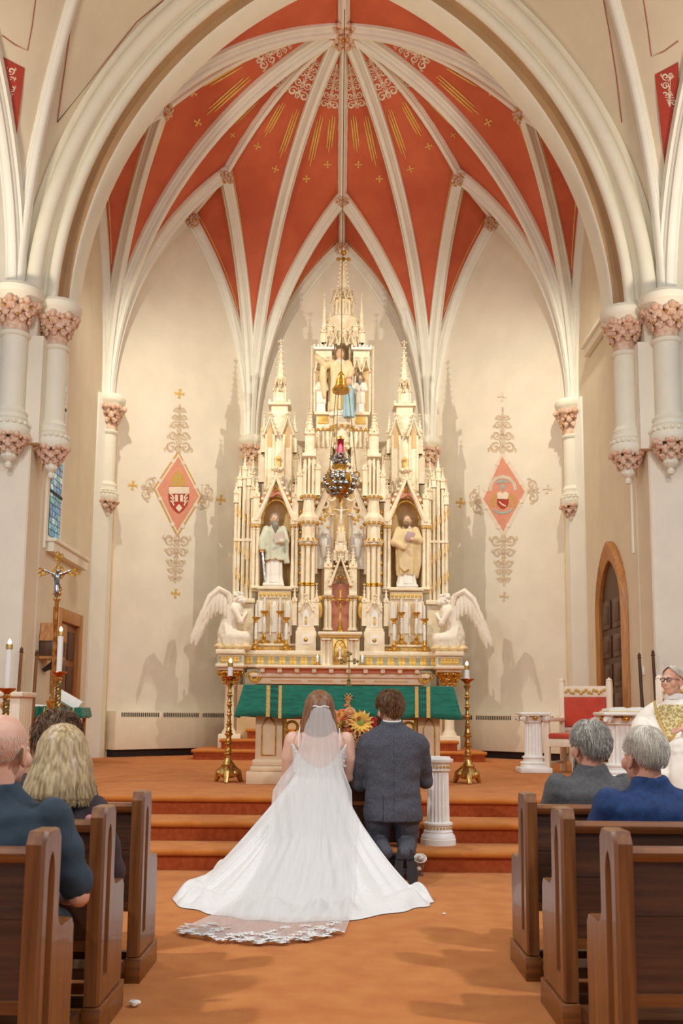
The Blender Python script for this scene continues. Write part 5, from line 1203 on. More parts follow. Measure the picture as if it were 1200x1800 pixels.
# ---------------- processional cross
q = P(93, 1200, 10.9); x, y = q.x, 10.9; zc = P(94, 1006, y).z; zt_ = P(94, 977, y).z
PC = thing('processional_cross', (x, y, ZP), 'gilt processional cross with silver corpus on a tall brass pole', 'cross')
MB().lathe((x, y, 0), [(.2, ZP), (.2, ZP+.03), (.06, ZP+.06), (.05, ZP+.5), (.055, P(93, 1235, y).z-.02), (.07, P(93, 1232, y).z), (.03, P(93, 1231, y).z)], 16).build('stand', 'brass', PC)
MB().lathe((x, y, 0), [(.022, ZP+.3), (.022, zc-.32), (.045, zc-.29), (.03, zc-.26), (.05, zc-.23), (.02, zc-.18)], 12).build('pole', 'brass', PC)
mb = MB(); r = .18
for a in range(4):
    ca, sa = math.cos(a*PI/2), math.sin(a*PI/2)
    for o_ in (-1, 1): mb.tube([(x+ca*r*f-sa*o_*.018*(1+.6*math.sin(f*9)), y, zc+sa*r*f+ca*o_*.018*(1+.6*math.sin(f*9))) for f in np.linspace(0, 1, 9)], .008, 5)
    for b in range(3): mb.tube([(x+ca*r-sa*0+.028*math.cos(b*2.1)+.02*math.cos(c), y, zc+sa*r+.028*math.sin(b*2.1)+.02*math.sin(c)) for c in np.linspace(0, 2*PI, 9)], .007, 5)
for c_ in range(4): mb.tube([(x+.07*math.cos(f+c_*PI/2), y, zc+.07*math.sin(f+c_*PI/2)) for f in np.linspace(.2, 1.37, 6)], .007, 5)
mb.tube([(x, y, zc-.25), (x, y, zc)], .014, 6); mb.build('cross', 'gilt', PC)
mb = MB(); limb(mb, [(x-.14, y-.025, zc+.02), (x, y-.03, zc-.04), (x+.14, y-.025, zc+.02)], [.011, .018, .011]); limb(mb, [(x, y-.03, zc-.05), (x, y-.03, zc-.15), (x+.01, y-.045, zc-.22), (x, y-.025, zc-.31)], [.034, .028, .024, .012]); mb.sph((x+.01, y-.045, zc+.01), .026, 8, 6)
o = mb.build('corpus', 'silver', PC); remesh(o, .006, 1)
# ---------------- radiators along the apse walls
def radiator(side):
    s = -1 if side == 'left' else 1
    a = Vector((L1[s].x, L1[s].y, 0)); b = Vector((C1[s].x, C1[s].y, 0)); d = (b-a).normalized(); n = Vector((-d.y, d.x, 0))
    if n.dot(Vector((0, 15, 0))-a) < 0: n = -n
    L = (b-a).length; t = thing('radiator_cover', a+d*1.5+n*.1+Vector((0, 0, ZP)), f'long cream radiator cover along the {side} apse wall', 'radiator', 'radiator covers')
    def bxx(name, u0, u1, v0, v1, z0, z1, mat, par=None, bev=.006):
        mb = MB().box(u0, u1, v0, v1, z0, z1, bev)
        R = Matrix(((d.x, n.x, 0, a.x), (d.y, n.y, 0, a.y), (0, 0, 1, 0), (0, 0, 0, 1))); mb.xf(R); return mb.build(name, mat, par or t, fix=True)
    u0, u1 = .31, L-.3
    bxx('kick_board', u0+.05, u1, .0, .2, ZP, ZP+.15, 'kick_dark')
    bd = bxx('cover', u0, u1, .0, .3, ZP+.13, ZP+.80, 'radiator')
    k = 0; u = u0+.12
    while u < u1-.1:
        if k % 22 < 20: bxx('grille_slot', u, u+.024, .296, .303, ZP+.70, ZP+.775, 'slot_dark', bd, 0)
        u += .042; k += 1
radiator('left'); radiator('right')
# ---------------- right pointed door
D = thing('door_1', (4.3, 15.8, ZP), 'tall pointed oak doorway with dark panelled door in the right chancel wall', kind='structure')
def lancet(y0, y1, z0, zs, zt, n=10):
    c = (y0+y1)/2; h = (y1-y0)/2; H = zt-zs; r = (h*h+H*H)/(2*h); out = [(y0, z0)]
    am = math.asin(min(1, H/r))
    for i in range(n+1): a = am*i/n; out.append((y0+r-r*math.cos(a), zs+r*math.sin(a)))
    for i in range(n-1, -1, -1): a = am*i/n; out.append((y1-r+r*math.cos(a), zs+r*math.sin(a)))
    return out+[(y1, z0)]
o1 = lancet(15.1, 16.62, ZP, 2.9, 4.02); o2 = lancet(15.25, 16.5, ZP, 2.9, 3.72)
mb = MB(); rows = [[(4.32, y, z) for y, z in o1], [(4.2, y, z) for y, z in o1], [(4.18, y*.985+15.86*.015, z-.02) for y, z in o1], [(4.2, (a[0]+b[0])/2, (a[1]+b[1])/2) for a, b in zip(o1, o2)], [(4.22, y, z) for y, z in o2], [(4.32, y, z) for y, z in o2]]
mb.grid(rows).build('door_frame', 'wood_oak', D, angle=50)
mb = MB().prismx(o2, 4.27, 4.31); dl = mb.build('door_leaf', 'wood_brown', D)
for z0, z1 in ((.62, 1.65), (1.75, 2.1), (2.2, 2.55), (2.65, 3.1)):
    for y0, y1 in ((15.33, 15.8), (15.95, 16.42)):
        MB().box(4.245, 4.272, y0, y1, z0, z1, .01).build('door_panel', 'wood_dark', dl)
        MB().box(4.235, 4.25, y0+.08, y1-.08, z0+.08, z1-.08, .008).build('raised_field', 'wood_brown', dl)
# ---------------- left door
D = thing('door_2', (-4.3, 16.1, ZP), 'square headed oak doorway in the left chancel wall', kind='structure')
y0, y1, zt2 = 15.4, 16.85, 2.86
for (a, b, c, d_) in ((y0, y0+.17, ZP, zt2), (y1-.17, y1, ZP, zt2), (y0+.17, y1-.17, zt2-.2, zt2)): MB().box(-4.32, -4.2, a, b, c, d_, .012).build('door_frame', 'wood_oak', D)
dl = MB().box(-4.31, -4.28, y0+.17, y1-.17, ZP, zt2-.2).build('door_leaf', 'wood_door', D)
for z0, z1 in ((.65, 1.5), (1.6, 2.0), (2.1, 2.55)):
    for a, b in ((15.65, 16.05), (16.2, 16.58)): MB().box(-4.285, -4.265, a, b, z0, z1, .008).build('door_panel', 'wood_brown', dl)
# ---------------- stained glass window
W_ = thing('window_1', (-4.3, 15.4, 3.8), 'tall blue and teal stained glass lancet in the left chancel wall', kind='structure')
wy0, wy1, wz0, wzs, wz1 = 14.82, 15.42, 3.86, 6.3, 7.6
MB().prismx(lancet(wy0-.12, wy1+.12, wz0-.1, wzs, wz1+.15), -4.33, -4.27).build('window_frame', 'moulding', W_)
rnd = random.Random(11); rowsn = 26; colsn = 4
for i in range(rowsn):
    for j in range(colsn):
        z0 = wz0+(6.4-wz0)*i/rowsn; z1 = wz0+(6.4-wz0)*(i+1)/rowsn; a = wy0+(wy1-wy0)*j/colsn; b = wy0+(wy1-wy0)*(j+1)/colsn
        MB().box(-4.27, -4.262, a+.008, b-.008, z0+.006, z1-.006).build('pane', rnd.choice(('glass_blue', 'glass_teal', 'glass_pale', 'glass_blue')), W_, smooth=False)
MB().box(-4.27, -4.264, wy0, wy1, wz0, 6.4).build('lead_came', 'lead', W_); 
for z in (4.5, 5.2, 5.9): MB().box(-4.262, -4.245, wy0, wy1, z, z+.04).build('saddle_bar', 'lead', W_)
MB().prismx([(wy1+.15, 0)]*0+[(14.85, 3.62), (16.9, 3.62), (16.9, 3.8), (14.85, 3.8)], -4.3, -4.18).build('trim_3', 'moulding', keep=True)['kind'] = 'structure'
MB().box(-4.3, -4.14, 14.82, 16.93, 3.76, 3.82, .02).build('trim_4', 'moulding', keep=True)['kind'] = 'structure'
for x0, x1, z0, z1 in ((4.2, 4.3, 7.45, 7.6), (4.15, 4.3, 7.58, 7.66)): MB().box(x0, x1, 14.8, 17.05, z0, z1, .02).build('trim_5', 'moulding', keep=True)['kind'] = 'structure'
for i, s in enumerate((-1, 1)):      # conduit on the pier reveals
    MB().tube([(s*4.29, 14.72, 3.65), (s*4.29, 14.72, 5.1)], .022, 8).build('trim_6', 'moulding', keep=True)['kind'] = 'structure'
# wooden canopy shelf on the left wall
HC = thing('wall_canopy', (-4.22, 15.0, 2.0), 'wooden canopied shelf with gold roof on the left chancel wall', 'shelf')
MB().prismx([(14.72, 2.3), (15.22, 2.3), (15.16, 2.56), (14.78, 2.56)], -4.29, -4.02).build('roof', 'wood_oak', HC); MB().box(-4.29, -4.06, 14.74, 15.2, 2.08, 2.3, .006).build('case', 'wood_brown', HC); MB().box(-4.29, -4.04, 14.73, 15.21, 2.04, 2.08).build('shelf', 'wood_oak', HC)
MB().tube([(-4.28, 14.95, 1.88), (-4.15, 14.95, 1.96), (-4.08, 14.95, 2.05)], [.03, .05, .04], 8).build('bracket', 'kick_dark', HC)
# credenza with green cloth and books
CZ = P(100, 1244, 14.3).z; cx0, cx1 = P(62, 1250, 14.3).x-.12, P(141, 1250, 14.3).x
CR = thing('credence_table', ((cx0+cx1)/2, 14.55, ZP), 'small wooden credence table under a short green cloth', 'table')
MB().box(cx0, cx1, 14.32, 14.78, CZ-.14, CZ-.03, .008).build('top', 'wood_oak', CR)
mb = MB()
for i in range(14): mb.sph((cx0+.03+i*(cx1-cx0-.06)/13, 14.315, CZ-.16), (.025, .012, .03), 7, 5)
mb.build('carved_apron', 'gilt', CR)
for a in (cx0+.03, cx1-.07):
    for b in (14.34, 14.72): MB().box(a, a+.045, b, b+.045, ZP, CZ-.13, .006).build('leg', 'wood_oak', CR)
cloth('credence_cloth', cx0-.01, cx1+.01, 14.3, 14.8, CZ, .13, .03, 'short green cloth with gold stripes on the small credence table', 'cloth', .004, bands=((cx1-.16, cx1-.14, 'gold_braid', .001), (cx1-.1, cx1-.08, 'gold_braid', .001), (cx1-.5, cx1-.48, 'gold_braid', .001)))
bk = thing('missal', ((cx0+cx1)/2+.15, 14.5, CZ), 'open white missal leaning on the green credence cloth', 'book'); bx0 = (cx0+cx1)/2+.1
R = Matrix.Translation((bx0+.02, 14.5, CZ+.1)) @ Matrix.Rotation(.5, 4, 'Y') @ Matrix.Rotation(-.4, 4, 'X')
MB().box(-.24, .2, -.02, .02, -.05, .1, .006).xf(R).build('pages', 'paper', bk); MB().box(-.25, .21, .02, .03, -.06, .11).xf(R).build('cover', 'statue_cloak', bk); MB().tube([(bx0-.12, 14.44, CZ+.16), (bx0-.08, 14.4, CZ+.02)], .014, 6).build('ribbon', 'gold_paint', bk)
st = thing('folded_linen', (cx0+.12, 14.5, CZ), 'crumpled white linen on the left of the credence cloth', 'linen'); mb = MB(); 
for i in range(5): mb.sph((cx0+.05+.05*i, 14.48+.02*(i % 2), CZ+.022), (.05, .06, .028-.003*i), 8, 6)
mb.build('linen', 'paper', st)
# cream cabinet at the left edge
q = P(42, 1216, 12.0); kx1 = q.x; kz = q.z
KB = thing('sacristy_cabinet', (kx1-.7, 12.2, ZP), 'cream panelled cabinet with carved frieze at the left picture edge', 'cabinet')
MB().box(kx1-1.4, kx1-.04, 12.0, 12.5, ZP, kz-.06, .01).build('body', 'chair_cream', KB); MB().box(kx1-1.44, kx1, 11.95, 12.54, kz-.06, kz, .015).build('top', 'chair_cream', KB)
for x0, x1 in ((kx1-.5, kx1-.22), (kx1-.9, kx1-.6)): pn_ = MB().box(x0, x1, 11.985, 12.0, ZP+.3, kz-.28, .006).build('door_panel', 'stone_altar', KB); MB().box(x0+.04, x1-.04, 11.975, 11.99, ZP+.34, kz-.32, .004).build('raised_field', 'chair_cream', pn_)
mb = MB()
for i in range(9): mb.sph((kx1-.6+i*.045, 11.99, kz-.16), (.02, .012, .04), 7, 5)
mb.build('carved_frieze', 'wood_oak', KB)
# wooden poles by the piers
for i, (px, pt, pb, Y, zb, lb) in enumerate(((38, 1137, 1215, 13.86, None, 'slim wooden pole with finial beside the cream cabinet against the left pier'), (65, 1142, 1320, 14.0, None, 'slim wooden pole between the left pier and the canopied shelf'), (1123, 1147, 1270, 13.9, None, 'slim dark wooden pole nearest the pointed door'), (1147, 1142, 1200, 13.86, None, 'slim wooden pole behind the priest chair'))):
    tp = P(px, pt, Y); t = thing('wooden_pole', (tp.x, Y, ZP), lb, 'pole', 'wooden poles by the chancel piers')
    dx = .05 if px > 600 else -.03
    MB().tube([(tp.x+dx, Y, ZP), (tp.x, Y, tp.z-.08)], [.03, .022], 10).build('pole', 'wood_brown' if px > 600 else 'wood_door', t); MB().lathe((tp.x, Y, tp.z-.08), [(.024, 0), (.034, .01), (.02, .025), (.026, .045), (.012, .07), (0, .085)], 10).build('finial', 'wood_brown', t)
swt = thing('light_switch', (P(1119, 1176, 13.97).x, 13.97, P(1119, 1176, 13.97).z-.07), 'small white light switch on the right pier', 'switch'); p = P(1119, 1176, 13.97)
MB().box(4.302, 4.318, 14.45, 14.53, p.z-.06, p.z+.06, .004).build('plate', 'white_paint', swt); MB().box(4.296, 4.304, 14.48, 14.5, p.z-.02, p.z+.02).build('toggle', 'white_paint', swt)
swt.location = (4.31, 14.49, p.z-.06); ORG[swt.name] = Vector(swt.location)
for c in swt.children:
    for v in c.data.vertices: v.co += Vector((p.x, 13.97, p.z-.07))-Vector(swt.location)
# ---------------- white fluted pedestals
def pedestal(x, y, z0, h, r, style, label, sq=False):
    t = thing('column_pedestal', (x, y, z0), label, 'pedestal', 'white fluted pedestals')
    if sq: MB().box(x-r*1.75, x+r*1.75, y-r*1.75, y+r*1.75, z0, z0+h*.09, .012).build('plinth', 'white_paint', t); zb = z0+h*.09
    else: MB().lathe((x, y, z0), [(r*1.55, 0), (r*1.55, h*.065), (r*1.5, h*.07)], 28).build('plinth', 'white_paint', t); zb = z0+h*.07
    b = MB().lathe((x, y, zb), [(r*1.5, 0), (r*1.48, h*.03), (r*1.3, h*.055), (r*1.25, h*.07), (r*1.3, h*.08), (r*1.15, h*.1), (r*1.15, h*.145), (r*1.28, h*.155), (r*1.28, h*.175), (r*1.05, h*.19)], 28).build('base', 'white_paint', t)
    mb = MB()
    for i in range(26):
        a = 2*PI*i/26
        if style == 'rope': mb.sph((x+r*1.3*math.cos(a), y+r*1.3*math.sin(a), zb+h*.07), (r*.2, r*.2, h*.025), 6, 4)
        else: mb.sph((x+r*1.16*math.cos(a), y+r*1.16*math.sin(a), zb+h*.122), (r*.1, r*.1, h*.014), 6, 4)
    mb.build('base_ornament', 'white_paint' if style == 'rope' else 'gold_braid', b)
    MB().lathe((x, y, 0), [(r*1.0, zb+h*.18), (r*.92, z0+h*.84)], 72, fl=18, fd=.11).build('fluted_shaft', 'white_paint', t)
    if style == 'plain':
        c = MB().lathe((x, y, z0), [(r*.95, h*.83), (r*1.12, h*.845), (r*1.0, h*.855), (r*1.1, h*.92), (r*1.3, h*.935), (r*1.35, h*.945), (r*1.35, h*.975), (r*1.1, h*.98), (r*1.1, h)], 28).build('capital', 'white_paint', t)
        mb = MB()
        for i in range(22): a = 2*PI*i/22; mb.sph((x+r*1.06*math.cos(a), y+r*1.06*math.sin(a), z0+h*.885), (r*.12, r*.12, h*.018), 6, 4)
        mb.build('capital_ornament', 'gold_braid', c)
    else:
        c = MB().lathe((x, y, z0), [(r*.92, h*.82), (r*1.1, h*.835), (r*1.0, h*.85), (r*1.25, h*.92)], 28).build('capital_bell', 'white_paint', t)
        MB().box(x-r*1.7, x+r*1.7, y-r*1.7, y+r*1.7, z0+h*.95, z0+h, .02).build('abacus', 'white_paint', t)
        for sx in (-1, 1):
            for sy in (-1, 1):
                MB().tube([(x+sx*r*(1.25-.35*f*math.cos(f*9)), y+sy*r*(1.25-.35*f*math.cos(f*9)), z0+h*(.90+.05*(1-f)*math.sin(f*9+1.5))) for f in np.linspace(1, .05, 14)], r*.2, 7).build('volute', 'white_paint', c)
        for k in range(4): a = k*PI/2-PI/2; MB().sph((x+r*1.3*math.cos(a), y+r*1.3*math.sin(a), z0+h*.905), (r*.32, r*.32, h*.035), 9, 6).build('gilt_shell', 'gilt', c)
    return t
p = G(770, 1484, .17); pedestal(p.x, p.y, .17, P(770, 1330, p.y).z-.17, .1, 'plain', 'white fluted pedestal standing on the lowest step beside the groom')
p = G(938, 1358, ZP); pedestal(p.x, p.y, ZP, P(938, 1252, p.y).z-ZP, .125, 'rope', 'white fluted pedestal with scrolled capital beside the red upholstered chair', True)
pb_ = P(1092, 1300, 12.3); hB2 = P(1092, 1252, 12.3).z-ZP; pedestal(pb_.x, 12.3, ZP, hB2, .16, 'rope', 'broad white fluted pedestal carrying an open book before the seated priest', True)
ob = thing('open_book', (pb_.x+.08, 12.3, ZP+hB2), 'open white book lying on the broad fluted pedestal', 'book')
for s in (-1, 1): MB().prism([(pb_.x+.08, ZP+hB2+.015), (pb_.x+.08+s*.26, ZP+hB2+.015), (pb_.x+.08+s*.25, ZP+hB2+.04), (pb_.x+.08+s*.1, ZP+hB2+.06), (pb_.x+.08, ZP+hB2+.035)][::s], 12.12, 12.5).build('pages', 'paper', ob)
MB().box(pb_.x-.2, pb_.x+.36, 12.1, 12.52, ZP+hB2+.001, ZP+hB2+.015).build('cover', 'statue_cloak', ob)
# ---------------- cream chair with red upholstery
def chair(c, yaw, sc, label, name='presider_chair', group=None):
    t = thing(name, c, label, 'chair', group); T = Matrix.Translation(Vector(c)) @ Matrix.Rotation(yaw, 4, 'Z') @ Matrix.Scale(sc, 4)
    def b(nm, x0, x1, y0, y1, z0, z1, mat='chair_cream', par=None, bev=.01): return MB().box(x0, x1, y0, y1, z0, z1, bev).xf(T).build(nm, mat, par or t)
    for sx in (-1, 1):
        x = sx*.31
        b('leg', x-.035, x+.035, -.33, -.26, 0, .66); b('leg', x-.035, x+.035, .24, .31, 0, 1.14)
        b('armrest', x-.045, x+.045, -.36, .26, .63, .68, bev=.015); b('side_rail', x-.02, x+.02, -.27, .25, .34, .42)
        MB().lathe((0, 0, 0), [(.04, 0), (.045, .015), (.0, .05)], 4, rot=PI/4).xf(T @ Matrix.Translation((x, .275, 1.14))).build('post_cap', 'chair_cream', t)
        b('foot_rail', x-.015, x+.015, -.27, .25, .1, .14)
    b('front_rail', -.3, .3, -.32, -.28, .32, .42); b('back_rail', -.3, .3, .26, .3, .5, .56)
    b('seat_cushion', -.29, .29, -.34, .24, .42, .49, 'red_velvet', bev=.03); b('back_cushion', -.275, .275, .235, .3, .56, .94, 'red_velvet', bev=.02)
    cr = b('crest_rail', -.29, .29, .25, .31, .94, 1.08); mb = MB()
    for i in range(16):
        mb.sph((-.25+i*.0335, .245, 1.01+.022*math.sin(i*1.8)), (.022, .012, .022), 7, 5)
    mb.xf(T).build('carved_vine', 'gold_braid', cr); return t
q = G(973, 1360, ZP); chair((q.x+.42, q.y+.25, ZP), math.radians(-32), 1.12, 'cream presider chair with red seat and carved crest rail')
# ---------------- flowers in front of the altar
M('petal_gold', (240, 186, 76), .6, var=.15, scale=10); M('petal_coral', (232, 132, 84), .6, var=.15, scale=10); M('petal_peach', (244, 178, 120), .6, var=.1, scale=10); M('petal_red', (190, 52, 44), .6, var=.15); M('leaf_green', (116, 118, 48), .6, var=.2, scale=12); M('leaf_dark', (70, 62, 26), .6, var=.2); M('flower_eye', (150, 160, 60), .7, var=.2, scale=60); M('petal_white', (248, 240, 226), .6, var=.04); M('leaf_rust', (206, 120, 58), .6, var=.2, scale=15)
Yfl = 10.75; fcx = P(628, 1290, Yfl).x
FL = thing('flower_arrangement', (fcx, Yfl, ZP), 'autumn flower arrangement of sunflower, coral roses and leaves before the altar', 'flowers')
MB().lathe((fcx, Yfl, ZP), [(.1, 0), (.11, .02), (.05, .05), (.05, .1), (.12, .2), (.13, .3), (.11, .34)], 20).build('urn', 'brass', FL)
rnd = random.Random(2)
def daisy(c, r, nm, mat, eye='flower_eye', n=15, layers=2, face=(0, -1, .3)):
    q = Vector(face).normalized().to_track_quat('Z', 'Y').to_matrix().to_4x4(); T = Matrix.Translation(c) @ q; mb = MB()
    for l in range(layers):
        for i in range(n):
            a = 2*PI*(i+.5*l)/n; R = Matrix.Rotation(a, 4, 'Z'); k = 1-.22*l
            pts = [Vector((.25*r, 0, .02*r)), Vector((.6*r*k, 0, .12*r+.06*r*l)), Vector((r*k, 0, (.05+.12*l)*r*(1+rnd.random()))) ]
            W = [.06*r, .15*r, .02*r]; k0 = len(mb.v)
            mb.add([R @ (p+Vector((0, s*w, .03*r*(s == 0)))) for p, w in zip(pts, W) for s in (-1, 0, 1)], [(0, 1, 4, 3), (1, 2, 5, 4), (3, 4, 7, 6), (4, 5, 8, 7)])
    o = mb.xf(T).build(nm, mat, FL); MB().sph((0, 0, .05*r), (.3*r, .3*r, .14*r), 12, 7).xf(T).build('flower_eye', eye, o)
def rose(c, r, nm, mat, face=(0, -1, .4), par=None):
    q = Vector(face).normalized().to_track_quat('Z', 'Y').to_matrix().to_4x4(); T = Matrix.Translation(c) @ q; mb = MB()
    for l in range(4):
        n = 3+l; R0 = r*(.25+.25*l)
        for i in range(n):
            a0 = 2*PI*i/n+l*.7; rows = []
            for v in (0, .5, 1):
                rows.append([(R0*(.55+.45*v)*math.cos(a0+u), R0*(.55+.45*v)*math.sin(a0+u), r*(.5*v-.1*l-.14*(v*v)*l*.6)+.05*r*math.cos(u*2)) for u in np.linspace(-1.1, 1.1, 5)])
            mb.grid(rows)
    mb.sph((0, 0, .12*r), (.42*r, .42*r, .42*r), 10, 7); return mb.xf(T).build(nm, mat, par or FL)
def leafp(c, L, d, mat, nm='leaf', par=None):
    d = Vector(d).normalized(); sd = d.cross(Vector((0, -1, .3))).normalized(); up = sd.cross(d); c = Vector(c); rows = []
    for f, w in ((0, .02), (.3, .32), (.6, .3), (1, .01)): p = c+d*L*f+up*L*.12*math.sin(f*PI); rows.append([p-sd*w*L, p+up*L*.06, p+sd*w*L])
    MB().grid(rows).build(nm, mat, par or FL)
fp = lambda px, py, dy=0: P(px, py, Yfl+dy)
mb = MB(); 
for i in range(26): a = i*2.4; mb.sph((fcx+.13*math.cos(a), Yfl+.13*math.sin(a), ZP+.36+.0145*i), (.09, .09, .07), 7, 5)
mb.build('foliage_mass', 'leaf_dark', FL)
daisy(fp(634, 1270, -.22), .135, 'sunflower', 'petal_gold'); daisy(fp(642, 1286, -.2), .09, 'sunflower', 'petal_peach'); daisy(fp(590, 1268, -.2), .09, 'sunflower', 'petal_gold', 'leaf_dark'); daisy(fp(598, 1282, -.16), .07, 'sunflower', 'petal_gold', 'leaf_dark'); daisy(fp(660, 1295, -.12), .08, 'sunflower', 'petal_gold', 'leaf_dark'); daisy(fp(576, 1285, -.12), .08, 'sunflower', 'petal_gold', 'leaf_dark')
for px, py, m_, r in ((602, 1257, 'petal_coral', .07), (615, 1252, 'petal_peach', .06), (608, 1270, 'petal_peach', .05), (655, 1268, 'petal_red', .055), (662, 1280, 'petal_red', .05), (612, 1284, 'petal_coral', .05), (570, 1272, 'petal_coral', .06), (672, 1290, 'petal_coral', .06), (640, 1300, 'petal_peach', .05), (586, 1255, 'petal_peach', .05)): rose(fp(px, py, -.2), r, 'rose', m_)
for px, py, m_ in ((640, 1312, 'petal_gold'), (632, 1326, 'petal_peach'), (644, 1334, 'petal_gold'), (628, 1304, 'leaf_rust'), (636, 1344, 'petal_coral'), (622, 1316, 'petal_gold'), (650, 1318, 'petal_coral'), (650, 1300, 'petal_gold'), (620, 1294, 'petal_peach'), (582, 1262, 'petal_gold')): daisy(fp(px, py, -.22), .05, 'small_daisy', m_, 'flower_eye', 9, 1)
for i in range(60):
    px, py = 575+rnd.random()*95, 1255+rnd.random()*85; leafp(fp(px, py, -.1-.1*rnd.random()), .09+.05*rnd.random(), (rnd.random()-.5, -.6, rnd.random()-.3), rnd.choice(('leaf_green', 'leaf_dark', 'leaf_rust', 'leaf_rust', 'petal_gold')))
MB().tube([fp(612, 1262, -.05), fp(614, 1248, -.05), fp(610, 1237, -.05)], .006, 5).build('stem', 'leaf_green', FL)
for i, (px, py) in enumerate(((608, 1238), (614, 1236), (604, 1242), (617, 1243), (610, 1231), (614, 1229))): leafp(fp(px, py, -.06), .05, ((-1) ** i, -.2, .6), 'leaf_rust')
# ---------------- kneeler
KX = P(628, 1352, 9.0).x
KN = thing('wedding_kneeler', (KX-.1, 8.8, 0), 'dark wooden two-person kneeler with red padded armrest before the steps', 'kneeler')
kx0, kx1 = KX-.56, KX+.42; kz = .815
MB().box(kx0, kx1, 8.93, 9.16, kz-.05, kz, .02).build('armrest_pad', 'red_velvet', KN); MB().box(kx0+.02, kx1-.02, 8.95, 9.14, kz-.13, kz-.05, .01).build('shelf', 'wood_dark', KN)
fpn = MB().box(kx0+.05, kx1-.05, 9.05, 9.09, .2, kz-.13, .006).build('front_panel', 'wood_dark', KN)
for i in range(3): MB().box(kx0+.1+i*.27, kx0+.34+i*.27, 9.035, 9.052, .3, kz-.2, .01).build('raised_panel', 'wood_brown', fpn)
MB().box(kx0+.03, kx1-.03, 9.03, 9.11, kz-.3, kz-.27).build('rail', 'wood_oak', KN)
for x in (kx0+.02, kx1-.06): MB().box(x, x+.04, 8.94, 9.15, .17, kz-.05, .008).build('side_panel', 'wood_dark', KN)
MB().box(kx0, kx1, 8.28, 8.64, .1, .17, .025).build('knee_pad', 'kick_dark', KN); MB().box(kx0, kx1, 8.3, 8.66, .04, .1, .008).build('knee_board', 'wood_dark', KN)
for x in (kx0+.03, kx1-.08): MB().box(x, x+.05, 8.32, 8.68, 0, .05).build('skid', 'wood_dark', KN)
# ---------------- pews
def pew_end_poly(): 
    p = [(0, .12), (0, .86), (.03, .9), (.17, .9), (.2, .87), (.2, .62)]
    for i in range(7): a = PI-PI/2*i/6; p.append((.26+.06*math.cos(a), .62-.06*math.sin(a)))
    p += [(.4, .56), (.43, .53), (.43, .48), (.44, .4), (.43, .3), (.43, .12)]; return p
def slot_poly():
    y0, y1 = .055, .135; out = [(y0, .22), (y0, .74)]
    for i in range(1, 6): f = i/6; out.append((y0+.04*f**1.5, .74+.085*math.sin(f*PI/2)))
    out.append((.095, .83))
    for i in range(5, 0, -1): f = i/6; out.append((y1-.04*f**1.5, .74+.085*math.sin(f*PI/2)))
    return out+[(y1, .74), (y1, .22)]
def pew_end_mesh(aisle):     # aisle: +1 the carved face looks to +x
    th = .062; bm = bmesh.new(); O = pew_end_poly(); S = slot_poly(); xa = aisle*th
    def loop(pl, x): 
        v = [bm.verts.new((x, y, z)) for y, z in pl]; return v
    def edges(v): return [bm.edges.new((v[i], v[(i+1) % len(v)])) for i in range(len(v))]
    ins = [(min(.43, max(0, .215+(y-.215)*.96)), .5+(z-.5)*.985) for y, z in O]
    vo = loop(ins, xa); vs_ = loop(S, xa); bmesh.ops.triangle_fill(bm, edges=edges(vo)+edges(vs_), use_beauty=True, use_dissolve=False)
    vo2 = loop(O, xa-aisle*.012); vob = loop(O, 0); S2 = [(.095+(y-.095)*.6, .5+(z-.5)*.96) for y, z in S]; vs2 = loop(S2, xa-aisle*.045)
    for A, B in ((vo, vo2), (vo2, vob), (vs_, vs2)):
        for i in range(len(A)): bm.faces.new((A[i], A[(i+1) % len(A)], B[(i+1) % len(A)], B[i]))
    bm.faces.new(vs2); bm.faces.new(vob); bmesh.ops.recalc_face_normals(bm, faces=bm.faces)
    return MB().bm(bm)
M('pew_cushion', (46, 52, 88), .9)
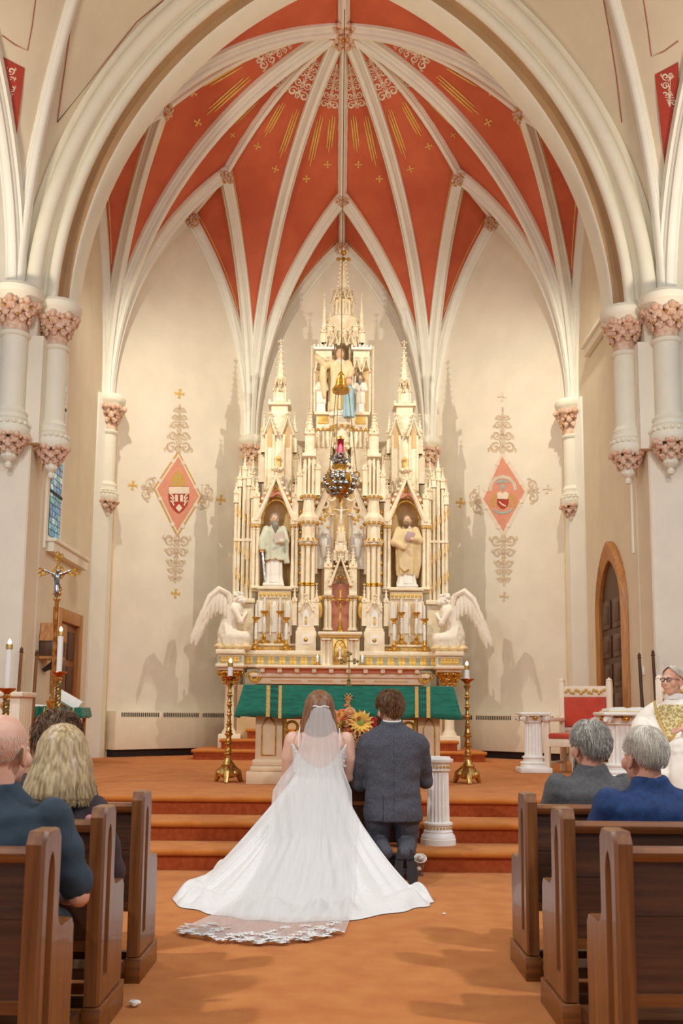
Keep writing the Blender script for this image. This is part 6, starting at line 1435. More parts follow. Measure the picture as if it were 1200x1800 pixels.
def pew(side, Y, label):
    s = side; xa = s*.945; t = thing('pew', (s*2.9, Y, 0), label, 'pew', 'oak pews along the aisle'); xo = s*(.945+.062)
    xe = s*5.0
    for xx, ai, vis in ((xo, -s, 1), (xe-s*0, -s, 0)):
        mb = pew_end_mesh(ai); mb.xf(Matrix.Translation((xx, Y, 0))); e = mb.build('pew_end', 'wood', t, angle=35)
        x0, x1 = sorted((xx+s*.006, xx-s*.072)); mb = MB().box(x0, x1, Y-.012, Y+.45, 0, .115, .006); mb.build('plinth', 'wood_flat', e)
    x0, x1 = sorted((xo+s*.001, xe))
    # back with top rail and boards
    def slab(nm, pl, mat): 
        return MB().prismx([(Y+y, z) for y, z in pl], x0, x1).build(nm, mat, t, angle=30)
    slab('top_rail', [(.02, .80), (.06, .80), (.10, .80), (.11, .815), (.11, .83), (.09, .845), (.03, .845), (.012, .83), (.012, .815)], 'wood_flat')
    slab('back_board', [(.035, .62), (.075, .62), (.09, .805), (.05, .805)], 'wood_dark'); slab('back_board', [(.022, .36), (.07, .36), (.075, .618), (.037, .618)], 'wood_dark')
    slab('lower_rail', [(.012, .33), (.08, .33), (.08, .37), (.012, .37)], 'wood_flat')
    slab('seat', [(.06, .40), (.42, .43), (.43, .445), (.42, .46), (.06, .43)], 'wood_flat'); slab('seat_cushion', [(.09, .435), (.4, .462), (.4, .49), (.09, .462)], 'pew_cushion')
    slab('stretcher', [(.2, .06), (.24, .06), (.24, .1), (.2, .1)], 'wood_dark')
    slab('kneeler_pad', [(-.23, .07), (-.05, .07), (-.05, .12), (-.23, .12)], 'wood_dark'); 
    for k in range(3):
        xx = s*(1.35+k*1.5); MB().box(min(xx, xx+s*.03), max(xx, xx+s*.03), Y-.2, Y+.1, .0, .075).build('kneeler_leg', 'wood_brown', t)
    for k in range(2): xx = s*(1.3+k*1.6); MB().box(min(xx, xx+s*.5), max(xx, xx+s*.5), Y-.06, Y+.018, .42, .44).box(min(xx, xx+s*.5), max(xx, xx+s*.5), Y-.065, Y-.05, .42, .5).build('book_rack', 'wood_flat', t)
    return t
for s, nm, Ys in ((-1, 'left', (5.15, 4.3, 3.42)), (1, 'right', (5.25, 4.42, 3.57))):
    for i, Y in enumerate(Ys): pew(s, Y, f"oak pew {('farthest from', 'second from', 'nearest to')[i]} the camera on the {nm} of the aisle")
# ---------------- small things on the floor
def crumple(c, r, seed):
    bm = bmesh.new(); bmesh.ops.create_icosphere(bm, subdivisions=2, radius=r)
    for v in bm.verts: v.co *= 1+.7*mnoise.noise(v.co*(2.2/r)+Vector((seed, 0, 0))); v.co.z *= .55
    zmin = min(v.co.z for v in bm.verts)
    for v in bm.verts: v.co += Vector((c[0], c[1], c[2]-zmin))
    return MB().bm(bm)
p = G(236, 1770, 0); tag(crumple((p.x, p.y, .001), .024, 3).build('crumpled_tissue', 'paper', angle=None, smooth=False), 'small crumpled white tissue on the carpet beside the left pews', 'tissue')
p = G(781, 1608, 0); tag(crumple((p.x, p.y, .001), .011, 5).build('paper_scrap', 'paper', smooth=False), 'tiny white paper scrap on the carpet right of the train', 'scrap')
p = P(738, 1503, 8.55)
RW = thing('rose_in_vase', (p.x, 8.55, 0), 'single white rose in a small clear glass beside the groom shoes', 'flower')
M('clear_glass', (236, 240, 238), .05, trans=.95)
MB().lathe((p.x, 8.55, 0), [(.03, .0), (.03, .01), (.012, .025), (.03, .06), (.04, .1), (.037, .1), (.027, .06), (.006, .03)], 14).build('glass', 'clear_glass', RW); MB().tube([(p.x, 8.55, .02), (p.x, 8.55, p.z-.02)], .006, 6).build('stem', 'leaf_green', RW)
rose((p.x, 8.53, p.z-.02), .055, 'bloom', 'petal_white', (0, -.6, .8), RW); MB().sph((p.x-.01, 8.53, .06), (.02, .015, .02), 8, 6).build('water_drop', 'petal_white', RW)
# ================================================================== PEOPLE
M('skin_a', (226, 182, 158), .5, var=.06, scale=10, rgb2=(206, 146, 118)); M('skin_b', (236, 190, 166), .5, var=.04, scale=10); M('skin_c', (212, 152, 124), .5, var=.06, scale=10)
M('suit_grey', (84, 84, 92), .85, var=.14, scale=80, rgb2=(66, 66, 74), bump=.1, bscale=120); M('suit_charcoal', (92, 90, 90), .85, var=.12, scale=60, bump=.1, bscale=100); M('suit_blue', (26, 58, 108), .8, var=.12, scale=40, rgb2=(18, 44, 88), bump=.1, bscale=100)
M('shirt_navy', (52, 68, 82), .85, var=.14, scale=8, rgb2=(40, 54, 66)); M('trousers_dark', (44, 52, 52), .85, var=.1); M('shirt_white', (240, 236, 228), .8)
M('floral', (70, 54, 58), .8, scale=16, rgb2=(58, 46, 52), kind='noise'); M('floral_print', (196, 132, 128), .8, var=.2, scale=20)
M('hair_brown', (138, 98, 62), .5, var=.25, scale=30, rgb2=(92, 60, 36)); M('hair_auburn', (150, 104, 66), .45, var=.25, scale=70, stretch=(1, 1, .05), rgb2=(100, 62, 36)); M('hair_blonde', (204, 180, 136), .45, var=.25, scale=70, stretch=(1, 1, .05), rgb2=(142, 114, 76)); M('hair_grey', (196, 190, 178), .5, var=.25, scale=40, rgb2=(158, 152, 142)); M('hair_white', (224, 216, 202), .5, var=.15, scale=14, rgb2=(206, 196, 180)); M('hair_dark', (124, 90, 62), .5, var=.25, scale=30, rgb2=(74, 50, 34))
M('gown', (232, 229, 225), .65, var=.02, scale=30, bump=.25, bscale=90, sheen=.2); M('lace', (238, 235, 230), .7, var=.05, scale=60, bump=.5, bscale=120)
M('shoe_sole', (44, 42, 42), .7, var=.1); M('shoe_leather', (52, 50, 52), .4); M('chasuble', (246, 238, 222), .75, var=.03, scale=4); M('brocade', (222, 200, 142), .5, .15, scale=45, rgb2=(164, 142, 82), contrast=(.45, .55)); M('glasses', (40, 36, 40), .3, .5); M('watch', (40, 40, 44), .4)
def veil_mat():
    m = bpy.data.materials.new('veil'); m.use_nodes = True; nt = m.node_tree; N = nt.nodes; L = nt.links; N.remove(N['Principled BSDF'])
    d = N.new('ShaderNodeBsdfDiffuse'); d.inputs[0].default_value = (.84, .83, .81, 1); tl_ = N.new('ShaderNodeBsdfTranslucent'); tl_.inputs[0].default_value = (.84, .83, .81, 1); tr = N.new('ShaderNodeBsdfTransparent')
    m1 = N.new('ShaderNodeMixShader'); m1.inputs[0].default_value = .4; L.new(d.outputs[0], m1.inputs[1]); L.new(tl_.outputs[0], m1.inputs[2])
    tc = N.new('ShaderNodeTexCoord'); t = N.new('ShaderNodeTexNoise'); t.inputs['Scale'].default_value = 14; mp = N.new('ShaderNodeMapping'); mp.inputs['Scale'].default_value = (3, .4, .4); L.new(tc.outputs['Object'], mp.inputs[0]); L.new(mp.outputs[0], t.inputs['Vector'])
    mr = N.new('ShaderNodeMapRange'); mr.inputs[3].default_value = .5; mr.inputs[4].default_value = .72; L.new(t.outputs['Fac'], mr.inputs[0])
    m2 = N.new('ShaderNodeMixShader'); L.new(mr.outputs[0], m2.inputs[0]); L.new(tr.outputs[0], m2.inputs[1]); L.new(m1.outputs[0], m2.inputs[2]); L.new(m2.outputs[0], N['Material Output'].inputs[0]); MATS['veil'] = m
veil_mat()
class Fr:      # local frame: x right, y forward, z up
    def __init__(s, o, f=(0, 1)):
        s.o = Vector(o); s.f = Vector((f[0], f[1], 0)).normalized(); s.r = Vector((s.f.y, -s.f.x, 0)); s.R = Matrix((s.r, s.f, Vector((0, 0, 1)))).transposed()
    def __call__(s, x, y, z): return s.o+s.R @ Vector((x, y, z))
def ell(mb, F, c, r, rot=None, seg=14, rings=10):
    mb.sph(F(*c), r, seg, rings, F.R @ (rot if rot is not None else Matrix.Identity(3)))
def human_head(mb, H, k=1.0, ears=True):
    """H: frame at the head centre (mid skull)"""
    ell(mb, H, (0, -.012*k, .02*k), (.077*k, .096*k, .098*k), None, 18, 12)      # skull
    ell(mb, H, (0, .025*k, -.045*k), (.062*k, .07*k, .078*k))                     # face
    ell(mb, H, (0, .052*k, -.095*k), (.036*k, .034*k, .028*k))                    # chin
    ell(mb, H, (0, .098*k, -.03*k), (.013*k, .02*k, .018*k)); mb.tube([H(0, .085*k, .012*k), H(0, .105*k, -.032*k)], [.008*k, .013*k], 8)   # nose
    ell(mb, H, (0, .083*k, .022*k), (.05*k, .016*k, .012*k)); ell(mb, H, (0, .086*k, -.066*k), (.025*k, .012*k, .008*k))    # brow, mouth
    for s in (-1, 1):
        ell(mb, H, (s*.045*k, .06*k, -.035*k), (.025*k, .025*k, .03*k))
        if ears: ell(mb, H, (s*.08*k, -.008*k, -.02*k), (.009*k, .022*k, .035*k), Matrix.Rotation(s*.35, 3, 'Z')); ell(mb, H, (s*.077*k, .0, -.045*k), (.01*k, .012*k, .015*k))
def face_eyes(par, H, k=1.0):
    for s in (-1, 1): MB().sph(H(s*.031*k, .083*k, .002*k), (.011*k, .009*k, .008*k), 10, 8, H.R).build('eye', 'shirt_white', par); e = MB().sph(H(s*.031*k, .0905*k, .002*k), (.005*k, .003*k, .005*k), 8, 6, H.R).build('iris', 'hair_dark', par)
def strands(mb, H, n, paths, r=.0016, seed=1):
    for p in paths: mb.tube(p, [r*1.1, r*1.2, r]+[r*.8]*(len(p)-4)+[r*.35] if len(p) > 3 else r, 3, cap=False)
def short_hair(par, H, mat, k=1.0, n=900, lift=.01, back=2.35, front=.75, seed=1, wave=.0, r=.0017, top=0.0):
    rnd = random.Random(seed); cap = MB(); a, b, h = .081*k, .1*k, .102*k; c0 = (0, -.014*k, .022*k)
    def surf(az, p, o=0):
        return H(c0[0]+(a+o)*math.sin(p)*math.sin(az), c0[1]+(b+o)*math.sin(p)*math.cos(az), c0[2]+(h+o)*math.cos(p))
    def lim(az):        # how far down the hair reaches: 0 forward, pi backward
        f = (1-math.cos(az))/2; e = front+(back-front)*f**.55
        d = abs(abs(((az+PI) % (2*PI))-PI)-1.62)
        if d < .32: e = min(e, 1.5+d)         # around the ears
        return e
    rows = []
    for i in range(13): rows.append([surf(az, lim(az)*i/12, .003) for az in np.linspace(0, 2*PI, 41)[:-1]])
    cap.grid(rows, close=True); o = cap.build('hair', mat, par); mb = MB()
    for i in range(n):
        az = rnd.random()*2*PI; L = lim(az); p0 = L*math.sqrt(rnd.random())*.92; ln = .35+.35*rnd.random(); sw = (rnd.random()-.5)*.5+wave*math.sin(az*3); lf = lift*(.5+rnd.random())
        pts = []
        for j in range(5):
            f = j/4; p = p0+ln*f
            if p > L+.12: p = L+.12
            pts.append(surf(az+sw*f*.6, p, .003+lf*math.sin(f*PI*.75)+.004*f+top*max(0, math.cos(p))))
        mb.tube(pts, [r, r*1.1, r, r*.8, r*.3], 3, cap=False)
    tag(mb.build('hair_strands', mat, o), kind='stuff'); return o
def loft(mb, secs, n=26, F=None, p=2.4):
    """secs: (x,y,z, rx, ry) superellipse sections bottom to top in frame F"""
    rows = []
    for x, y, z, rx, ry in secs:
        row = []
        for i in range(n):
            a = 2*PI*i/n; ca, sa = math.cos(a), math.sin(a)
            row.append(F(x+rx*math.copysign(abs(ca)**(2/p), ca), y+ry*math.copysign(abs(sa)**(2/p), sa), z))
        rows.append(row)
    k = len(mb.v); mb.grid(rows, close=True); mb.f.append(tuple(range(k+n-1, k-1, -1))); mb.f.append(tuple(k+(len(rows)-1)*n+i for i in range(n)))
def flimb(mb, F, pts, rads, seg=12): limb(mb, [F(*p) for p in pts], rads, seg)
def hand_mb(mb, F, c, d, side, k=1.0, curl=.5, palm_up=0):
    """palm at c pointing along d, five fingers that curl downwards"""
    d = Vector(d).normalized(); u = Vector((0, 0, 1)); s = d.cross(u).normalized()*side; c = Vector(c)
    mb.tube([F(*c), F(*(c+d*.045*k)), F(*(c+d*.085*k))], [.027*k, .036*k, .034*k], 10, flat=.5)
    for i in range(4):
        L = (.068, .078, .073, .056)[i]*k; b = c+d*.08*k+s*(.028-.0185*i)*k
        p1 = b+d*L*.45-u*L*.15*curl; p2 = p1+d*L*.3-u*L*.35*curl; p3 = p2+d*L*.15-u*L*.35*curl
        mb.tube([F(*q) for q in (b, p1, p2, p3)], [.0095*k, .009*k, .008*k, .006*k], 7)
    b = c+d*.03*k+s*.03*k; mb.tube([F(*q) for q in (b, b+d*.03*k+s*.02*k, b+d*.058*k+s*.018*k)], [.012*k, .0105*k, .008*k], 7)
def folds(o, amp, sc, seed=0):      # cloth wrinkles on a baked mesh
    me = o.data; n = len(me.vertices); co = np.empty(n*3, 'f'); no = np.empty(n*3, 'f'); me.vertices.foreach_get('co', co); me.vertex_normals.foreach_get('vector', no)
    co = co.reshape(-1, 3); no = no.reshape(-1, 3); w = np.empty(n, 'f')
    for i, c in enumerate(co):
        q = Vector(c)*sc+Vector((seed, seed*.7, 0)); w[i] = mnoise.noise(Vector((q.x*.6, q.y, q.z*1.8)))+.5*mnoise.noise(q*2.3)
    co += no*w[:, None]*amp; me.vertices.foreach_set('co', co.ravel()); me.update()
# ---------------- seated man: torso loft, arms, thighs
def sitter(name, X, Y, zt, w, label, top_mat, skin, head_yaw=0, head_tilt=0, fwd=(0, 1), collar=None, leg_mat='trousers_dark', arm='lap', voxel=.014, sh=.175, hx_=0, lean=0, short_sleeve=False, jacket=True, neck=.0, head_k=1.08):
    """zt: top of skull height; w: half shoulder width"""
    t = thing(name, (X, Y, 0), label, 'person'); F = Fr((X, Y, 0), fwd); zh = zt-.125*head_k; zs = zh-sh
    H = Fr(F(hx_, .03+lean, zh), (F.f*math.cos(head_yaw)-F.r*math.sin(head_yaw))[:2])
    if head_tilt: H.R = H.R @ Matrix.Rotation(head_tilt, 3, 'Y')
    mb = MB(); human_head(mb, H, head_k); mb.tube([H(0, -.03, -.05), F(hx_*.6, -.005+lean*.6, zs-.03)], [.055, .066], 14)
    el = {}
    for s in (-1, 1):
        S = (s*(w-.05), -.01, zs-.05)
        if arm == 'lap': E, Wr = (s*(w+.03), .08, zs-.33), (s*.12, .33, zs-.42)
        elif arm == 'out' and s > 0: E, Wr = (s*(w+.06), -.0, zs-.33), (s*.16, .3, zs-.38)
        else: E, Wr = (s*(w+.03), .08, zs-.33), (s*.12, .33, zs-.42)
        el[s] = (S, E, Wr)
        flimb(mb, F, [(0, 0, zs-.06), S, Vector(E).lerp(Vector(S), .5), E, Vector(E).lerp(Vector(Wr), .5), Wr], [.05, .04, .042, .042, .036, .027]); hand_mb(mb, F, Wr, Vector(Wr)-Vector(E), -s)
    o = mb.build('body', skin, t); remesh(o, .0065, 2)
    face_eyes(o, H, head_k)
    mb = MB()
    zb = zs-.56
    loft(mb, [(0, .02, zb, w*.80, .15), (0, .01, zb+.1, w*.82, .15), (0, 0, zb+.25, w*.83, .135), (0, -.005, zb+.4, w*.92, .13), (0, -.005, zb+.47, w*.95, .12), (0, 0, zb+.53, w*.84, .1), (0, .005, zb+.575, w*.5, .08), (hx_*.5, .01, zb+.61, .085, .078), (hx_*.6, .01, zb+.64, .074, .074)], F=F)
    for s in (-1, 1):
        S, E, Wr = el[s]; e2 = Vector(E).lerp(Vector(Wr), .86)
        if short_sleeve: e2 = None; q = Vector(S).lerp(Vector(E), .86); flimb(mb, F, [S, Vector(S).lerp(Vector(E), .5), q], [.082, .072, .066])
        else: flimb(mb, F, [S, Vector(S).lerp(Vector(E), .5), E, e2], [.082, .07, .06, .045])
    o = mb.build('jacket' if jacket else 'shirt', top_mat, t); remesh(o, voxel, 3); folds(o, .013, 8, X)
    # trousers
    mb = MB()
    for s in (-1, 1): flimb(mb, F, [(s*.1, .02, zb+.06), (s*.12, .25, zb+.07), (s*.13, .46, zb+.04), (s*.13, .47, zb-.15), (s*.13, .44, .12)], [.1, .09, .075, .06, .05])
    o = mb.build('trousers', leg_mat, t); remesh(o, .018, 2)
    for s in (-1, 1):
        mb = MB(); mb.sph(F(s*.13, .5, .04), (.045, .12, .04), 12, 8, F.R); mb.build('shoe', 'shoe_leather', t)
    if collar:
        MB().lathe((0, 0, 0), [(.073, -.035), (.078, -.01), (.072, .018), (.066, .018), (.066, -.03)], 24, sy=1.0).xf(Matrix.Translation(F(hx_*.55, .0+lean*.5, zs+.0)) @ Matrix.Rotation(.25, 4, 'X')).build('collar', collar, t)
    return t, F, H, zs
# bald man on the left, nearest
t, F, H, zs = sitter('person', P(-2, 1400, 3.92).x, 3.92, 1.285, .255, 'bald man in dark navy short-sleeved shirt seated in the nearest left pew', 'shirt_navy', 'skin_a', head_yaw=-.25, collar='shirt_navy', arm='out', short_sleeve=True, jacket=False, hx_=.0, head_k=1.12, sh=.2)
rndh = random.Random(4); mb = MB()
for i in range(600):
    az = 1.3+rndh.random()*(2*PI-2.6); p = 1.25+rndh.random()*.9
    q = lambda pp, o: H((.0865+o)*math.sin(pp)*math.sin(az), -.015+(.108+o)*math.sin(pp)*math.cos(az), .022+(.112+o)*math.cos(pp))
    mb.tube([q(p, .0), q(p+.06, .0015), q(p+.12, .0005)], [.0006, .0006, .0003], 3, cap=False)
tag(mb.build('hair_strands', 'hair_white', t), kind='stuff')
mb = MB().tube([H(.09, -.02, .005), H(.096, -.035, -.01), H(.092, -.04, -.035)], [.006, .007, .006], 6); mb.build('hearing_aid', 'hair_dark', t)
# blonde woman
t, F, H, zs = sitter('person', P(104, 1400, 4.78).x, 4.78, 1.215, .215, 'woman with long blonde hair and dark floral blouse in the second left pew', 'floral', 'skin_b', head_yaw=.1, jacket=False, sh=.19)
rnd = random.Random(8); rb = Fr((0, 0, 0))
for i in range(40):
    a = rnd.random()*2*PI; z = zs-.03-.4*rnd.random(); s = rnd.choice((-1, 1)); 
    c = F(s*(.1+.14*rnd.random()), -.15-.0*rnd.random(), z)
    mb = MB().sph(c, (.022, .012, .018), 7, 5)
    mb.build('printed_flower', 'floral_print', t)
def long_hair(par, H, mat, zend, spread, n, seed, k=1.08, r=.0022, back=.03, curl=0.0):
    rnd = random.Random(seed); a, b, h = .085*k, .106*k, .108*k; mb = MB(); cap = MB()
    def surf(az, p, o=0): return H((a+o)*math.sin(p)*math.sin(az), -.014*k+(b+o)*math.sin(p)*math.cos(az), .022*k+(h+o)*math.cos(p))
    def path(az, p0, o, ln, ph):
        pts = []
        for j in range(5): pts.append(surf(az+.05*math.sin(ph+j), p0+(1.62-p0)*j/4, o+.003*j))
        e = pts[-1]; d = (e-H(0, 0, 0)); d.z = 0; d = d.normalized() if d.length > 1e-4 else Vector((0, -1, 0))
        for j in range(1, 7):
            f = j/6; pts.append(e+d*spread*(f**.8)*(.4+.6*abs(math.sin(az)))+Vector((curl*math.sin(ph+6*f), curl*math.cos(ph*2+6*f), -(e.z-zend)*f*ln))-H.f*back*f)
        return pts
    rows = []
    azs = np.linspace(.95, 2*PI-.95, 46)
    ps = [path(az, .1, .0, .93, 0) for az in azs]
    cap.grid(ps); o = cap.build('hair', mat, par); md = o.modifiers.new('s', 'SOLIDIFY'); md.thickness = .012; md.offset = -1; bake(o)
    for i in range(n):
        az = .85+rnd.random()*(2*PI-1.7); mb.tube(path(az, .05+.9*rnd.random()**2, .002+.005*rnd.random(), .88+.2*rnd.random()**2, rnd.random()*6), [r]*9+[r*.8, r*.4], 3, cap=False)
    tag(mb.build('hair_strands', mat, o), kind='stuff'); return o
long_hair(t, H, 'hair_blonde', .885, .05, 3200, 3, 1.14, r=.0013, curl=.004)
# woman with brown curls
t, F, H, zs = sitter('person', P(94, 1400, 5.62).x, 5.62, 1.265, .21, 'person with dark brown curly hair in the farthest left pew', 'floral', 'skin_b', jacket=False, sh=.2, voxel=.02)
short_hair(t, H, 'hair_dark', 1.2, 1100, .03, 2.3, .8, 5, wave=.8, r=.002)
# grey-haired man in grey suit, right
t, F, H, zs = sitter('person', P(1040, 1400, 5.72).x, 5.72, 1.262, .235, 'grey-haired bearded man in charcoal suit in the farthest right pew', 'suit_charcoal', 'skin_c', head_yaw=.35, collar='shirt_white')
short_hair(t, H, 'hair_grey', 1.1, 1300, .014, 2.3, .75, 9)
mb = MB(); rnd = random.Random(4)
for i in range(260):
    az = (rnd.random()-.5)*2.6; z = -.06-.05*rnd.random(); a_ = H(.072*math.sin(az), .02+.075*math.cos(az), z); mb.tube([a_, a_+H.R @ Vector((.012*math.sin(az), .014*math.cos(az), -.02)), a_+H.R @ Vector((.01*math.sin(az), .016*math.cos(az), -.045))], [.002, .002, .0008], 3, cap=False)
tag(mb.build('beard', 'hair_white', t), kind='stuff')
# white-haired man in blue suit
t, F, H, zs = sitter('person', P(1150, 1400, 4.92).x, 4.92, 1.245, .268, 'white-haired man in royal blue suit in the second right pew', 'suit_blue', 'skin_c', head_yaw=.4, collar='suit_blue', hx_=-.035, head_k=1.1)
short_hair(t, H, 'hair_white', 1.12, 1200, .004, 2.2, .7, 10, r=.0014)
# ---------------- priest
pf = Vector((-.52, -.85, 0)).normalized(); px_ = P(1186, 1260, 9.95).x
chair((px_+.16, 10.1, ZP), math.radians(-31), 1.02, 'cream presider chair in which the priest sits', 'presider_chair')
PR = thing('person', (px_, 9.95, ZP), 'grey-haired priest with glasses in white and gold chasuble seated at right', 'person'); F = Fr((px_, 9.95, ZP), pf[:2])
hz = P(1186, 1196, 9.9).z-ZP
H = Fr(F(0, .06, hz), (pf.x-.5, pf.y+.05))
mb = MB(); human_head(mb, H, 1.12); mb.tube([H(0, -.02, -.05), F(0, 0, hz-.2)], [.058, .07], 14)
for s in (-1, 1):
    flimb(mb, F, [(0, 0, hz-.22), (s*.17, 0, hz-.3), (s*.26, .06, hz-.43), (s*.2, .36, hz-.46), (s*.16, .40, hz-.455)], [.05, .04, .04, .032, .028]); hand_mb(mb, F, (s*.16, .40, hz-.455), (-s*.25, .9, -.1), -s, 1.1, .4)
o = mb.build('body', 'skin_a', PR); remesh(o, .0065, 2); face_eyes(o, H, 1.12)
short_hair(PR, H, 'hair_white', 1.13, 500, .002, 2.1, .3, 13, r=.0012)
for s in (-1, 1): MB().tube([H(s*.034+.024*math.cos(a), .108, .004+.017*math.sin(a)) for a in np.linspace(0, 2*PI, 15)], .0028, 6).build('spectacle_rim', 'glasses', PR); MB().tube([H(s*.058, .105, .006), H(s*.085, .06, .008), H(s*.09, -.01, .0)], .0026, 6).build('spectacle_temple', 'glasses', PR)
MB().tube([H(-.01, .112, .008), H(.01, .112, .008)], .0026, 6).build('spectacle_bridge', 'glasses', PR)
mb = MB(); loft(mb, [(0, .05, .4, .3, .22), (0, .03, .55, .3, .2), (0, .01, .75, .27, .16), (0, 0, hz-.36, .26, .14), (0, 0, hz-.27, .22, .12), (0, .01, hz-.21, .11, .09), (0, .01, hz-.17, .08, .08)], F=F)
for s in (-1, 1):
    flimb(mb, F, [(s*.19, 0, hz-.3), (s*.3, .06, hz-.45), (s*.25, .24, hz-.5), (s*.21, .33, hz-.49)], [.1, .12, .11, .085]); flimb(mb, F, [(s*.3, .05, hz-.45), (s*.34, .08, hz-.68)], [.11, .1])
    flimb(mb, F, [(s*.12, .1, .5), (s*.15, .5, .48), (s*.17, .54, .25), (s*.18, .56, .06)], [.14, .12, .13, .15])
flimb(mb, F, [(0, .5, .45), (0, .55, .1)], [.1, .12])
o = mb.build('chasuble', 'chasuble', PR); remesh(o, .014, 3); folds(o, .014, 6, 3); ch = o
bv = BVHTree.FromPolygons([v.co for v in ch.data.vertices], [p.vertices[:] for p in ch.data.polygons]); og = ORG[ch.name]
def on_chasuble(x, z, off=.007):
    q = F(x, 1.2, z)-og; l, n, i, dd = bv.ray_cast(q, -F.f); return (l+n*off+og) if l is not None else F(x, .2, z)
rows = []
for i in range(13):
    f = i/12; z = hz-.235-f*.34; ww = (.10+.08*min(1, f*5))*(1-max(0, f-.2)*1.1); rows.append([on_chasuble(x, z) for x in np.linspace(-ww, ww, 9)])
MB().grid(rows).build('brocade_panel', 'brocade', ch)
for s in (-1, 1): MB().tube([on_chasuble(s*(.18-.17*f), hz-.21-.38*f, .01) for f in np.linspace(0, 1, 12)], .011, 6).build('orphrey_band', 'gold_braid', ch)
MB().lathe((0, 0, 0), [(.082, -.02), (.086, .01), (.078, .035), (.07, .035), (.07, -.02)], 24).xf(Matrix.Translation(F(0, .015, hz-.16))).build('amice_collar', 'shirt_white', PR)
MB().lathe((0, 0, 0), [(.037, -.018), (.041, 0), (.037, .018)], 16).xf(Matrix.Translation(F(-.24, .28, hz-.445)) @ F.R.to_4x4() @ Matrix.Rotation(PI/2, 4, 'X')).build('watch', 'watch', PR)
for s in (-1, 1): MB().sph(F(s*.13, .68, .045), (.05, .13, .045), 12, 8, F.R).build('shoe', 'shoe_leather', PR)
# ---------------- groom
GX = P(690, 1330, 8.45).x; gt = P(687, 1218, 8.45).z
GR = thing('person', (GX, 8.4, 0), 'groom with brown hair and beard in dark grey suit kneeling at the kneeler', 'person'); F = Fr((GX, 8.42, 0))
zh = gt-.135; H = Fr(F(-.025, .06, zh), (-.38, 1)); mb = MB(); human_head(mb, H, 1.12); mb.tube([H(0, -.03, -.05), F(-.01, .0, zh-.2)], [.058, .07], 14)
zs = P(690, 1290, 8.42).z
GA = {-1: ((-.205, 0, zs-.08), (-.265, .1, zs-.4), (-.12, .5, .84)), 1: ((.21, 0, zs-.08), (.27, .14, zs-.38), (.14, .5, .84))}
for s in (-1, 1): flimb(mb, F, [(0, 0, zs-.03), GA[s][0], GA[s][1], GA[s][2]], [.06, .05, .045, .03]); hand_mb(mb, F, GA[s][2], (-s*.4, .8, 0), -s, 1.05, .3)
o = mb.build('body', 'skin_a', GR); remesh(o, .0065, 2); face_eyes(o, H, 1.12)
short_hair(GR, H, 'hair_brown', 1.15, 1500, .016, 2.28, .7, 21, wave=.3, top=.012)
mb = MB(); rnd = random.Random(6)
for i in range(700):
    az = (rnd.random()-.5)*3.3; z = -.035-.085*rnd.random(); k = 1.12; b0 = H(.07*k*math.sin(az), .02*k+.07*k*math.cos(az)*(1 if z > -.1 else .9), z*k); d = H.R @ Vector((.5*math.sin(az), .5*math.cos(az), -.9)); mb.tube([b0, b0+d*.016, b0+d*.034+Vector((0, 0, -.01))], [.0022, .002, .0008], 3, cap=False)
tag(mb.build('beard', 'hair_brown', GR), kind='stuff')
mb = MB(); ws = hx(59, 8.42)
loft(mb, [(.0, -.02, .445, .235, .165), (0, -.02, .5, .237, .165), (0, 0, .62, .228, .155), (0, .0, .76, .216, .145), (0, 0, .95, .232, .14), (0, -.005, zs-.1, .25, .13), (0, 0, zs-.02, .235, .115), (0, .005, zs+.035, .165, .09), (-.005, .01, zs+.068, .105, .082), (-.008, .015, zs+.09, .084, .076)], F=F, n=32, p=2.3)
for s in (-1, 1):
    S, E, Wr = GA[s]; flimb(mb, F, [S, Vector(S).lerp(Vector(E), .5), E, Vector(E).lerp(Vector(Wr), .8)], [.088, .08, .07, .055])
o = mb.build('jacket', 'suit_grey', GR); remesh(o, .012, 3); folds(o, .009, 9, 2); jk = o
jb = BVHTree.FromPolygons([v.co for v in jk.data.vertices], [p.vertices[:] for p in jk.data.polygons]); jo = ORG[jk.name]
def on_jacket(x, z, off=.0005):
    l, n, i, dd = jb.ray_cast(Vector((x, 7.0, z))-jo, Vector((0, 1, 0))); return l+n*off+jo if l is not None else None
for nm, xx, z0, z1 in (('back_seam', 0, .46, zs+.02), ('vent', -.085, .455, .66)):
    q = [on_jacket(GX+xx, z) for z in np.linspace(z0, z1, 22)]; MB().tube([p for p in q if p], .0022 if nm == 'vent' else .0014, 5).build(nm, 'trousers_dark', jk)
MB().lathe((0, 0, 0), [(.1, -.03), (.096, 0), (.086, .018), (.08, .018), (.08, -.02)], 26, sy=.95).xf(Matrix.Translation(F(-.008, .01, zs+.09)) @ Matrix.Rotation(.2, 4, 'X')).build('jacket_collar', 'suit_grey', GR)
MB().lathe((0, 0, 0), [(.075, -.02), (.078, .02), (.07, .035), (.066, .035), (.066, -.02)], 26).xf(Matrix.Translation(F(-.008, .012, zs+.082)) @ Matrix.Rotation(.2, 4, 'X')).build('shirt_collar', 'shirt_white', GR)
mb = MB()
for s in (-1, 1):
    flimb(mb, F, [(s*.1, -.01, .6), (s*.11, .0, .42), (s*.115, .05, .25)], [.13, .112, .085]); flimb(mb, F, [(s*.115, .05, .25), (s*.1, -.18, .245), (s*.075, -.34, .235)], [.082, .075, .055])
o = mb.build('trousers', 'suit_grey', GR); remesh(o, .012, 2); folds(o, .01, 10, 5)
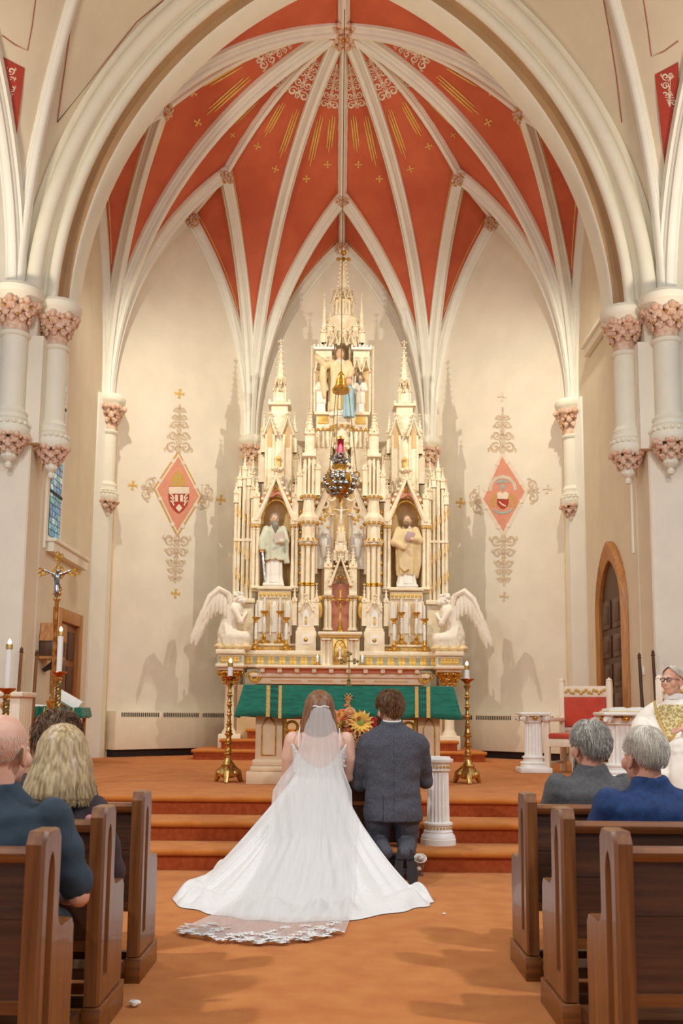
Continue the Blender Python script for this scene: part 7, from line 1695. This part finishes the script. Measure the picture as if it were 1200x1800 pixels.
for s, tx, yw in ((-1, .0, .1), (1, .03, -.12)):
    q = P(698 if s < 0 else 727, 1530, 8.02); T = Matrix.Translation((q.x, 8.03, .0)) @ Matrix.Rotation(yw, 4, 'Y') @ Matrix.Rotation(-.12, 4, 'X')
    out = []
    for i in range(28):
        a = 2*PI*i/28; zz = .138+.138*math.sin(a); w = .047 if math.sin(a) < 0 else .036; w *= (1-.12*math.exp(-((zz-.16)/.04)**2)); out.append((w*math.copysign(abs(math.cos(a))**.75, math.cos(a)), zz))
    sh = MB().prism(out, -.0, .018).xf(T).build('shoe_sole', 'shoe_sole', GR); MB().prism([(x*.88, .2+(z-.2)*.8) for x, z in out if z > .19], -.012, .0).xf(T).build('heel', 'shoe_sole', sh)
    mb = MB(); rows = []
    for yy, k, zo in ((.015, 1.0, 0), (.04, 1.0, .0), (.07, .86, .01), (.09, .55, .02)): rows.append([(x*k, yy*(1 if z < .17 else 1.25), .138+(z-.138)*(k*.5+.5)) for x, z in out])
    mb.grid(rows, close=True); k0 = len(mb.v)-28; mb.f.append(tuple(range(k0, k0+28))); mb.xf(T).build('upper', 'shoe_leather', sh)
# ---------------- bride
BX = P(561, 1330, 8.45).x; bt = P(561, 1220, 8.45).z
BR = thing('person', (BX, 8.4, 0), 'bride with brown hair in white gown with long train and veil kneeling', 'person'); F = Fr((BX, 8.43, 0)); zh = bt-.13; H = Fr(F(-.005, .07, zh), (.0, 1))
zs = P(561, 1287, 8.43).z; mb = MB(); human_head(mb, H, 1.1); mb.tube([H(0, -.03, -.05), F(0, .0, zs-.02)], [.05, .06], 14)
loft(mb, [(0, .0, .6, .17, .12), (0, .0, .78, .165, .115), (0, 0, .95, .19, .12), (0, 0, zs-.1, .215, .115), (0, .0, zs-.03, .2, .095), (0, .005, zs+.02, .11, .075), (0, .01, zs+.06, .065, .062)], F=F, n=28, p=2.2)
for s in (-1, 1):
    flimb(mb, F, [(s*.215, 0, zs-.06), (s*.245, .04, zs-.2), (s*.25, .12, zs-.35), (s*.2, .34, .86), (s*.08, .52, .85)], [.068, .066, .056, .042, .03]); hand_mb(mb, F, (s*.08, .52, .85), (-s*.3, .9, 0), -s, .95, .3)
o = mb.build('body', 'skin_b', BR); remesh(o, .009, 3); face_eyes(o, H, 1.1)
long_hair(BR, H, 'hair_auburn', 1.1, .035, 1500, 31, 1.2, back=-.01)
# bodice with V back
mb = MB(); rows = []
for i in range(13):
    f = i/12; row = []
    for j in range(45):
        a = 2*PI*j/44; bk = max(0, -math.sin(a)); top = (zs-.11)-.0-.17*max(0, bk-.45)/.55*1.0+.02*abs(math.cos(a)); z = .62+(top-.62)*f
        hw_ = np.interp(z, [.6, .78, .95, 1.05, 1.15], [.185, .178, .205, .225, .228]); hd = np.interp(z, [.6, .78, .95, 1.15], [.135, .13, .135, .13]); ca, sa = math.cos(a), math.sin(a)
        row.append(F(hw_*math.copysign(abs(ca)**(2/2.2), ca), hd*math.copysign(abs(sa)**(2/2.2), sa), z))
    rows.append(row)
bo = MB().grid(rows).build('bodice', 'lace', BR); md = bo.modifiers.new('s', 'SOLIDIFY'); md.thickness = .012; md.offset = 1; bake(bo)
rnd = random.Random(12); mb = MB()
for i in range(240):
    j = rnd.randrange(44); k = rnd.randrange(2, 13); p = Vector(rows[k][j]); d = (p-F(0, 0, p.z)).normalized(); mb.sph(p+d*.012+Vector((rnd.random()-.5, 0, rnd.random()-.5))*.02, (.009, .005, .007), 5, 4)
tag(mb.build('lace_beads', 'lace', bo), kind='stuff')
for s in (-1, 1): MB().tube([F(s*.165, -.12, zs-.12), F(s*.165, -.1, zs-.02), F(s*.16, -.02, zs+.03), F(s*.155, .09, zs-.05)], .006, 6).build('shoulder_strap', 'gown', bo)
# skirt and train
hem = [(.3, 8.6), (.34, 8.3), (.33, 8.05), (.40, 7.8), (.66, 7.42), (.62, 7.2), (.42, 6.98), (.18, 6.76), (-.05, 6.64), (-.35, 6.62), (-.62, 6.72), (-.88, 6.93), (-1.04, 7.12), (-1.13, 7.32), (-1.1, 7.7), (-1.02, 8.12), (-.86, 8.5), (-.5, 8.68), (-.1, 8.72), (.15, 8.7)]
hem = [Vector((x, y, 0)) for x, y in hem]; cen = Vector((BX, 8.32, 0))
def hem_at(u):      # closed Catmull-Rom
    n = len(hem); f = u*n; i = int(f) % n; t_ = f-int(f); p0, p1, p2, p3 = (hem[(i+k-1) % n] for k in range(4))
    return .5*((2*p1)+(p2-p0)*t_+(2*p0-5*p1+4*p2-p3)*t_*t_+(3*p1-p0-3*p2+p3)*t_**3)
rows = []; NU, NS = 260, 44
for k in range(NS+1):
    s = k/NS; row = []
    for j in range(NU):
        u = j/NU; hp = hem_at(u); d = hp-cen; R = d.length; ang = math.atan2(d.y, d.x)
        wst = Vector((BX+.185*math.cos(ang), 8.43+.13*math.sin(ang), 0))
        back = max(0, -math.sin(ang)); p = 1.12+.75*back*min(1, max(0, R-.7))
        z = .80*(1-s)**p
        ph = 26*u*2*PI/2; fold = (math.sin(13*u*2*PI+.6*math.sin(7*u))+.6*math.sin(29*u*2*PI+1.3)+.4*math.sin(47*u*2*PI+s*2))
        amp = .012+.03*s*(1-.4*s)
        q = wst.lerp(hp, s); nd = (hp-wst).normalized()
        z2 = z+.022*fold*s*(1-s)*1.6+.085*math.sin(PI*min(1, max(0, (s-.8)/.2)))*(.55+.45*math.sin(15*u*2*PI+2*math.sin(5*u*2*PI)))
        w = nd*(fold*amp*(1-s)*.6)+nd*(.022*max(0, s-.9)/.1*math.sin(17*u*2*PI+1.5*math.sin(4*u*2*PI)))
        z2 = max(.012+.01*s, z2)
        if s > .985: z2 = .006
        row.append((q.x+w.x, q.y+w.y, z2))
    rows.append(row)
sk_m = MB().grid(rows, close=True); sk = sk_m.build('gown_skirt', 'gown', BR, angle=None)
skb = BVHTree.FromPolygons([Vector(v) for v in sk_m.v], sk_m.f)
def over(x, y, off):
    l, n, i, dd = skb.ray_cast(Vector((x, y, 3)), Vector((0, 0, -1))); return (l.z if l is not None else 0)+off
# veil
path = [(bt-.10, 8.345, .07), (bt-.105, 8.325, .08), (bt-.16, 8.305, .098), (bt-.24, 8.282, .12), (bt-.34, 8.255, .145), (bt-.45, 8.22, .18), (bt-.57, 8.15, .235), (.8, 8.06, .3), (.7, 7.93, .36)]
vr = []; NV = 60
for z, y, w in path: vr.append([(BX+.01+w*(1 if t_ < 0 else 1-.3*min(1, max(0, (w-.14)/.12)))*math.sin(t_*1.45)/math.sin(1.45), y+w*.75*(1-math.cos(t_*1.2))+(.012*math.sin(t_*22+z*3))*min(1, w*5), z-.04*t_*t_*(w < .1)) for t_ in np.linspace(-1, 1, NV+1)])
yv = np.linspace(7.75, 5.98, 26)
for i, y in enumerate(yv):
    f = i/25; xc = BX+.01-.3*f**1.3; w = .37+.12*f**.9; row = []
    for t_ in np.linspace(-1, 1, NV+1):
        yy = y+.26*f*(t_-.05)**2*(1 if t_ < 0 else 1.4)+.02*math.sin(t_*17)*f; x = xc+w*t_*(1 if t_ < 0 else .7+.3*f); zb = over(x, yy, 0); row.append((x, yy, max(zb+.012, .008)+(.008+.012*f)*(.5+.5*math.sin(t_*26+4*f))))
    vr.append(row)
ve = MB().grid(vr).build('veil', 'veil', BR, angle=None)
mb = MB(); rnd = random.Random(18)
for i in range(80):
    t_ = int(rnd.random()*NV); k = len(vr)-1-int(6*rnd.random()**1.8); p = Vector(vr[k][t_]); a0 = rnd.random()*6.3
    for j in range(6):
        a = a0+j*1.047+(rnd.random()-.5)*.3; r0 = .013+.014*rnd.random(); mb.sph((p.x+r0*math.cos(a), p.y+r0*math.sin(a), over(p.x, p.y, 0)*0+p.z+.004), (r0*.85, r0*.4, .0016), 6, 4, Matrix.Rotation(a, 3, 'Z'))
for t_ in range(NV): p = Vector(vr[-1][t_]); mb.sph((p.x, p.y, p.z+.004), (.018, .014, .004), 6, 4)
tag(mb.build('veil_lace_edge', 'lace', ve), kind='stuff')
MB().tube([(BX-.055+.0118*i, 8.33+.012*((i-5.5)/5.5)**2, bt-.102+.004*math.sin(i)) for i in range(12)], .006, 6).build('veil_comb', 'gown', ve)

# tiny joined ornaments that cannot be picked apart
for o in list(COL.objects):
    if o.name.split('.')[0] in ('gilding', 'gilt_band', 'gilt_cross', 'gilded_bead', 'relief_foliage', 'diamond_foil', 'throne_cusps', 'base_ornament', 'capital_ornament', 'carved_apron', 'carved_frieze', 'carved_vine', 'capital_foliage', 'corbel_foliage', 'silver_relief', 'chain', 'trefoil'): o['kind'] = 'stuff'
bpy.data.scenes.remove(BAKE)
